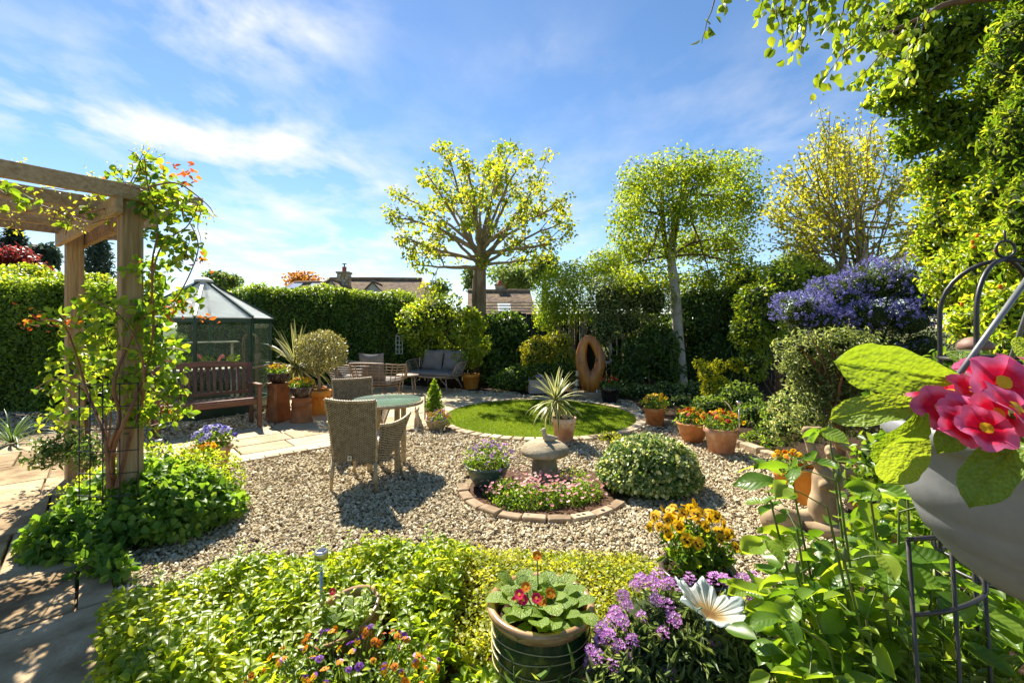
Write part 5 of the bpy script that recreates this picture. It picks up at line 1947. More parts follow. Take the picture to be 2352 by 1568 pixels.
# ------------------------------------------------------------------ solar lamps
def solar_lamp(label, loc, hgt, grp='solar stake lamps'):
    t = thing('solar_lamp', label, 'lamp', loc, 0, grp)
    MB().tube([(0, 0, 0), (0, 0, hgt - .085)], .008, 8).build('stake', M['steel'], t)
    MB().lathe([(.001, -.045), (.016, -.043), (.017, -.03), (.024, .03), (.024, .032)], 16, (0, 0, hgt - .055)).build('lens', M['lamp_glass'], t)
    MB().lathe([(.001, 0), (.008, 0), (.004, .03), (.001, .03)], 8, (0, 0, hgt - .09)).build('bulb', M['steel'], t)
    c_ = MB().lathe([(.024, -.022), (.030, -.022), (.030, .010), (.027, .013), (.001, .013)], 18, (0, 0, hgt)).build('cap', M['steel'], t)
    MB().box((0, 0, hgt + .0145), (.032, .032, .003)).build('cell', M['solar_cell'], c_)
    return t


c = at(738, 1275, 2.08)
solar_lamp('tall steel solar lamp standing in the front mint', (c[0], c[1], 0), c[2] + .01)
c = at(365, 1012, 3.9)
solar_lamp('steel solar lamp among the leaves at the pergola post', (c[0], c[1], 0), c[2])
solar_lamp('steel solar lamp in the large pot of red pansies', (2.60, 5.20, .27), .36)
c = at(2108, 1070, 2.2)
solar_lamp('steel solar lamp behind the rose leaves', (c[0], c[1], 0), c[2] + .05)

# ------------------------------------------------------------------ glass flower bird bath
c = at(1630, 1402, 1.60)
t_ = thing('glass_flower_dish', 'pressed-glass flower-shaped dish on a green stake', 'bird bath', (c[0], c[1], 0))
MB().tube([(-.02, 0, 0), (-.005, -.0, c[2] - .03)], .0065, 8).build('stake', M['verdigris'], t_)
vs, fs = [], []
nr_, na = 8, 90
for j in range(nr_ + 1):
    q = j / nr_
    for i in range(na):
        a = 2 * PI * i / na
        lob = (.5 + .5 * math.cos(6 * a)) ** .7
        tip = (.5 + .5 * math.cos(6 * a)) ** 5
        r_ = q * (.098 + .030 * lob * q + .014 * tip * q)
        z = .045 * q ** 1.8 + .012 * q * q * math.sin(6 * a + 1) + .006 * math.sin(18 * a) * q * q
        vs.append((r_ * math.cos(a), r_ * math.sin(a), z))
for j in range(nr_):
    for i in range(na):
        fs.append((j * na + i, j * na + (i + 1) % na, (j + 1) * na + (i + 1) % na, (j + 1) * na + i))
n0 = len(vs)
vs += [(x, y, z - .006) for (x, y, z) in vs]
fs += [tuple(n0 + q for q in f[::-1]) for f in fs]
fs += [(nr_ * na + i, nr_ * na + (i + 1) % na, n0 + nr_ * na + (i + 1) % na, n0 + nr_ * na + i) for i in range(na)]
dish = MB().add(vs, fs, 0, True).build('glass_dish', M['milk'], t_, (0, 0, c[2] - .012), (math.radians(7), math.radians(13), .35))
for k_ in range(4):
    a = k_ * PI / 2 + .4
    pts = [(.02 * math.cos(a), .02 * math.sin(a), -.018), (.085 * math.cos(a), .085 * math.sin(a), .005), (.12 * math.cos(a), .12 * math.sin(a), .035), (.126 * math.cos(a), .126 * math.sin(a), .052), (.114 * math.cos(a + .06), .114 * math.sin(a + .06), .060), (.105 * math.cos(a), .105 * math.sin(a), .052), (.11 * math.cos(a - .05), .11 * math.sin(a - .05), .046)]
    MB().tube(pts, .0022, 6).build('wire_claw', M['verdigris'], dish)

# ------------------------------------------------------------------ hanging basket on its crook
HB = np.array([.828, .70])
HZ = 1.342
t_ = thing('hanging_basket', 'grey hanging basket of hot-pink primulas', 'hanging basket', (HB[0], HB[1], HZ))
MB().lathe([(.172, -.06), (.182, -.004), (.190, .004), (.200, .004), (.204, -.003), (.203, -.022), (.197, -.028), (.187, -.03), (.183, -.045), (.178, -.09), (.168, -.13), (.163, -.134), (.160, -.145), (.148, -.175), (.142, -.179), (.136, -.190), (.11, -.222), (.07, -.252), (.03, -.268), (.001, -.272)], 72).build('pot', M['grey_pot'], t_)
MB().disc(.178, -.02, 36, dome=.02).build('soil', M['mulch'], t_)
apex = np.array([0, 0, .278])
for a in (PI, PI + 2.09, PI - 2.09):
    e = np.array([.196 * math.cos(a), .196 * math.sin(a), .004])
    MB().tube([e, apex], .0042, 8).build('hanger_rod', M['grey_metal'], t_)
MB().tube([(.012 * math.cos(a), 0, .292 + .014 * math.sin(a)) for a in np.linspace(0, 2 * PI, 17)[:-1]], .003, 6, closed=True).build('ring', M['grey_metal'], t_)
hk = thing('crook_pole', 'tall black iron crook that the hanging basket hangs from', 'pole', (1.16, .78, 0))
dx, dy = HB[0] - 1.16, HB[1] - .78
pts = [(0, 0, 0), (0, 0, 1.0), (0, 0, 1.80)] + [(dx * .5 * (1 - math.cos(a)), dy * .5 * (1 - math.cos(a)), 1.80 + .16 * math.sin(a)) for a in np.linspace(.3, PI, 10)] + [(dx, dy, HZ + .30)]
MB().tube(pts, .008, 8).build('crook', M['black_metal'], hk)

big = []
for i, (bend, ruf) in enumerate(((.5, .02), (.25, .012), (1.1, .02), (.8, .025), (-.3, .02))):
    vs, fs = leaf_blade(1, .46, PRIM_ROWS, 18, 32, .08, bend, ruf, 20 + i, .010)
    big.append(MB().add(vs, fs, 0, True).mesh('leaf', M['primula']))


def big_leaf(pb, pt, yb, yt, nrm, kind, wscale=1.0):
    b, e = at(pb[0], pb[1], yb), at(pt[0], pt[1], yt)
    d = e - b
    L_ = np.linalg.norm(d)
    off = np.array([HB[0], HB[1], HZ])
    obj('leaf', big[kind], t_, b - off, frame_rot(d, np.asarray(nrm, float)), (L_ * wscale * 1.15, L_ * 1.05, L_))


big_leaf((2215, 872), (1962, 838), .66, .62, (-.1, -1, -.05), 1, .66)
big_leaf((2160, 928), (1946, 932), .64, .62, (.0, -.75, .65), 0, .6)
big_leaf((2110, 945), (2085, 1128), .62, .60, (-.2, -1, -.1), 3, 1.05)
big_leaf((2105, 950), (2052, 1085), .64, .62, (-.5, -.9, -.1), 2, 1.0)
big_leaf((2125, 948), (2118, 1045), .58, .58, (.2, -.9, .4), 2, 1.5)
big_leaf((2410, 950), (2222, 1080), .55, .51, (-.6, -.4, .7), 3, .6)
big_leaf((2330, 870), (2225, 832), .80, .86, (0, -.3, .95), 0, .9)
big_leaf((2380, 880), (2352, 775), .72, .74, (.1, -1, .0), 1, 1.2)
big_leaf((2260, 860), (2190, 800), .86, .90, (0, -.9, .1), 0, 1.0)
big_leaf((2300, 930), (2170, 985), .60, .57, (.0, -.4, .9), 3, .6)
big_leaf((2420, 900), (2560, 850), .60, .60, (0, -.4, .9), 0)
big_leaf((2420, 900), (2500, 700), .75, .80, (0, -.4, .9), 1)
for i in range(7):
    a = .1 + i * .5
    d = np.array([math.cos(a), math.sin(a), .35])
    obj('leaf', big[i % 5], t_, (.06 * math.cos(a) + .02, .06 * math.sin(a) + .02, -.005), frame_rot(d, (0, 0, 1)), (.15,) * 3)


def prim_petal(seed):
    r = random.Random(seed)
    vs, fs = [], []
    nu_, nv_ = 10, 8
    for j in range(nv_ + 1):
        v = j / nv_
        notch = lambda u: 1 - .14 * math.exp(-(u / .22) ** 2)
        for i in range(nu_ + 1):
            u = 2 * i / nu_ - 1
            hw = .16 + .62 * v ** .8
            y = (.10 + .95 * v * (notch(u) if v > .5 else 1)) * (1 - .18 * u * u * v)
            z = .18 * v * v - .05 * u * u + .05 * v * math.sin(4 * u + seed) - .25 * max(v - .7, 0)
            vs.append((u * hw, y, z))
    for j in range(nv_):
        for i in range(nu_):
            a = j * (nu_ + 1) + i
            fs.append((a, a + 1, a + nu_ + 2, a + nu_ + 1))
    m_ = MB().add([(x * .033, y * .033, z * .033) for (x, y, z) in vs], fs, 0, True)
    return m_.mesh('petal', M['primula_petal'])


petals = [prim_petal(i) for i in range(3)]
eye_me = MB()
fan(eye_me, (0, 0), .0085, 10, .004, 0, .001)
eye_me = eye_me.mesh('flower', M['p_eye'])
for i, (px, py, Yd, nv, s_) in enumerate(((2300, 880, .60, (-.1, -.85, .45), 1.15), (2345, 850, .66, (.4, -.5, .8), 1.0), (2185, 905, .66, (-.3, -.55, .8), .9), (2160, 938, .61, (-.3, -.8, .5), .9), (2235, 900, .62, (.1, -.6, .7), .9), (2290, 950, .55, (.1, -.7, .6), .85),
                                         (2230, 955, .57, (0, -.6, .8), 1.0), (2250, 850, .74, (-.2, -.4, .9), .9), (2205, 978, .555, (0, -.75, .6), .8), (2140, 905, .69, (-.8, -.3, .6), .9), (2330, 940, .53, (.3, -.6, .7), 1.1), (2262, 985, .53, (-.1, -.7, .6), .85), (2420, 860, .6, (.3, -.4, .8), 1.1))):
    b = at(px, py, Yd) - np.array([HB[0], HB[1], HZ])
    fl = obj('flower', eye_me, t_, b, face_rot(nv), (s_,) * 3)
    for k_ in range(5):
        obj('petal', random.choice(petals), fl, (0, 0, .0004 * k_), (0, 0, 2 * PI * k_ / 5 + .3 * i))
    MB().tube([(b[0] * .5, b[1] * .5 + .02, -.01), b - unit(nv) * .003], .003, 5).build('flower_stem', M['stem_green'], t_)

# ------------------------------------------------------------------ domed obelisk
OC = np.array([1.413, 1.30])
OR_, OZ = .142, 1.405
t_ = thing('obelisk', 'black metal domed plant obelisk with a ring finial', 'plant support', (OC[0], OC[1], 0))
for ai, a in enumerate((PI - .5, PI + .35, .35, -.35)):
    ca, sa = math.cos(a), math.sin(a)
    pts = [(OR_ * ca, OR_ * sa, 0), (OR_ * ca, OR_ * sa, .7), (OR_ * .99 * ca, OR_ * .99 * sa, OZ), (OR_ * ca, OR_ * sa, OZ + .10)]
    pts += [(OR_ * math.cos(e) * ca, OR_ * math.cos(e) * sa, OZ + .13 + .155 * math.sin(e)) for e in np.linspace(.1, PI / 2, 9)]
    MB().tube(pts, .0062, 8).build('upright', M['black_metal'], t_)
for z in (OZ, .8, .35):
    MB().tube([(OR_ * math.cos(a), OR_ * math.sin(a), z) for a in np.linspace(0, 2 * PI, 33)[:-1]], .0055, 7, closed=True).build('hoop', M['black_metal'], t_)
MB().tube([(.027 * math.cos(a), 0, OZ + .315 + .024 * math.sin(a)) for a in np.linspace(0, 2 * PI, 25)[:-1]], .004, 7, closed=True).build('ring_finial', M['black_metal'], t_)
MB().tube([(0, 0, OZ + .335), (-.004, 0, OZ + .37)], .003, 6).build('spike', M['black_metal'], t_)
c = at(2240, 812, 1.75)
t_ = thing('lantern', 'rusty brown domed lantern on a post behind the obelisk', 'lantern', (c[0], c[1], 0))
MB().lathe([(.001, .045), (.03, .04), (.05, .02), (.055, 0), (.05, -.004), (.001, -.004)], 20, (0, 0, c[2] + .02)).build('cap', M['lamp_rust'], t_)
MB().lathe([(.042, -.06), (.042, 0)], 16, (0, 0, c[2] + .018)).build('lens', M['lamp_glass'], t_)
MB().tube([(0, 0, 0), (0, 0, c[2] - .04)], .014, 8).build('post', M['black_metal'], t_)
MB().lathe([(.001, -.01), (.045, -.01), (.045, .0), (.001, 0)], 16, (0, 0, c[2] - .04)).build('collar', M['lamp_rust'], t_)

# ------------------------------------------------------------------ half-round plant support among the roses
t_ = thing('plant_support', 'rusty black half-round plant support standing among the roses', 'plant support', (.88, .95, 0))
ups = [(.785, .90, 1.077), (.884, .918, 1.13), (1.003, .972, 1.077), (1.071, 1.062, 1.077), (1.08, 1.17, 1.077)]
for (x, y, z) in ups:
    MB().tube([(x - .88 + .09, y - .95 + .02, 0), (x - .88 + .045, y - .95 + .01, .55), (x - .88, y - .95, z)], .0042, 7).build('upright', M['black_metal'], t_)


def smooth_path(pts, n_=24):
    P = np.asarray(pts, float)
    d = np.r_[0, np.cumsum(np.linalg.norm(np.diff(P, axis=0), axis=1))]
    out = []
    for t in np.linspace(0, d[-1], n_):
        i = min(np.searchsorted(d, t, 'right') - 1, len(P) - 2)
        u = (t - d[i]) / (d[i + 1] - d[i])
        p0, p1, p2, p3 = P[max(i - 1, 0)], P[i], P[i + 1], P[min(i + 2, len(P) - 1)]
        out.append(.5 * ((2 * p1) + (-p0 + p2) * u + (2 * p0 - 5 * p1 + 4 * p2 - p3) * u * u + (-p0 + 3 * p1 - 3 * p2 + p3) * u ** 3))
    return np.array(out)


for z in (1.077, .928):
    MB().tube(smooth_path([(x - .88 + .085 * (1.077 - z), y - .95 + .002, z) for (x, y, _) in ups]), .0048, 7).build('hoop', M['black_metal'], t_)

# ------------------------------------------------------------------ wire grid at the rose by the pergola post
t_ = thing('wire_trellis', 'black wire grid trellis wrapped round the climbing rose', 'trellis', (-2.74, 3.08, 0))
for i in range(5):
    x = -.20 + .10 * i
    MB().tube([(x, -.04 + .5 * abs(x) ** 1.5, 0), (x, -.04 + .5 * abs(x) ** 1.5, 1.12)], .004, 5).build('wire', M['black_metal'], t_)
for j in range(6):
    z = .36 + .15 * j
    MB().tube([(x, -.045 + .5 * abs(x) ** 1.5, z + .02 * x) for x in np.linspace(-.21, .21, 7)], .004, 5).build('wire', M['black_metal'], t_)

# ------------------------------------------------------------------ back fence, mirrors, gate piece
t_ = thing('board_fence', 'dark stained board fence behind the shrubs at the end of the garden', 'fence', (0, 12.35, 0))
bm = MB().box((0, 0, .92), (.138, .02, 1.84), ch=.003).mesh('board', M['fence'])
for i in range(80):
    obj('board', bm, t_, (-3.6 + .145 * i, random.uniform(-.004, .004), random.uniform(-.01, .01)))
for i in range(7):
    MB().box((-3.6 + 1.9 * i, .07, .95), (.1, .1, 1.9), ch=.004).build('post', M['fence'], t_)
for z in (.35, 1.5):
    MB().box((2.1, .035, z), (11.5, .05, .08)).build('rail', M['fence'], t_)
for j in range(4):
    MB().box((.9, -.02, 1.90 + .08 * j), (3.4, .02, .03)).build('trellis_slat', M['trough'], t_)
c = at(1226, 775, 12.1)
t_ = thing('green_gate', 'grey-green slatted garden gate showing between the shrubs', 'gate', (c[0], 12.28, 0))
for i in range(7):
    MB().box((-.39 + .13 * i, 0, .88), (.10, .025, 1.7), ch=.003).build('slat', M['fence_green'], t_)
for z in (.35, 1.45):
    MB().box((0, .03, z), (.9, .03, .1)).build('rail', M['fence_green'], t_)
c = at(917, 812, 12.0)
t_ = thing('window_mirror', 'cream arched window-shaped mirror hung on the dark fence', 'mirror', (c[0], c[1], c[2]))
w_, h_ = .17, .46
for x in (-w_ / 2, 0, w_ / 2):
    MB().box((x, 0, h_ / 2), (.016, .02, h_)).build('glazing_bar', M['white_paint'], t_)
for j in range(5):
    MB().box((0, .003, h_ * j / 4), (w_ + .016, .018, .016)).build('glazing_bar', M['white_paint'], t_)
MB().tube([(-w_ / 2, 0, h_), (-w_ / 4, 0, h_ + .07), (0, 0, h_ + .1), (w_ / 4, 0, h_ + .07), (w_ / 2, 0, h_)], .009, 5).build('arch', M['white_paint'], t_)
MB().box((0, .015, h_ / 2), (w_, .004, h_)).build('pane', M['glass'], t_)
c = at(1390, 800, 11.2)
t_ = thing('framed_mirror', 'cream-framed rectangular garden mirror behind the wood sculpture', 'mirror', (c[0], c[1], c[2] - .3))
for (x, z, a, b) in ((-.14, .3, .05, .72), (.14, .3, .05, .72), (0, -.04, .33, .05), (0, .64, .33, .05)):
    MB().box((x, 0, z), (a, .03, b), ch=.004).build('frame_bar', M['white_paint'], t_)
m2 = NT('mirror_glass')
mirror = m2.done(m2.pbr((.8, .82, .8), .05, None, .5, 1.0))
MB().box((0, .01, .3), (.25, .005, .66)).build('pane', mirror, t_)
MB().box((0, .06, .0), (.06, .06, 1.3), ch=.003).build('hanging_post', M['fence'], t_)


# ------------------------------------------------------------------ houses beyond the hedge
def uv_quad(me_, quads):
    uv = me_.uv_layers.new(name='UVMap')
    for poly in me_.polygons:
        q = quads[poly.index]
        for li, c_ in zip(poly.loop_indices, q):
            uv.data[li].uv = c_


def roof_face(parent, pts, mat, name='roof', th=.12, part=None):
    """tiled slope: a slab over a planar polygon, uv in metres along eave and slope"""
    P = [np.asarray(p_, float) for p_ in pts]
    e = unit(P[1] - P[0])
    nn = unit(np.cross(P[1] - P[0], P[2] - P[0]))
    f_ = np.cross(nn, e)
    n_ = len(P)
    vs = P + [q - nn * th for q in P]
    fs = [tuple(range(n_)), tuple(range(2 * n_ - 1, n_ - 1, -1))] + [(i, n_ + i, n_ + (i + 1) % n_, (i + 1) % n_) for i in range(n_)]
    me_ = MB().add(vs, fs).mesh(name, mat)
    uvs = [[(np.dot(vs[i] - P[0], e), np.dot(vs[i] - P[0], f_)) for i in fc] for fc in fs]
    uv_quad(me_, uvs)
    return obj(name, me_, parent)


def house(name, label, loc, rz, L, Wd, ze, zr, hip):
    t = thing(name, label, 'house', loc, rz)
    a, b = L / 2, Wd / 2
    MB().box((0, 0, ze / 2), (L - .5, Wd - .5, ze)).build('wall', M['cotswold'], t)
    r0, r1 = -a + hip[0], a - hip[1]
    roof_face(t, [(-a, -b, ze), (a, -b, ze), (r1, 0, zr), (r0, 0, zr)], M['tiles'])
    roof_face(t, [(a, b, ze), (-a, b, ze), (r0, 0, zr), (r1, 0, zr)], M['tiles'])
    if hip[0] > .1:
        roof_face(t, [(-a, b, ze), (-a, -b, ze), (r0, 0, zr)], M['tiles'])
    if hip[1] > .1:
        roof_face(t, [(a, -b, ze), (a, b, ze), (r1, 0, zr)], M['tiles'])
    ridge = MB().tube([(r0, 0, zr + .03), ((r0 + r1) / 2, 0, zr + .05), (r1, 0, zr + .03)], .12, 8)
    ridge.build('ridge', M['ridge'], t)
    if hip[0] > .1:
        MB().tube([(r0, 0, zr), (-a, -b, ze)], .11, 8).build('ridge', M['ridge'], t)
    if hip[1] > .1:
        MB().tube([(r1, 0, zr), (a, -b, ze)], .11, 8).build('ridge', M['ridge'], t)
    return t


def dormer(t, x, y0, zb, w_, zr, depth, mat=None):
    """gabled dormer facing -y"""
    MB().add([(x - w_ / 2, y0, zb), (x + w_ / 2, y0, zb), (x, y0, zr - .06), (x - w_ / 2, y0 + .3, zb), (x + w_ / 2, y0 + .3, zb), (x, y0 + .3, zr - .06)],
             [(0, 1, 2), (5, 4, 3), (0, 2, 5, 3), (1, 4, 5, 2), (0, 3, 4, 1)]).build('gable', M['render_wall'], t)
    y1 = y0 + depth
    for sg in (-1, 1):
        pts = [(x + sg * w_ / 2 * 1.12, y0 - .12, zb - .08), (x, y0 - .12, zr), (x, y1, zr), (x + sg * w_ / 2 * 1.12, y1, zb - .08)]
        roof_face(t, pts if sg < 0 else pts[::-1], M['tiles'], 'dormer_roof', .07)
    MB().tube([(x, y0 - .13, zr + .02), (x, y1, zr + .02)], .08, 6).build('dormer_ridge', M['ridge'], t)


YH1 = 30.0
xw = lambda x, Y=YH1: (x - CX) * Y / F
zw = lambda y, Y=YH1: H - (y - YH) * Y / F
x0, x1 = xw(655), xw(985)
t_ = house('tiled_house', 'brown tiled bungalow with a stone chimney beyond the hedge', ((x0 + x1) / 2, YH1 + 3.6, 0), math.radians(4), (x1 - x0) + 1.0, 8.0, 2.5, zw(637) + .25, (2.1, 1.7))
dormer(t_, xw(752) - (x0 + x1) / 2, -3.6, zw(678), 2.0, zw(642), 3.2)
dormer(t_, xw(845) - (x0 + x1) / 2, -3.4, zw(678), 1.8, zw(645), 3.4)
cx_ = xw(759) - (x0 + x1) / 2
chim = MB().box((cx_, -1.3, 4.35), (.80, .60, 1.75)).build('chimney', M['soil'], t_)
r = random.Random(4)
for row in range(8):
    z = 3.62 + .21 * row
    xo = (row % 2) * .14
    for sx_, w2 in ((-.29 + xo * .5, .27), (0 + xo * .5, .26), (.27 + xo * .4, .24)):
        w2 = min(w2, .80 - abs(sx_) * 1.3)
        MB().box((cx_ + sx_, -1.3 - .3, z), (w2 * r.uniform(.9, 1), .06, .195), ch=.012).build('stone_block', M['cotswold'], chim)
    MB().box((cx_ + .40, -1.3, z), (.06, .56, .195), ch=.012).build('stone_block', M['cotswold'], chim)
MB().box((cx_, -1.3, 5.27), (.96, .78, .13), ch=.02).build('cap', M['stone'], chim)
MB().lathe([(.17, 0), (.15, .1), (.15, .30), (.17, .32), (.17, .36), (.12, .36), (.001, .30)], 12, (cx_ + .02, -1.3, 5.33)).build('chimney_flue', M['redpot'], chim)
MB().tube([(cx_ + .02, -1.3, 5.62), (cx_ + .02, -1.3, 5.9)], .05, 8).build('cowl_stem', M['grey_metal'], chim)
MB().lathe([(.001, .04), (.16, .03), (.17, 0), (.001, -.02)], 12, (cx_ + .02, -1.3, 5.9)).build('cowl', M['black_metal'], chim)
fx = xw(981) - (x0 + x1) / 2
fl_ = MB().tube([(fx, -1.6, 2.6), (fx, -1.6, zw(641))], .13, 10).build('metal_flue', M['black_metal'], t_)
MB().lathe([(.001, .03), (.2, .02), (.21, 0), (.001, -.02)], 12, (fx, -1.6, zw(638))).build('cowl', M['black_metal'], fl_)
# wing with solar panels
xa, xb = xw(548), xw(725)
t2 = house('tiled_house', 'low tiled wing with pale solar panels beyond the hedge', ((xa + xb) / 2, YH1 + 4.5, 0), math.radians(-3), (xb - xa) + .2, 8.0, 2.4, zw(651) + .45, (1.6, .0))
b = 4.0
zr_ = zw(651) + .45
for i, (px0, px1) in enumerate(((596, 628), (652, 676), (676, 706))):
    ax_, bx_ = xw(px0) - (xa + xb) / 2, xw(px1) - (xa + xb) / 2
    for k_ in range(2 if i == 0 else 1):
        s0, s1 = .04 + .46 * k_, .48 + .46 * k_
        q = lambda x, s_: np.array([x, -b * s_, zr_ - (zr_ - 2.4) * s_ + .09])
        sh = .0
        roof_face(t2, [q(ax_ - .5 * s1, s1), q(bx_ - .5 * s1, s1), q(bx_ - .5 * s0, s0), q(ax_ - .5 * s0, s0)], M['panel'], 'solar_panel', .05)
YH2 = 27.0
xa, xb = xw(1062, YH2), xw(1224, YH2)
t3 = house('tiled_house', 'small tiled house with a stone gable and skylight beyond the fence', ((xa + xb) / 2, YH2 + 3.4, 0), math.radians(5), xb - xa, 6.8, 2.0, zw(671, YH2) + .30, (0, 0))
a = (xb - xa) / 2 - .25
zr_ = zw(671, YH2) + .30
for sg in (1, -1):
    MB().add([(sg * a, -3.2, 2.0), (sg * a, 3.2, 2.0), (sg * a, 0, zr_ - .1), (sg * a - sg * .2, -3.2, 2.0), (sg * a - sg * .2, 3.2, 2.0), (sg * a - sg * .2, 0, zr_ - .1)],
             [(0, 1, 2), (5, 4, 3), (0, 2, 5, 3), (1, 4, 5, 2), (0, 3, 4, 1)]).build('gable', M['cotswold'], t3)
ch3 = MB().box((xw(1145, YH2) - (xa + xb) / 2, .3, zr_ + .05), (.62, .5, .8), ch=.02).build('chimney', M['cotswold'], t3)
MB().box((xw(1145, YH2) - (xa + xb) / 2, .3, zr_ + .47), (.74, .6, .08), ch=.01).build('cap', M['redpot'], ch3)
MB().lathe([(.16, 0), (.13, .25), (.001, .25)], 10, (xw(1145, YH2) - (xa + xb) / 2, .3, zr_ + .5)).build('chimney_flue', M['redpot'], ch3)
q = lambda x, s_, o=0: np.array([x, -3.4 * s_, zr_ - (zr_ - 2.0) * s_ + .06 + o])
xs = xw(1152, YH2) - (xa + xb) / 2
roof_face(t3, [q(xs - .45, .80), q(xs + .35, .80), q(xs + .35, .52), q(xs - .45, .52)], M['white_paint'], 'skylight_frame', .05)
roof_face(t3, [q(xs - .38, .77, .02), q(xs + .28, .77, .02), q(xs + .28, .55, .02), q(xs - .38, .55, .02)], M['skylight'], 'skylight_pane', .02)


# ------------------------------------------------------------------ planting
def shrub(name, label, cat, blobs, mat, size, dens=450, shape='oval', wd=.55, inner=.72, stems=5, shell=.55, lump=.2, up=.35, droop=.2, jit=.7, tone=(.5, .26), group=None, stem_mat=None, stem_r=.014, base=None, spr=.12):
    """shrub from lumpy crowns given as (column, row, distance, half width, half height) read off the photograph"""
    cs = [at(b[0], b[1], b[2]) for b in blobs]
    if base is None:
        cc = np.mean(cs, 0)
        base = np.array([cc[0], cc[1], 0])
    base = np.asarray(base, float)
    t = thing(name, label, cat, base, 0, group)
    f_ = Fol()
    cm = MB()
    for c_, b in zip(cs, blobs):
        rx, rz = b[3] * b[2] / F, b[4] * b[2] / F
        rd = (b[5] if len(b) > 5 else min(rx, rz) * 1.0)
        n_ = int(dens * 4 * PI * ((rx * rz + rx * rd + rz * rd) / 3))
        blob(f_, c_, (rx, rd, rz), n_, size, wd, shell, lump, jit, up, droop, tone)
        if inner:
            core(MB(), c_ - base, (rx * inner, rd * inner, rz * inner)).build('shade_filler', M['core'], t)
    f_.build('foliage', mat, shape, t, base)
    if stems:
        for i in range(stems):
            c_ = cs[i % len(cs)] - base
            b = blobs[i % len(cs)]
            s0 = np.array([random.uniform(-spr, spr), random.uniform(-spr, spr), 0])
            e = c_ + RNG.normal(size=3) * .25 * b[3] * b[2] / F
            mid_ = s0 + (e - s0) * .5 + RNG.normal(size=3) * .05
            MB().tube(smooth_path([s0, mid_, e], 7), np.linspace(stem_r, stem_r * .4, 7), 5).build('stem', stem_mat or M['twig'], t)
    return t


def hedge(name, label, poly, h, th, dens, size, mat, shape='oval', wd=.6, bulge=.10, tone=(.45, .25), toptone=.25):
    P = [np.asarray(q, float) for q in poly]
    org = np.array([P[0][0], P[0][1], 0])
    t = thing(name, label, 'hedge', org)
    f_ = Fol()
    cm = MB()
    for i in range(len(P) - 1):
        a, b = P[i], P[i + 1]
        d = b - a
        a, b = a - d / np.linalg.norm(d) * .2, b + d / np.linalg.norm(d) * .2
        d = b - a
        L_ = np.linalg.norm(d)
        d = d / L_
        nrm = np.array([d[1], -d[0]])
        if np.dot(nrm, -a) < 0:
            nrm = -nrm
        hh = h[i] if isinstance(h, (list, tuple)) else h
        hh2 = h[i + 1] if isinstance(h, (list, tuple)) else h
        per = hh + th + hh * .35
        n_ = int(L_ * per * dens)
        u = RNG.random(n_) * L_
        s_ = RNG.random(n_) * per
        H_ = hh + (hh2 - hh) * u / L_
        front = s_ < hh
        top = (s_ >= hh) & (s_ < hh + th)
        z = np.where(front, s_ / hh * H_, np.where(top, H_, H_ - (s_ - hh - th)))
        o_ = np.where(front, 0, np.where(top, -(s_ - hh), -th))
        bul = bulge * (np.sin(u * 2.3 + z * 1.7) + np.sin(u * 5.1 - z * 3.3 + 1) * .6) * .6
        dep = -RNG.random(n_) ** 2 * .16
        # eased shoulder
        sh = np.clip((z - H_ + .22) / .22, 0, 1) * front
        X = a[0] + d[0] * u + nrm[0] * (o_ + (bul + dep) * front - sh ** 2 * .12)
        Y = a[1] + d[1] * u + nrm[1] * (o_ + (bul + dep) * front - sh ** 2 * .12)
        Z = z + (bul * .6 + dep) * top + RNG.normal(size=n_) * .03
        Nn = np.stack([nrm[0] * front * 1.0, nrm[1] * front * 1.0, top * 1.0 + .35 + sh], 1) + RNG.normal(size=(n_, 3)) * .6
        Dd = RNG.normal(size=(n_, 3)) - np.array([0, 0, .35]) * front[:, None] + np.stack([nrm[0] * front, nrm[1] * front, top * .8], 1) * .5
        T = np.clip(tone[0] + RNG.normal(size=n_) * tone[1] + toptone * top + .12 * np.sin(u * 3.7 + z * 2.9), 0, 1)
        f_.add(np.stack([X, Y, np.maximum(Z, .03)], 1), Dd, Nn, size * RNG.uniform(.65, 1.25, n_), wd, T)
        ia, ib = a - nrm * .17, b - nrm * .17
        oa, ob = a - nrm * (th - .08), b - nrm * (th - .08)
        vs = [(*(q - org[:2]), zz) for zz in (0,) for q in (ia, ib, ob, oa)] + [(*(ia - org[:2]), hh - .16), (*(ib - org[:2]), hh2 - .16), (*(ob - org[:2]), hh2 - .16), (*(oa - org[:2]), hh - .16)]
        cm.add(vs, [(0, 1, 5, 4), (1, 2, 6, 5), (2, 3, 7, 6), (3, 0, 4, 7), (4, 5, 6, 7)])  # dark box added within the leaves to stop light passing through
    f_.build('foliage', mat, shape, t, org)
    cm.build('shade_filler', M['core'], t)
    return t


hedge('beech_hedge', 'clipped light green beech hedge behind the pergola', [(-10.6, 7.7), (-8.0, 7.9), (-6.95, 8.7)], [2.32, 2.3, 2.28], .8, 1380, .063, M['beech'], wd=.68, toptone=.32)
hedge('ivy_hedge', 'long dark green clipped hedge behind the greenhouse and lounge seats', [(-7.2, 10.1), (-6.1, 10.9), (-4.4, 11.7), (-2.75, 12.0)], [2.2, 2.42, 2.45, 2.30], .9, 1200, .070, M['hedge'], wd=.72, bulge=.16, toptone=.42)

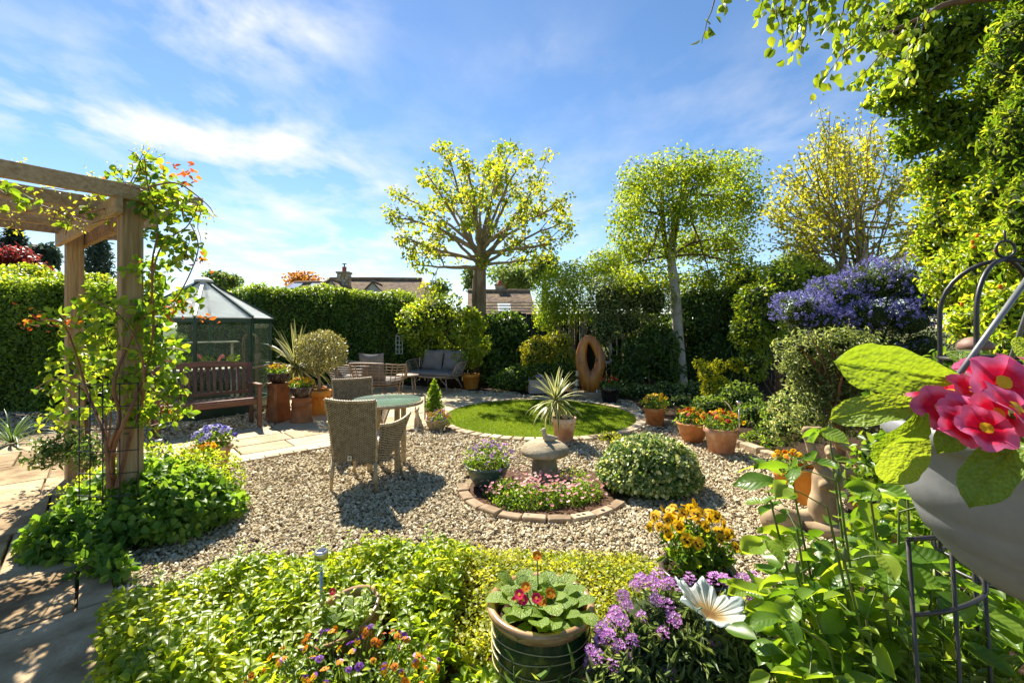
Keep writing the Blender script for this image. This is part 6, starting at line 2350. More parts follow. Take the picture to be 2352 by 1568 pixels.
# --- trees
def limb(m_, p0, p1, r0, r1, lift=.2, wig=.05, n_=8, k=6):
    p0, p1 = np.asarray(p0, float), np.asarray(p1, float)
    L_ = np.linalg.norm(p1 - p0)
    mid_ = (p0 + p1) / 2 + np.array([0, 0, lift * L_]) + RNG.normal(size=3) * wig * L_
    t = np.linspace(0, 1, n_)[:, None]
    P = (1 - t) ** 2 * p0 + 2 * t * (1 - t) * mid_ + t * t * p1
    P[1:-1] += RNG.normal(size=(n_ - 2, 3)) * wig * .12 * L_
    m_.tube(P, np.linspace(r0, r1, n_), k, caps=False)
    return P


def tuft(f_, c, r, n_, size, wd=.7, tone=(.55, .25), droop=.5, up=.4):
    blob(f_, c, (r, r, r * .85), n_, size, wd, .1, .1, .9, up, droop, tone)


PY = 12.0
org = np.array([at(1103, 740, PY)[0], PY, 0])
t_ = thing('pollarded_tree', 'pollarded tree with a wide open crown behind the potted tree', 'tree', org)
fork = at(1105, 600, PY)
tm = MB()
tm.tube(smooth_path([(0, 0, -.05), (.0, 0, 1.0), (.02, 0, 2.2), fork - org + (0, 0, .1)], 14), np.linspace(.155, .125, 14), 12)
tm.tube(smooth_path([(-.14, .05, -.05), (-.13, 0, 1.2), (-.16, 0, 2.4), (-.1, 0, 3.0)], 10), np.linspace(.075, .06, 10), 8)
tm.build('trunk', M['bark'], t_)
lm, pf = MB(), Fol()
targets = [(905, 500, .3), (925, 545, -.6), (930, 455, .8), (968, 610, -.4), (980, 400, -.7), (1035, 368, .5), (1075, 380, -1.4), (1150, 342, .4), (1205, 368, -.9), (1245, 410, .7), (1280, 470, -.3),
           (1295, 510, .5), (1265, 560, -.8), (1225, 598, .3), (1120, 400, 1.6), (1180, 440, 1.4), (1030, 470, 1.7), (1005, 520, -1.8), (1200, 510, -1.7), (1090, 450, -2.0), (1160, 400, -1.6), (1060, 420, 1.0), (955, 580, 1.2), (1240, 480, 1.5)]
for i, (x, y, dy) in enumerate(targets):
    e = at(x, y, PY + dy)
    s0 = fork + np.array([0, 0, random.uniform(-.25, .35)])
    low = y > 540
    P = limb(lm, s0 - org, e - org, .05 if i % 3 else .07, .016, -.02 if low else .10, .05, 12, 7)
    for k_ in range(5):
        j = random.randint(5, 10)
        b0 = P[j]
        out = unit((P[-1] - P[0]))
        dd = unit(out + RNG.normal(size=3) * .75 + np.array([0, 0, .25]))
        e2 = b0 + dd * random.uniform(.4, .85)
        limb(lm, b0, e2, .016, .006, .12, .08, 6, 5)
        tuft(pf, e2 + org, random.uniform(.16, .27), random.randint(28, 50), .105, .78)
    tuft(pf, e, random.uniform(.25, .36), 80, .105, .78)
    if random.random() < .5:
        tuft(pf, P[8] + org, .16, 22, .10, .78)
tuft(pf, fork + (.03, -.2, -.05), .26, 70, .10, .78)
lm.build('limbs', M['limb'], t_).name = 'limb'
pf.build('crown', M['plane'], 'oval', t_, org)

BY = 11.5
org = np.array([at(1562, 870, BY)[0], BY, 0])
t_ = thing('birch_tree', 'dense birch tree with a white trunk behind the euphorbia', 'tree', org)
tm = MB()
tp = [at(1566, 885, BY), at(1558, 780, BY), at(1550, 660, BY), at(1541, 590, BY), at(1549, 520, BY), at(1566, 450, BY), at(1582, 385, BY)]
tm.tube(smooth_path([q - org for q in tp], 22), np.linspace(.155, .075, 22), 12)
tm.build('trunk', M['birch'], t_)
lm = MB()
st2 = smooth_path([q - org for q in (at(1543, 610, BY), at(1528, 560, BY), at(1522, 500, BY), at(1520, 440, BY))], 10)
lm.tube(st2, np.linspace(.08, .05, 10), 8)
bf = Fol()
bl = [(1470, 430, 62, 62), (1445, 500, 50, 62), (1540, 400, 70, 50), (1610, 395, 60, 45), (1680, 395, 62, 52), (1710, 470, 42, 75), (1640, 470, 70, 60), (1555, 480, 60, 55), (1440, 580, 52, 50), (1500, 565, 60, 55),
      (1590, 560, 70, 55), (1670, 560, 60, 65), (1700, 610, 38, 30), (1460, 640, 70, 32), (1540, 650, 70, 34), (1630, 640, 60, 34), (1415, 620, 35, 40)]
for (x, y, rx, ry) in bl:
    dy = random.uniform(-.9, .9)
    c_ = at(x, y, BY + dy)
    k_ = BY / F
    n_ = int(rx * ry * .54)
    blob(bf, c_, (rx * k_, random.uniform(.6, 1.1), ry * k_), n_, .075, .75, .05, .3, .9, .1, .9, (.5, .24))
    a = tp[random.choice((2, 3, 4, 5))] if random.random() < .7 else st2[6] + org
    P = limb(lm, a - org, c_ - org, .04, .012, .12, .07, 9, 6)
    for q in range(4):
        e2 = P[random.randint(4, 8)] + RNG.normal(size=3) * .45 - np.array([0, 0, .15])
        limb(lm, P[random.randint(3, 7)], e2, .012, .004, .2, .1, 5, 4)
P = limb(lm, at(1480, 430, BY) - org, at(1425, 420, BY) - org, .03, .012, .1, .08)
limb(lm, at(1640, 575, BY) - org, at(1700, 572, BY - .6) - org, .02, .015, 0, .02)
limb(lm, at(1560, 395, BY) - org, at(1470, 375, BY) - org, .02, .008, .15, .1)
lm.build('limb', M['twig'], t_)
bf.build('crown', M['birch_leaf'], 'tiny', t_, org)

BY2 = 9.6
org = np.array([at(1980, 640, BY2)[0], BY2, 0])
t_ = thing('birch_tree', 'sparse pruned birch with a pale twin trunk above the blue ceanothus', 'tree', org)
tm = MB()
tp2 = [org, at(1980, 660, BY2), at(1978, 560, BY2), at(1968, 480, BY2), at(1950, 400, BY2), at(1945, 340, BY2)]
tm.tube(smooth_path([q - org for q in tp2], 20), np.linspace(.16, .06, 20), 12)
tm.build('trunk', M['birch'], t_)
lm = MB()
tq = [org + (-.25, .1, 0), at(1935, 640, BY2), at(1938, 560, BY2), at(1952, 500, BY2)]
s2 = smooth_path([q - org for q in tq], 12)
lm.tube(s2, np.linspace(.09, .05, 12), 8)
bf = Fol()
r = random.Random(77)
for i in range(64):
    a = r.uniform(-.1, PI + .1)
    q = r.uniform(.75, 1.02)
    x = 1965 - 205 * math.cos(a) * q
    y = 520 - 265 * math.sin(a) * q + r.uniform(-10, 40)
    dy = r.uniform(-1.4, 1.4) * (1 - .3 * abs(math.cos(a)))
    e = at(x, y, BY2 + dy)
    src = smooth_path(tp2, 20)[r.randint(7, 16)] if r.random() < .65 else s2[r.randint(5, 11)] + org
    P = limb(lm, src - org, e - org, r.uniform(.018, .034), .006, -.10, .07, 11, 5)
    for k_ in range(5):
        j = r.randint(4, 9)
        dd = unit(unit(P[-1] - P[3]) + RNG.normal(size=3) * .55 + (0, 0, .25))
        e2 = P[j] + dd * r.uniform(.3, .7)
        Q = limb(lm, P[j], e2, .009, .003, .02, .08, 5, 4)
        n_ = r.randint(14, 24)
        pts = Q[RNG.integers(1, 5, n_)] + org + RNG.normal(size=(n_, 3)) * .07
        bf.add(pts, RNG.normal(size=(n_, 3)) - (0, 0, .5), RNG.normal(size=(n_, 3)) + (0, -.2, .6), RNG.uniform(.055, .095, n_), .72, np.clip(RNG.normal(.5, .28, n_), 0, 1))
    n_ = 22
    pts = P[RNG.integers(6, 11, n_)] + org + RNG.normal(size=(n_, 3)) * .09
    bf.add(pts, RNG.normal(size=(n_, 3)) - (0, 0, .5), RNG.normal(size=(n_, 3)) + (0, -.2, .6), RNG.uniform(.055, .095, n_), .72, np.clip(RNG.normal(.5, .28, n_), 0, 1))
lm.build('limb', M['limb'], t_)
bf.build('crown', M['birch_sparse'], 'oval', t_, org)

# --- shrubs along the back
shrub('acer_shrub', 'loose yellow-green shrub on thin stems behind the cane sofa', 'shrub', [(960, 740, 11.4, 48, 55), (1010, 720, 11.4, 62, 50), (1045, 760, 11.3, 45, 55), (985, 790, 11.5, 45, 35)], M['lime'], .085, 330, 'oval', .62, .55, 9, stem_r=.02)
shrub('ivy_clump', 'dark glossy ivy covering the fence beside the garden gate', 'ivy', [(1130, 780, 11.9, 38, 60), (1175, 760, 11.9, 38, 45), (1190, 820, 11.8, 36, 50), (1140, 850, 11.7, 40, 40)], M['dark'], .085, 420, 'heart', .85, .7, 3, tone=(.55, .3))
shrub('tall_shrub', 'tall yellow-green shrub beside the trellis at the back', 'shrub', [(1275, 660, 11.7, 52, 60), (1330, 640, 11.9, 60, 48), (1260, 720, 11.5, 40, 48), (1320, 710, 11.6, 55, 40), (1385, 610, 12.0, 45, 42)], M['lime'], .062, 760, 'oval', .55, .0, 8, tone=(.42, .24), stem_r=.02, shell=.2)
shrub('tall_shrub', 'pale arching climber stems tangled under the tall back shrub', 'shrub', [(1345, 745, 11.4, 40, 28), (1300, 760, 11.4, 30, 22)], M['olive'], .05, 150, 'oval', .5, 0, 16, stem_mat=M['limb'], stem_r=.022, spr=.5)
shrub('golden_shrub', 'golden-leaved rounded shrub left of the wood sculpture', 'shrub', [(1245, 800, 10.6, 52, 34), (1285, 785, 10.6, 30, 24), (1225, 825, 10.5, 32, 26), (1290, 820, 10.5, 32, 26)], M['golden'], .07, 760, 'oval', .5, .55, 5)
shrub('evergreen_shrub', 'low glossy evergreen shrub behind the blue pansy trough', 'shrub', [(1185, 868, 10.3, 46, 28), (1240, 855, 10.4, 45, 30), (1295, 850, 10.4, 32, 34), (1150, 880, 10.3, 28, 18)], M['shrub'], .075, 480, 'oval', .5, .7, 3, tone=(.42, .25))
shrub('variegated_shrub', 'grey-green variegated holly-like shrub over the wood sculpture', 'shrub', [(1395, 690, 11.0, 48, 58), (1440, 680, 11.2, 60, 55), (1500, 690, 11.3, 45, 50), (1390, 755, 10.9, 34, 40), (1440, 745, 11.2, 50, 34)], M['grey'], .062, 620, 'oval', .6, .62, 4, tone=(.45, .3), stem_r=.035, stem_mat=M['limb'])
shrub('laurel_shrub', 'dark laurel with long drooping leaves beside the birch trunk', 'shrub', [(1470, 820, 10.5, 58, 45), (1515, 800, 10.7, 45, 50), (1440, 855, 10.3, 40, 30), (1530, 850, 10.5, 36, 34)], M['dark'], .15, 130, 'lance', .32, .68, 4, droop=.7, tone=(.55, .28))
shrub('dark_climber', 'dense dark green climber on the fence behind the birch', 'climber', [(1610, 720, 12.0, 70, 75), (1690, 700, 12.0, 60, 70), (1640, 820, 11.9, 75, 65), (1570, 840, 11.9, 50, 45), (1480, 760, 12.1, 60, 50), (1720, 790, 11.6, 60, 75)], M['dark'], .085, 420, 'oval', .7, .8, 3, tone=(.5, .3))
shrub('ground_ivy', 'low cream-edged ground cover in front of the laurel', 'ground cover', [(1470, 900, 9.6, 52, 20), (1540, 900, 9.7, 55, 24), (1600, 900, 9.3, 50, 26), (1570, 925, 8.6, 50, 18), (1500, 925, 9.0, 34, 14)], M['varieg'], .055, 700, 'oval', .7, .6, 0, tone=(.48, .26))
shrub('climbing_rose', 'bright green climbing rose over an arch beside the ceanothus', 'climber', [(1745, 690, 8.6, 62, 46), (1800, 650, 8.8, 62, 42), (1720, 760, 8.5, 45, 50), (1770, 740, 8.6, 40, 48), (1730, 830, 8.4, 34, 48), (1860, 640, 9.0, 60, 36), (1900, 655, 9.0, 40, 32)], M['lime'], .075, 430, 'oval', .62, .62, 8, tone=(.42, .25), stem_mat=M['twig'], stem_r=.022)
arch = thing('garden_arch', 'thin black metal arch carrying the climbing rose', 'arch', (at(1745, 890, 8.4)[0], 8.4, 0))
for dx in (-.15, .05):
    MB().tube([(dx, 0, 0), (dx, 0, 1.9), (dx + .2, .1, 2.3), (dx + .7, .3, 2.45)], .012, 6).build('upright', M['black_metal'], arch)
for z in (.4, .8, 1.2, 1.6):
    MB().tube([(-.15, 0, z), (.05, 0, z)], .008, 5).build('rung', M['black_metal'], arch)
shrub('leafy_hedge', 'leafy yellow-green hedge top under the sparse birch', 'hedge', [(1790, 625, 10.2, 60, 26), (1880, 625, 10.2, 60, 26), (1950, 640, 10.0, 55, 34), (1720, 640, 10.6, 50, 30), (2030, 650, 9.6, 60, 40)], M['lime'], .075, 430, 'oval', .62, .6, 3)
shrub('euphorbia', 'lime-yellow domed euphorbia at the foot of the climbing rose', 'plant', [(1625, 855, 8.3, 24, 22), (1650, 840, 8.4, 18, 16), (1630, 890, 8.2, 22, 22), (1655, 880, 8.2, 22, 18), (1605, 835, 8.4, 13, 13), (1690, 835, 8.5, 22, 16)], M['euph'], .035, 1500, 'oval', .8, .55, 8, tone=(.55, .22), stem_mat=M['stem_green'])
shrub('border_plants', 'mixed leafy green border plants behind the row of pots', 'plants', [(1640, 935, 7.6, 60, 26), (1700, 915, 7.8, 55, 36), (1590, 950, 7.5, 36, 20), (1740, 950, 6.9, 55, 34), (1680, 965, 6.9, 40, 20), (1790, 960, 6.2, 40, 32), (1765, 990, 5.9, 36, 20)], M['fine'], .062, 620, 'lance', .34, .55, 4, tone=(.42, .25), droop=-.3)
shrub('border_plants', 'low bright green edging plants along the stone kerb', 'plants', [(1575, 975, 7.0, 22, 12), (1730, 1005, 5.8, 30, 12), (1775, 1020, 5.5, 30, 12), (1615, 985, 6.6, 24, 10)], M['sax'], .045, 900, 'lance', .3, .4, 0, droop=-.5)

# ceanothus
CB = [(1850, 720, 6.4, 62, 46), (1920, 690, 6.6, 70, 48), (2000, 660, 6.6, 75, 48), (2080, 650, 6.5, 70, 52), (2130, 690, 6.3, 52, 55), (1900, 740, 6.3, 60, 34), (2000, 730, 6.3, 70, 40), (2090, 740, 6.2, 60, 40), (1930, 790, 6.3, 60, 36), (2030, 800, 6.3, 70, 40), (2120, 800, 6.2, 60, 45)]
t_ = shrub('ceanothus', 'broad ceanothus smothered in violet-blue flowers', 'shrub', CB, M['ceano'], .035, 1500, 'tiny', .5, .66, 10, lump=.25, stem_r=.03, tone=(.5, .28))
ff = Fol()
for b in CB:
    c_ = at(*b[:3])
    rx, rz = b[3] * b[2] / F, b[4] * b[2] / F
    rd = min(rx, rz)
    n_ = int(150 * (1.3 if b[0] < 1960 else .75)) if b[1] < 780 else 24
    u = rdir(n_)
    u[:, 2] = np.where(u[:, 2] < -.35, -u[:, 2], u[:, 2])
    k_ = lumpy(u, .25, int(abs(c_[0] * 131 + c_[1] * 17 + c_[2] * 71 + int(1500 * 4 * PI * ((rx * rz + rx * rd + rz * rd) / 3)))) % 99991)
    heads = c_ + u * np.array([rx, rd, rz]) * k_[:, None] * RNG.uniform(.96, 1.1, (n_, 1))
    for hp, uu in zip(heads, u):
        m_ = 26
        ax = unit(uu * .7 + np.array([-.2, -.1, .35]) + RNG.normal(size=3) * .3)
        s_ = RNG.random((m_, 1))
        P = hp + ax * (s_ * .075) + RNG.normal(size=(m_, 3)) * .013 * (1.1 - s_)
        ff.add(P, RNG.normal(size=(m_, 3)), RNG.normal(size=(m_, 3)), RNG.uniform(.012, .022, m_), .9, np.clip(RNG.normal(.5, .25, m_), 0, 1))
bo = np.array(t_.location)
tag(ff.build('flower_clusters', M['blue_fl'], 'tiny', t_, bo), kind='stuff')

# grey standard shrub with a trunk, and the pale one below it
SB = [(1850, 800, 4.7, 70, 42), (1930, 790, 4.6, 75, 40), (1990, 820, 4.5, 60, 52), (1880, 855, 4.7, 70, 50), (1950, 870, 4.6, 70, 46), (1840, 850, 4.8, 52, 44), (1900, 900, 4.6, 60, 40), (1985, 915, 4.5, 48, 50), (1860, 960, 4.6, 45, 44), (1960, 975, 4.55, 45, 36)]
bb = at(1928, 960, 4.6)
t_ = shrub('grey_standard', 'rounded grey-green standard shrub on a bare brown trunk', 'shrub', SB, M['grey'], .055, 900, 'lance', .26, .3, 0, lump=.2, shell=.3, tone=(.42, .28), base=(bb[0], bb[1], 0), droop=-.2, up=.2)
m_ = MB().tube(smooth_path([(.02, 0, 0), (.0, 0, .35), (-.01, 0, .62), (-.02, 0, .80)], 8), [.055, .05, .048, .05, .052, .056, .05, .04], 10)
m_.build('trunk', M['rosewood'], t_)
lm = MB()
for i in range(44):
    c_ = at(*random.choice(SB)[:3]) - np.array([bb[0], bb[1], 0]) + RNG.normal(size=3) * .14
    limb(lm, (-.02, 0, random.uniform(.62, .8)), c_, .017, .005, .08, .08, 7, 5)
lm.build('limb', M['rosewood'], t_)
shrub('pale_shrub', 'pale cream-variegated shrub at the foot of the grey standard', 'shrub', [(1830, 930, 5.2, 45, 48), (1800, 985, 5.1, 36, 34), (1870, 980, 5.0, 45, 34), (1790, 930, 5.4, 26, 30)], M['varieg'], .05, 1000, 'lance', .3, .55, 0, tone=(.62, .26), shell=.35)

# --- tall growth on the right
ew = shrub('evergreen_tree', 'tall glossy evergreen with orange berries behind the obelisk', 'tree', [(2210, 640, 4.6, 70, 90), (2290, 600, 4.0, 80, 100), (2330, 720, 3.4, 70, 80), (2240, 740, 4.2, 60, 50), (2200, 500, 4.8, 75, 80), (2280, 470, 4.2, 70, 80), (2180, 400, 5.0, 80, 60), (2150, 560, 5.2, 50, 60), (2350, 560, 3.4, 60, 90), (2320, 800, 3.2, 70, 40), (2420, 700, 3.2, 70, 90)], M['lime'], .062, 1050, 'lance', .45, .6, 0, lump=.28, tone=(.5, .28), shell=.4)
shrub('broadleaf_tree', 'dense overhanging broadleaf tree at the top of the tall evergreens', 'tree', [(2160, 270, 4.6, 90, 70), (2250, 330, 4.4, 70, 60), (2130, 160, 4.4, 90, 70), (2210, 80, 4.2, 100, 80), (2050, 220, 4.7, 60, 42), (2060, 60, 4.4, 70, 60), (2300, 200, 4.3, 60, 90), (2180, -40, 4.2, 110, 60), (2100, 330, 4.9, 55, 40)], M['lime'], .075, 680, 'lance', .45, .5, 0, lump=.3, tone=(.22, .26), shell=.3, droop=.6)
shrub('conifer', 'feathery bright green conifer rising out of the evergreens', 'tree', [(2340, 120, 3.5, 60, 110), (2330, 330, 3.4, 55, 110), (2360, 480, 3.2, 45, 90), (2440, 250, 3.3, 90, 180), (2400, -40, 3.5, 80, 90)], M['conifer'], .06, 1500, 'lance', .22, .75, 0, lump=.22, tone=(.5, .28), shell=.55, droop=-.1, stem_r=.06)
bmesh_b = MB().lathe([(.001, -.011), (.009, -.007), (.012, 0), (.009, .008), (.001, .011)], 8).mesh('berry', M['p_orange'])
for (x, y, Y_) in ((2232, 555, 3.7), (2238, 565, 3.7), (2290, 575, 3.3), (2245, 540, 3.8), (2190, 610, 4.2), (2300, 660, 3.0), (2210, 700, 3.9)):
    for k_ in range(3):
        q = at(x + random.uniform(-4, 4), y + random.uniform(-4, 4), Y_) - np.array(ew.location)
        obj('berry', bmesh_b, ew, q)

# overhanging birch: limb from the right with pendulous twigs
t_ = thing('weeping_birch', 'pendulous birch branches hanging over the tall evergreens', 'tree', (4.6, 2.9, 0))
o3 = np.array([4.6, 2.9, 0])
lm, bf = MB(), Fol()
lm.tube(smooth_path([(0, 0, 0), (.0, 0, 2), (-.1, 0, 3.6), (-.2, 0, 5.0)], 10), np.linspace(.13, .08, 10), 9)
main = [smooth_path([q - o3 for q in (np.array([4.45, 2.9, 4.3]), np.array([3.2, 2.7, 4.3]), at(1900, -190, 2.6), at(1660, -80, 2.5))], 24), smooth_path([q - o3 for q in (np.array([4.45, 2.9, 3.9]), at(2150, -110, 2.9), at(2020, -60, 2.8), at(1900, -40, 2.8))], 24),
        smooth_path([q - o3 for q in (np.array([4.45, 2.9, 3.7]), at(2230, 0, 3.2), at(2120, 40, 3.1), at(2010, 90, 3.0))], 24)]
for P in main:
    lm.tube(P, np.linspace(.04, .008, 24), 6, caps=False)
twigs = [((1668, -60), (1612, 100), 2.5), ((1700, -60), (1660, 20), 2.5), ((1760, -60), (1745, 30), 2.5), ((1830, -60), (1800, 110), 2.6), ((1850, -60), (1815, 140), 2.6), ((1880, -50), (1840, 120), 2.55), ((1930, -50), (1900, 60), 2.7), ((1960, -50), (1915, 110), 2.7), ((1990, -40), (1930, 130), 2.75), ((2010, -20), (1960, 90), 2.75), ((2040, 40), (1880, 200), 2.8), ((2060, 60), (1960, 190), 2.8), ((2090, 60), (2010, 200), 2.9), ((2060, -20), (2010, 110), 2.8), ((2110, 40), (2060, 200), 2.95), ((2130, 20), (2090, 170), 3.0), ((1780, -60), (1790, 60), 2.6), ((1900, -60), (1870, 20), 2.6)]
for (a, b, Y_) in twigs:
    p0, p1 = at(a[0], a[1], Y_), at(b[0], b[1], Y_ + random.uniform(-.15, .15))
    Q = limb(lm, p0 - o3, p1 - o3, .005, .0018, .05, .08, 12, 5)
    n_ = 26 if b[1] < 90 else 34
    if b[0] < 1700:
        n_ = 11
    idx = RNG.integers(1, 12, n_)
    pts = Q[idx] + o3 + RNG.normal(size=(n_, 3)) * (.035 if b[0] > 1700 else .012)
    bf.add(pts, RNG.normal(size=(n_, 3)) * .5 - (0, 0, 1.0), RNG.normal(size=(n_, 3)) * .7 + (0, -.5, .3), RNG.uniform(.045, .068, n_), .68, np.clip(RNG.normal(.42, .26, n_), 0, 1))
lm.build('limb', M['twig'], t_)
bf.build('crown', M['birch_leaf'], 'fine', t_, o3)

# --- far trees
def far_tree(name, label, x, y, Y, rx, ry, mat, n_, size, group='trees far beyond the hedge', conic=False):
    c_ = at(x, y, Y)
    k_ = Y / F
    t = thing(name, label, 'tree', (c_[0], Y, 0), 0, group)
    f_ = Fol()
    R0 = np.array([rx * k_, rx * k_ * .8, ry * k_])
    if conic:
        for j in range(14):
            q = j / 13
            w_ = R0[0] * (1.05 - .85 * q)
            for s_ in range(5):
                a = s_ * 1.26 + j
                blob(f_, (c_[0] + .6 * w_ * math.cos(a), Y + .6 * w_ * math.sin(a), c_[2] + R0[2] * (2 * q - 1)), (w_ * .45, w_ * .45, R0[2] * .06), n_ // 70, size, .3, .1, .3, .6, .3, .4)
    else:
        for j in range(9):
            d = rdir(1)[0] * .55
            blob(f_, c_ + d * R0, R0 * random.uniform(.45, .6), n_ // 9, size, .7, .3, .3)
    f_.build('crown', mat, 'tiny', t, np.array([c_[0], Y, 0]))
    MB().tube([(0, 0, 0), (0, 0, c_[2] * .7), (0, 0, c_[2] + R0[2] * .6)], [.35 * Y / 40, .25 * Y / 40, .05], 7).build('trunk', M['bark'], t)
    return t


far_tree('pine_tree', 'ragged dark far pine standing above the purple maple', 35, 555, 42, 34, 40, M['farcon'], 2600, .5, conic=True)
far_tree('pine_tree', 'round-topped dark far pine beside the purple maple', 103, 590, 44, 26, 34, M['farcon'], 2000, .5)
far_tree('pine_tree', 'tall dark far conifer seen between the pergola posts', 224, 560, 40, 34, 75, M['farcon'], 3400, .5, conic=True)
far_tree('pine_tree', 'broad dark conifer behind the purple maple', -30, 560, 40, 40, 50, M['farcon'], 2600, .5, conic=True)
far_tree('maple_tree', 'purple-leaved maple dome behind the beech hedge', 15, 612, 20, 95, 42, M['maple'], 6500, .16)
far_tree('garden_shrub', 'pale yellow-green tree top behind the beech hedge', 70, 640, 13, 85, 34, M['lime'], 4200, .09)
far_tree('garden_shrub', 'second pale yellow-green tree top over the beech hedge', 190, 655, 12.5, 80, 28, M['lime'], 3600, .09)
far_tree('round_tree', 'round green tree behind the greenhouse roof', 505, 650, 34, 46, 26, M['fartree'], 2600, .28)
far_tree('orange_tree', 'orange-brown tree top behind the bungalow roof', 705, 650, 46, 52, 26, M['orange_leaf'], 1500, .35)
far_tree('round_tree', 'loose green tree behind the small tiled house', 1165, 640, 40, 75, 38, M['fartree'], 3600, .3)
far_tree('round_tree', 'pale green tree beside the pollarded trunk far behind', 1085, 640, 36, 26, 32, M['fartree'], 900, .28)
far_tree('round_tree', 'small dark-leaved tree beside the metal flue', 1015, 660, 30, 22, 22, M['fartree'], 500, .22)
far_tree('round_tree', 'green tree filling the gap left of the dense birch', 1250, 620, 24, 40, 40, M['fartree'], 1600, .2)
far_tree('round_tree', 'green tree far behind the sparse birch', 1830, 600, 30, 60, 26, M['fartree'], 1500, .25)

# --- climbing rose on the pergola post
VB = [(330, 380, 3.25, 34, 26), (300, 420, 3.3, 60, 30), (230, 440, 3.3, 40, 22), (390, 430, 3.2, 42, 36), (360, 470, 3.2, 60, 34), (420, 480, 3.1, 42, 30), (385, 545, 3.15, 50, 40), (430, 580, 3.1, 26, 40), (345, 620, 3.2, 45, 40),
      (240, 690, 3.4, 70, 45), (180, 720, 3.5, 60, 36), (320, 720, 3.2, 65, 50), (400, 690, 3.15, 55, 40), (120, 735, 3.5, 44, 18), (250, 780, 3.3, 90, 50), (360, 800, 3.2, 70, 50), (180, 830, 3.4, 65, 45), (140, 880, 3.4, 50, 34), (300, 870, 3.2, 75, 50), (390, 880, 3.15, 45, 45), (230, 920, 3.35, 80, 44), (340, 950, 3.2, 60, 40), (400, 945, 3.1, 34, 24), (170, 950, 3.4, 50, 30), (210, 490, 3.4, 26, 18), (140, 510, 3.7, 26, 14), (60, 470, 3.0, 50, 10), (15, 430, 2.9, 40, 14)]
org = np.array([-2.74, 3.12, 0])
t_ = thing('climbing_rose', 'climbing rose scrambling up the front pergola post', 'climber', org)
vf, rf, lm = Fol(), Fol(), MB()
canes = [[(255, 1120), (250, 1040), (275, 960), (262, 880), (300, 780), (345, 700), (350, 600), (362, 520), (340, 430), (332, 360)], [(262, 1120), (262, 1030), (300, 940), (335, 850), (352, 760), (350, 640), (375, 560), (430, 520), (455, 470)],
         [(250, 1120), (240, 1000), (200, 900), (170, 800), (140, 740), (85, 735)], [(268, 1120), (300, 1000), (330, 900), (320, 800), (270, 720), (210, 690)], [(350, 720), (400, 690), (440, 620), (455, 560), (430, 500)], [(340, 430), (400, 420), (440, 440), (485, 480), (492, 510)], [(332, 440), (270, 420), (220, 440)], [(330, 870), (385, 930), (410, 950)], [(200, 900), (130, 870), (70, 900)], [(240, 480), (170, 500), (150, 540)], [(5, 440), (90, 470), (200, 510)]]
for ci, cpx in enumerate(canes):
    Yc = 3.1 if ci < 8 else 3.3
    P = smooth_path([at(x, y, Yc + .08 * math.sin(ci * 2 + i * 1.7)) for i, (x, y) in enumerate(cpx)], 6 * len(cpx)) - org
    lm.tube(P, np.linspace(.014 if ci < 4 else .006, .003, len(P)), 6, caps=False)
for (x, y, Y_, rx, ry) in VB:
    c_ = at(x, y, Y_)
    k_ = Y_ / F
    n_ = int(rx * ry * (.038 if x > 230 else .02)) + 5
    blob(vf, c_, (rx * k_, .16, ry * k_), n_, .062, .66, .05, .3, .8, .3, .3, (.5, .28))
    for q in range(2):
        e = c_ + RNG.normal(size=3) * (rx * k_ * .5, .12, ry * k_ * .5)
        limb(lm, c_ - org - (0, 0, .05), e - org, .004, .002, .1, .15, 6, 4)
for (x, y, n_) in ((395, 385, 9), (425, 400, 12), (435, 395, 8), (215, 430, 4), (80, 740, 12), (65, 735, 10), (165, 735, 8), (480, 730, 6), (455, 600, 5), (400, 712, 8), (410, 720, 6), (380, 945, 7), (330, 600, 4), (452, 590, 5), (150, 745, 6)):
    c_ = at(x, y, 3.1)
    rf.add(c_ + RNG.normal(size=(n_, 3)) * .035, RNG.normal(size=(n_, 3)), RNG.normal(size=(n_, 3)) + (0, -.4, .4), RNG.uniform(.03, .05, n_), .55, RNG.random(n_))
lm.build('cane', M['rosewood'], t_)
vf.build('foliage', M['rose_clump'], 'fine', t_, org)
rf.build('young_foliage', M['rose_red'], 'fine', t_, org)
# fine airy growth above the post
ff = Fol()
lm = MB()
t_ = thing('airy_climber', 'thin wiry climber with tiny leaves over the pergola rafters', 'climber', org)
for (x0_, y0_, x1_, y1_) in ((300, 420, 345, 340), (300, 430, 375, 355), (285, 430, 260, 380), (250, 430, 200, 400), (320, 400, 330, 335), (270, 440, 215, 450), (230, 450, 150, 500), (190, 440, 60, 445), (60, 445, 0, 430), (140, 480, 120, 510), (440, 470, 490, 500), (465, 480, 462, 560), (20, 480, 45, 540), (30, 400, 45, 372), (330, 440, 400, 475), (260, 500, 160, 520)):
    P = limb(lm, at(x0_, y0_, 3.2) - org, at(x1_, y1_, 3.15) - org, .004, .0015, .08, .12, 8, 4)
    n_ = 26
    ff.add(P[RNG.integers(1, 8, n_)] + org + RNG.normal(size=(n_, 3)) * .025, RNG.normal(size=(n_, 3)), RNG.normal(size=(n_, 3)) + (0, 0, .5), RNG.uniform(.018, .034, n_), .5, np.clip(RNG.normal(.65, .25, n_), 0, 1))
lm.build('stem', M['twig'], t_)
ff.build('foliage', M['oregano'], 'oval', t_, org)
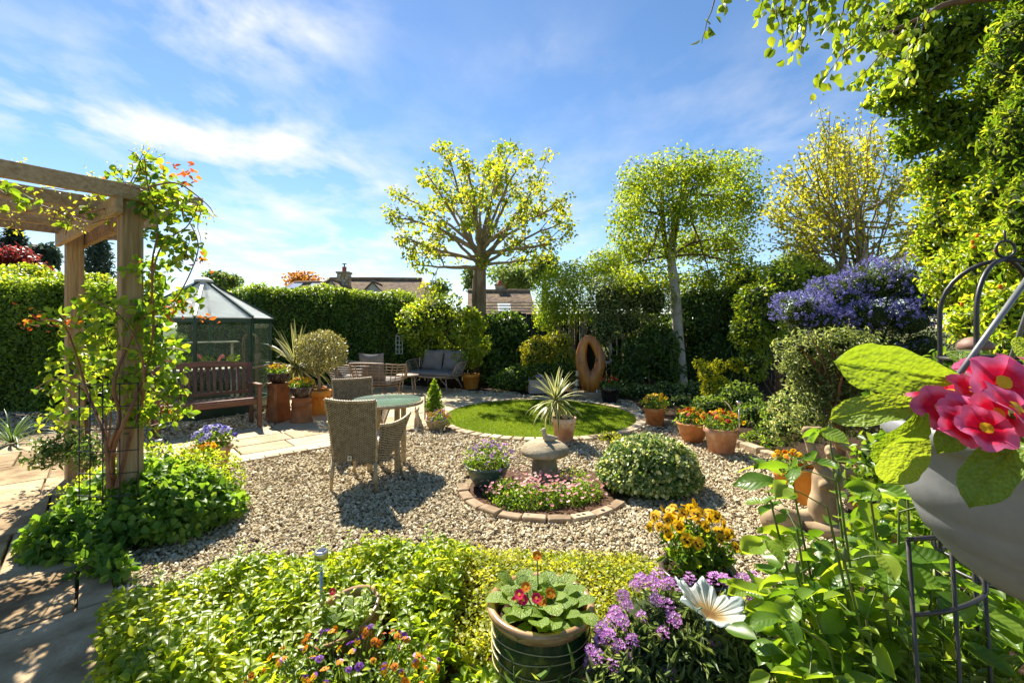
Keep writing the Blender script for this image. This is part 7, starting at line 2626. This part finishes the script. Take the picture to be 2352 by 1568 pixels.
# young plant behind the rear post
shrub('leafy_shrub', 'light green leafy shrub between the pergola posts', 'shrub', [(200, 760, 4.6, 55, 60), (180, 860, 4.6, 60, 60), (260, 820, 4.4, 60, 70), (150, 960, 4.5, 50, 40), (330, 900, 4.3, 50, 60)], M['lime'], .055, 170, 'fine', .6, 0, 6, shell=.1, tone=(.45, .28))
shrub('silver_sage', 'pale grey-green sage-like bush beside the rear pergola post', 'shrub', [(110, 1040, 3.9, 50, 36), (170, 1020, 4.0, 50, 34), (210, 1050, 3.8, 40, 34)], M['varieg'], .055, 900, 'lance', .3, .3, 0, shell=.2, droop=-.4, tone=(.4, .28))
# strap-leaved plant at the left edge
p = gp(15, 1030)
t_ = thing('strap_plant', 'arching strap-leaved plant beside the stone path', 'plant', (p[0] - .1, p[1] + .15, 0))
spiky(t_, (0, 0, .03), 46, .5, .026, M['strap'], 15, 1.3, .1, 5, (.6, 1.6), 0)

# --- mound of rounded leaves at the pergola
def cover(name, label, cat, poly, hfun, n_, size, mat, shape, wd, tone, up=.75, kind='stuff', lay=.6, holes=()):
    """leaf canopy over a ground polygon: leaves through the upper layer under the height hfun(x, y)"""
    P2 = np.asarray(poly, float)
    x0, y0 = P2.min(0)
    x1, y1 = P2.max(0)
    X = RNG.uniform(x0, x1, n_ * 3)
    Y = RNG.uniform(y0, y1, n_ * 3)
    ok = in_poly(X, Y, [tuple(q) for q in P2])
    for (hx, hy, hr) in holes:
        ok &= np.hypot(X - hx, Y - hy) > hr
    X, Y = X[ok][:n_], Y[ok][:n_]
    m_ = len(X)
    h = hfun(X, Y)
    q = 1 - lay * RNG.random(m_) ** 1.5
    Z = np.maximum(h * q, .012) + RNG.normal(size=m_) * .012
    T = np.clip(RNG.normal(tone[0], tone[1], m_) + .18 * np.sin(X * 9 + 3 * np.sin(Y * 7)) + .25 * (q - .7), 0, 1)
    D = RNG.normal(size=(m_, 3)) * (1, 1, .45)
    N = RNG.normal(size=(m_, 3)) * .5 + (0, 0, up)
    f_ = Fol().add(np.stack([X, Y, Z], 1), D, N, size * RNG.uniform(.6, 1.3, m_), wd, T)
    o_ = f_.build(name, mat, shape)
    return tag(o_, label, cat, None, kind)


PBc = np.array([-2.74, 3.44])


def mound(X, Y):
    q = ((X - PBc[0]) / 1.12) ** 2 + ((Y - PBc[1]) / .72) ** 2
    return .46 * np.sqrt(np.clip(1 - q, 0, 1)) * (1 + .18 * np.sin(X * 7 + 1) * np.sin(Y * 8)) + .03


pm = [PBc + (1.1 * math.cos(t), .71 * math.sin(t)) for t in np.linspace(0, 2 * PI, 40)[:-1]]
t_ = thing('oregano_mound', 'broad mound of rounded green leaves at the foot of the pergola', 'plant', (PBc[0], PBc[1], 0))
f_ = Fol()
blob(f_, (PBc[0], PBc[1], .06), (.62, .50, .44), 4700, .053, .85, .72, .12, .5, .45, .5, (.48, .25), flat=True)
blob(f_, (PBc[0] - .15, PBc[1] - .42, .03), (.34, .22, .24), 900, .055, .8, .6, .2, .5, .45, .5, (.45, .25), flat=True)
blob(f_, (PBc[0] + .28, PBc[1] - .05, .05), (.34, .38, .44), 1700, .044, .8, .6, .2, .5, .45, .5, (.62, .25), flat=True)
blob(f_, (PBc[0] - .32, PBc[1] + .1, .05), (.28, .38, .40), 1000, .055, .8, .6, .2, .5, .45, .5, (.5, .25), flat=True)
f_.build('foliage', M['nepeta'], 'heart', t_, np.array([PBc[0], PBc[1], 0]))
f_ = Fol()
blob(f_, (PBc[0], PBc[1] + .05, .18), (.60, .48, .36), 2800, .034, .55, .7, .25, .6, .7, -.6, (.6, .25), flat=True)
f_.build('shoot_tips', M['mint'], 'oval', t_, np.array([PBc[0], PBc[1], 0]))
core(MB(), (0, 0, .04), (.56, .38, .30)).build('shade_filler', M['core'], t_)
shrub('leaf_clump', 'low clump of pointed green leaves spilling onto the stone path', 'plant', [(230, 1290, 2.75, 60, 34), (200, 1250, 2.9, 50, 30), (270, 1310, 2.68, 34, 22)], M['nepeta'], .06, 1100, 'fine', .62, .4, 0, shell=.3, droop=.2)

# --- front ground cover
def front_h(X, Y):
    edge = np.clip((np.interp(X, [-2.1, -1.2, -.6, .2, .75, 1.5], [2.3, 2.75, 2.88, 2.96, 2.93, 2.2]) - Y) / .30, .12, 1)
    base_ = np.where(X < -.35, .24, .24 - .13 * np.clip((X + .35) / .5, 0, 1))
    return base_ * edge ** .6 * (1 + .22 * np.sin(X * 9 + 2 * Y) * np.sin(Y * 8 - X * 3)) + .02


front_l = [(-1.16, 1.2), (-1.50, 1.62), (-1.84, 2.05), (-1.98, 2.33), (-1.2, 2.75), (-.6, 2.88), (-.25, 2.92), (-.30, 1.35)]
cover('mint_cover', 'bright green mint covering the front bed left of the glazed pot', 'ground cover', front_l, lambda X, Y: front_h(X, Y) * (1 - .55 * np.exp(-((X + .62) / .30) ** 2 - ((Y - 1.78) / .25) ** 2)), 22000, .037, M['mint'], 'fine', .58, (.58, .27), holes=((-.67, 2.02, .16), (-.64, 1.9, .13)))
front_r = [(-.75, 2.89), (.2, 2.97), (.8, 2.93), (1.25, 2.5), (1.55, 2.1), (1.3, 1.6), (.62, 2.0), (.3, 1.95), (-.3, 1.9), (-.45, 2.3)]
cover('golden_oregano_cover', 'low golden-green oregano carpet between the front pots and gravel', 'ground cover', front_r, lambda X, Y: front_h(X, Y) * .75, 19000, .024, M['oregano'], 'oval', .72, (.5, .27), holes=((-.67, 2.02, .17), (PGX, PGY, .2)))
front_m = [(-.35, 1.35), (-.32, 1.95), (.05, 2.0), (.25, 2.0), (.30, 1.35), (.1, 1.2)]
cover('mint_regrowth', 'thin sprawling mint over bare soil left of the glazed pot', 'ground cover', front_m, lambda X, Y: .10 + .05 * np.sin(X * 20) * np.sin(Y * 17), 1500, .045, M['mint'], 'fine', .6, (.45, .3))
# taller mint shoots with leaf pairs
f_, sm = Fol(), MB()
sh_o = tag(thing('mint_shoot', 'upright leafy mint shoots standing above the front bed', 'plant', (-1.0, 2.2, 0)), kind=None)
for i in range(150):
    x, y = RNG.uniform(-1.95, -.4), RNG.uniform(1.55, 2.85)
    if not in_poly(np.array([x]), np.array([y]), front_l)[0]:
        continue
    h0 = float(front_h(np.array([x]), np.array([y]))[0])
    hh = h0 + random.uniform(.02, .12)
    lean = RNG.normal(size=2) * .03
    sm.tube([(x + 1.0, y - 2.2, 0), (x + 1.0 + lean[0], y - 2.2 + lean[1], hh)], [.0025, .0015], 4, caps=False)
    for k_ in range(5):
        z = hh - .03 * k_
        a = k_ * PI / 2 + i
        for s_ in (0, PI):
            d = np.array([[math.cos(a + s_), math.sin(a + s_), .25]])
            f_.add(np.array([[x + lean[0] * z / hh, y + lean[1] * z / hh, z]]), d, np.array([[0, 0, 1.0]]) + RNG.normal(size=(1, 3)) * .2, .024 + .008 * k_, .6, np.clip(.75 - .08 * k_ + random.gauss(0, .12), 0, 1))
tag(sm.build('stems', M['stem_green'], sh_o), kind='stuff')
f_.build('foliage', M['mint'], 'fine', sh_o, (-1.0, 2.2, 0))

# violas in the front bed
t_ = thing('viola_patch', 'loose patch of small orange and purple violas in the front bed', 'flowers', (-.62, 1.62, 0))
f_ = blob(Fol(), (-.62, 1.62, .16), (.36, .30, .12), 1500, .03, .4, .2, .2, .8, .5, -.4)
f_.build('foliage', M['fine'], 'oval', t_, (-.62, 1.62, 0))
flowers(t_, (.02, .0, .17), (.40, .30, .15), 95, ['viola', 'viola', 'orange'], .0145, 61, 1.0, (0, -.5, .35), 'viola', True)

# erysimum with purple flower heads
c = at(1530, 1480, 1.68)
org = np.array([c[0], c[1], 0])
t_ = thing('wallflower', 'purple-flowered wallflower bush around the glass flower dish', 'shrub', org)
f_ = Fol()
for (x, y, Y_, rx, ry, n_) in ((1500, 1490, 1.68, 120, 72, 2200), (1640, 1500, 1.62, 100, 70, 1600), (1420, 1540, 1.58, 70, 50, 900), (1560, 1440, 1.75, 110, 60, 1500), (1700, 1460, 1.7, 60, 60, 700)):
    blob(f_, at(x, y, Y_), (rx * Y_ / F, .15, ry * Y_ / F), n_, .05, .18, .2, .2, .6, .3, -.9, (.5, .27))
f_.build('foliage', M['erys'], 'lance', t_, org)
core(MB(), (0, .03, .25), (.22, .13, .2)).build('shade_filler', M['core'], t_)
heads = []
for seed in range(3):
    hm = MB()
    r = random.Random(seed)
    for k_ in range(22):
        a = k_ * 2.4
        z = .028 * (k_ / 22) + r.uniform(-.004, .004)
        rr_ = .020 * (1 - .55 * k_ / 22)
        cx_, cy_ = rr_ * math.cos(a), rr_ * math.sin(a)
        for w_ in range(4):
            b = w_ * PI / 2 + a
            d = .0055
            hm.add([(cx_, cy_, z), (cx_ + d * math.cos(b - .55), cy_ + d * math.sin(b - .55), z + .003), (cx_ + d * 1.25 * math.cos(b), cy_ + d * 1.25 * math.sin(b), z + .002), (cx_ + d * math.cos(b + .55), cy_ + d * math.sin(b + .55), z + .003)], [(0, 1, 2, 3)], k_ % 2)
    heads.append(hm.mesh('flower_head', [M['p_magenta'], M['p_mauve']]))
sm = MB()
HP = [(1475, 1340), (1505, 1335), (1540, 1345), (1425, 1380), (1440, 1400), (1455, 1360), (1500, 1385), (1530, 1400), (1415, 1415), (1400, 1440), (1385, 1450), (1430, 1440), (1470, 1430), (1405, 1470), (1375, 1480), (1390, 1500), (1365, 1520), (1420, 1500), (1640, 1340), (1690, 1360), (1720, 1370), (1735, 1400), (1750, 1385), (1600, 1490), (1640, 1500), (1650, 1490), (1590, 1480), (1700, 1545), (1410, 1540), (1455, 1545), (1470, 1530), (1355, 1535), (1540, 1555), (1480, 1470), (1545, 1430), (1660, 1345), (1700, 1340), (1510, 1360), (1450, 1480), (1565, 1360), (1580, 1345), (1360, 1500), (1440, 1525), (1520, 1465), (1490, 1350), (1725, 1345)]
for i, (x, y) in enumerate(HP):
    Y_ = 1.60 + .22 * (1560 - y) / 220 + random.uniform(-.04, .04)
    p = at(x + random.uniform(-4, 4), y - 6 + random.uniform(-4, 4), Y_ - .06)
    s_ = random.uniform(1.0, 1.4)
    nv = (random.gauss(0, .3), random.gauss(-.2, .3), 1)
    obj('flower_head', heads[i % 3], t_, p - org, face_rot(nv), (s_,) * 3)
    b = np.array([(p[0] - org[0]) * .6, (p[1] - org[1]) * .5, max(p[2] - .16, .05)])
    sm.tube([b, p - org], .0018, 4, caps=False)
sm.build('flower_stem', M['stem_green'], t_)

# variegated euonymus ball
EC = np.array([1.275, 4.22])
t_ = thing('euonymus_ball', 'clipped dome of white-edged euonymus beside the round bed', 'shrub', (EC[0], EC[1], 0))
f_ = blob(Fol(), (EC[0], EC[1], .08), (.485, .43, .385), 5600, .040, .72, .80, .07, .55, .5, .1, (.56, .27), flat=True)
blob(f_, (EC[0], EC[1], .13), (.475, .425, .13), 1900, .040, .72, .85, .05, .55, .4, .3, (.5, .27))
f_.build('foliage', M['varieg'], 'fine', t_, (EC[0], EC[1], 0))
core(MB(), (0, 0, .10), (.39, .35, .27), .05).build('shade_filler', M['core'], t_)
shrub('golden_creeper', 'low golden-green creeping plant at the lawn edge', 'plant', [(1400, 1003, 5.95, 26, 11), (1425, 1012, 5.8, 26, 9)], M['oregano'], .035, 1900, 'oval', .7, .5, 0)

# pink saxifrage cushion in the round bed
t_ = thing('saxifrage', 'pink-flowered mossy saxifrage cushion around the staddle stone', 'plant', (BC[0], BC[1], 0))
f_ = Fol()
for (x, y, rx, ry, hh, n_) in ((.12, 3.86, .30, .20, .13, 2000), (.42, 3.92, .25, .2, .12, 1400), (-.02, 4.0, .22, .16, .16, 1200), (.62, 4.0, .2, .2, .14, 900), (.55, 4.35, .25, .2, .15, 600)):
    blob(f_, (x, y, .0), (rx, ry, hh), n_, .026, .5, .6, .2, .6, .6, -.3, (.5, .25), flat=True)
f_.build('foliage', M['sax'], 'oval', t_, (BC[0], BC[1], 0))
bl5 = MB()
for k_ in range(5):
    a = 2 * PI * k_ / 5
    fan(bl5, (.55 * math.cos(a), .55 * math.sin(a)), .5, 6, .0, 0, .03, 0, (.3 * math.cos(a), .3 * math.sin(a)))
fan(bl5, (0, 0), .2, 5, .08, 1)
sax = [bl5.mesh('flower', [M['p_pink'], M['p_eye']]), bl5.mesh('flower', [M['p_blush'], M['p_eye']])]
r = random.Random(9)
for i in range(330):
    x, y = r.gauss(.25, .30), r.gauss(3.96, .17)
    if math.hypot(x - BC[0], y - BC[1]) > BR - .08 or math.hypot(x - .315, y - 4.39) < .15:
        continue
    z = .14 + r.uniform(-.03, .06) - .25 * (math.hypot(x - BC[0], y - 3.95)) ** 2
    s_ = r.uniform(.012, .018)
    obj('flower', sax[r.random() < .5], t_, (x - BC[0], y - BC[1], z), face_rot((r.gauss(0, .5), r.gauss(-.2, .5), 1)), (s_,) * 3)

# --- rose bush in the right foreground: every leaflet an object
vs, fs = leaf_blade(1, .62, [(0, .1), (.12, .55), (.35, .95), (.5, 1.0), (.7, .82), (.88, .42), (1, .03)], 6, 10, .18, .5, .02, 3)
rl = [MB().add(vs, fs, 0, True).mesh('leaf', M['leaf_obj'])]
vs, fs = leaf_blade(1, .58, [(0, .1), (.12, .5), (.35, .92), (.5, 1.0), (.7, .8), (.88, .4), (1, .03)], 6, 10, .10, .9, .03, 4)
rl.append(MB().add(vs, fs, 0, True).mesh('leaf', M['leaf_obj']))
vs, fs = leaf_blade(1, .64, [(0, .1), (.15, .6), (.38, 1.0), (.55, .96), (.75, .72), (.9, .36), (1, .03)], 6, 10, .22, .15, .02, 5)
rl.append(MB().add(vs, fs, 0, True).mesh('leaf', M['leaf_obj']))
org = np.array([1.02, 1.12, 0])
t_ = thing('rose_bush', 'glossy-leaved rose bush in front of the torso statue', 'shrub', org)
tips = [(1815, 1085, 1.30), (1765, 1130, 1.30), (1925, 1105, 1.12), (1905, 1000, 1.30), (2080, 1050, 1.20), (2150, 1095, 1.15), (1830, 1215, 1.15), (1900, 1165, 1.05), (2000, 1150, 1.02), (2065, 1175, 1.1), (1830, 1320, 1.12), (1870, 1400, 1.05), (2060, 1330, 1.06), (2140, 1300, 1.12), (1940, 1290, 1.0), (1990, 1420, 1.0), (1850, 1470, 1.05), (1900, 1480, .98), (2200, 1400, 1.12), (2090, 1470, 1.08), (1860, 1545, 1.0), (1800, 1400, 1.2)]
sm = MB()
low = Fol()
r = random.Random(12)
cnt = 0
for i, (x, y, Y_) in enumerate(tips):
    tip = at(x, y, Y_)
    b0 = org + np.array([(tip[0] - org[0]) * .35 + r.uniform(-.06, .06), (Y_ - 1.12) * .5 + r.uniform(-.05, .05), 0])
    P = smooth_path([b0, b0 + (tip - b0) * .5 + (0, 0, .06), tip], 18)
    sm.tube(P - org, np.linspace(.006, .0024, 18), 6, caps=False)
    nl = 4 if i < 12 else 3
    nlow = 46
    jj = RNG.integers(4, 14, nlow)
    low.add(P[jj] + RNG.normal(size=(nlow, 3)) * (.07, .05, .03), RNG.normal(size=(nlow, 3)) * (1, 1, .5), RNG.normal(size=(nlow, 3)) * .45 + (0, -.1, .9), RNG.uniform(.05, .085, nlow), .62, np.clip(RNG.normal(.45, .27, nlow), 0, 1))
    for k_ in range(nl):
        j = 17 - 2 * k_ - (k_ > 0)
        base_ = P[j]
        a = 2.4 * k_ + i * 1.3
        el = .35 + r.uniform(-.25, .25)
        d = np.array([math.cos(a) * math.cos(el), math.sin(a) * math.cos(el), math.sin(el)])
        L_ = r.uniform(.075, .11)
        q1 = base_ + d * L_ * 1.2 - (0, 0, .01)
        sm.tube([base_ - org, (base_ + q1) / 2 + (0, 0, .006) - org, q1 - org], .0014, 4, caps=False)
        side = unit(np.cross(d, (0, 0, 1)))
        lv = ([(base_ + d * L_ * .55, side + d * .3 - (0, 0, .15), .7), (base_ + d * L_ * .55, -side + d * .3 - (0, 0, .15), .7)] if (i < 12 and k_ in (1, 2)) else []) + [(q1, d - (0, 0, .35), 1.0), (base_ + d * L_ * .95, side + d * .45 - (0, 0, .2), .85), (base_ + d * L_ * .95, -side + d * .45 - (0, 0, .2), .85)]
        for (pp, dd, sc) in lv:
            s_ = r.uniform(.062, .098) * sc
            nn = np.array([0, -.15, 1.0]) + RNG.normal(size=3) * .5
            obj('leaf', r.choice(rl), t_, pp - org, frame_rot(dd, nn), (s_,) * 3)
            cnt += 1
    if i in (2, 3, 10, 14):
        m_ = MB().lathe([(.001, 0), (.006, .003), (.008, .012), (.005, .024), (.001, .034)], 8)
        m_.build('bud', M['stem_green'], t_, tip - org)
sm.build('cane', M['stem_green'], t_)
low.build('lower_foliage', M['rose_clump'], 'fine', t_, org)
print('rose leaflets', cnt)
# the rest of the planting below and behind the rose
shrub('rose_undergrowth', 'dense green leaves below the rose bush', 'plants', [(1900, 1420, 1.45, 110, 80), (2040, 1330, 1.5, 110, 90), (2150, 1420, 1.35, 110, 90), (1850, 1510, 1.4, 60, 55), (2280, 1300, 1.6, 90, 110), (2320, 1480, 1.3, 90, 90), (2000, 1230, 1.9, 80, 60), (2130, 1200, 1.9, 90, 80), (1960, 1530, 1.25, 90, 60)], M['rose_clump'], .058, 800, 'fine', .6, 0, 8, shell=.15, tone=(.48, .28), stem_mat=M['stem_green'], stem_r=.006)
f_, sm = Fol(), MB()
t_ = thing('narrow_leaf_plant', 'upright stems of narrow pale green leaves below the plant support', 'plant', (.95, .98, 0))
o3 = np.array([.95, .98, 0])
for i in range(26):
    tip = at(RNG.uniform(1960, 2330), RNG.uniform(1450, 1560), RNG.uniform(.98, 1.1))
    b0 = np.array([tip[0] + RNG.normal() * .04, tip[1] + RNG.normal() * .04, 0])
    P = smooth_path([b0, (b0 + tip) / 2 + RNG.normal(size=3) * .02, tip], 22)
    sm.tube(P - o3, np.linspace(.003, .0012, 22), 4, caps=False)
    for j in range(8, 22):
        n_ = 2
        a = RNG.random((n_, 1)) * 6.28
        d = np.concatenate([np.cos(a), np.sin(a), np.full((n_, 1), .8)], 1)
        f_.add(np.repeat(P[j][None], n_, 0), d, RNG.normal(size=(n_, 3)) * .3 + (0, 0, 1), RNG.uniform(.03, .052, n_), .17, np.clip(RNG.normal(.6, .2, n_), 0, 1))
sm.build('stem', M['stem_green'], t_)
f_.build('foliage', M['fine'], 'lance', t_, o3)
# border fill between the statue and the tall evergreens
shrub('border_plants', 'leafy border plants between the torso statue and the obelisk', 'plants', [(2010, 1060, 3.0, 70, 60), (2080, 1010, 3.2, 60, 70), (2130, 1100, 2.6, 70, 70), (2050, 1160, 2.6, 70, 50), (2220, 950, 3.0, 80, 80), (2060, 930, 3.8, 60, 50), (2180, 850, 3.6, 60, 50), (2300, 900, 2.6, 80, 80)], M['shrub'], .07, 420, 'fine', .55, .5, 5, shell=.3, tone=(.5, .28))
p = at(2075, 1090, 2.9)
# slender grassy clump behind the black pot
t_ = thing('grassy_clump', 'arching green strap leaves beside the wood sculpture', 'plant', (2.15, 9.55, 0))
spiky(t_, (0, 0, .02), 44, .62, .03, M['strap'], 25, 1.4, .3, 5, (.4, 1.3), 0)
# self-sown shoot in front of the glazed pot
t_ = thing('wild_shoot', 'thin self-sown shoot in front of the glazed pot', 'plant', (PGX - .03, PGY - .27, 0))
f_ = Fol()
for (dx, hh) in ((-.06, .36), (.0, .33), (.05, .30), (.10, .38)):
    n_ = 11
    zz = np.linspace(.06, hh, n_)
    P = np.stack([np.full(n_, dx) * zz / hh * 1.3, np.zeros(n_), zz], 1) + RNG.normal(size=(n_, 3)) * .004
    MB().tube(P, .0018, 4).build('stem', M['stem_green'], t_)
    f_.add(P, RNG.normal(size=(n_, 3)) * (1, .6, .3) + (0, 0, .9), RNG.normal(size=(n_, 3)) * .4 + (0, -.7, .5), RNG.uniform(.04, .07, n_), .16, np.clip(RNG.normal(.55, .2, n_), 0, 1))
f_.build('foliage', M['fine'], 'lance', t_)
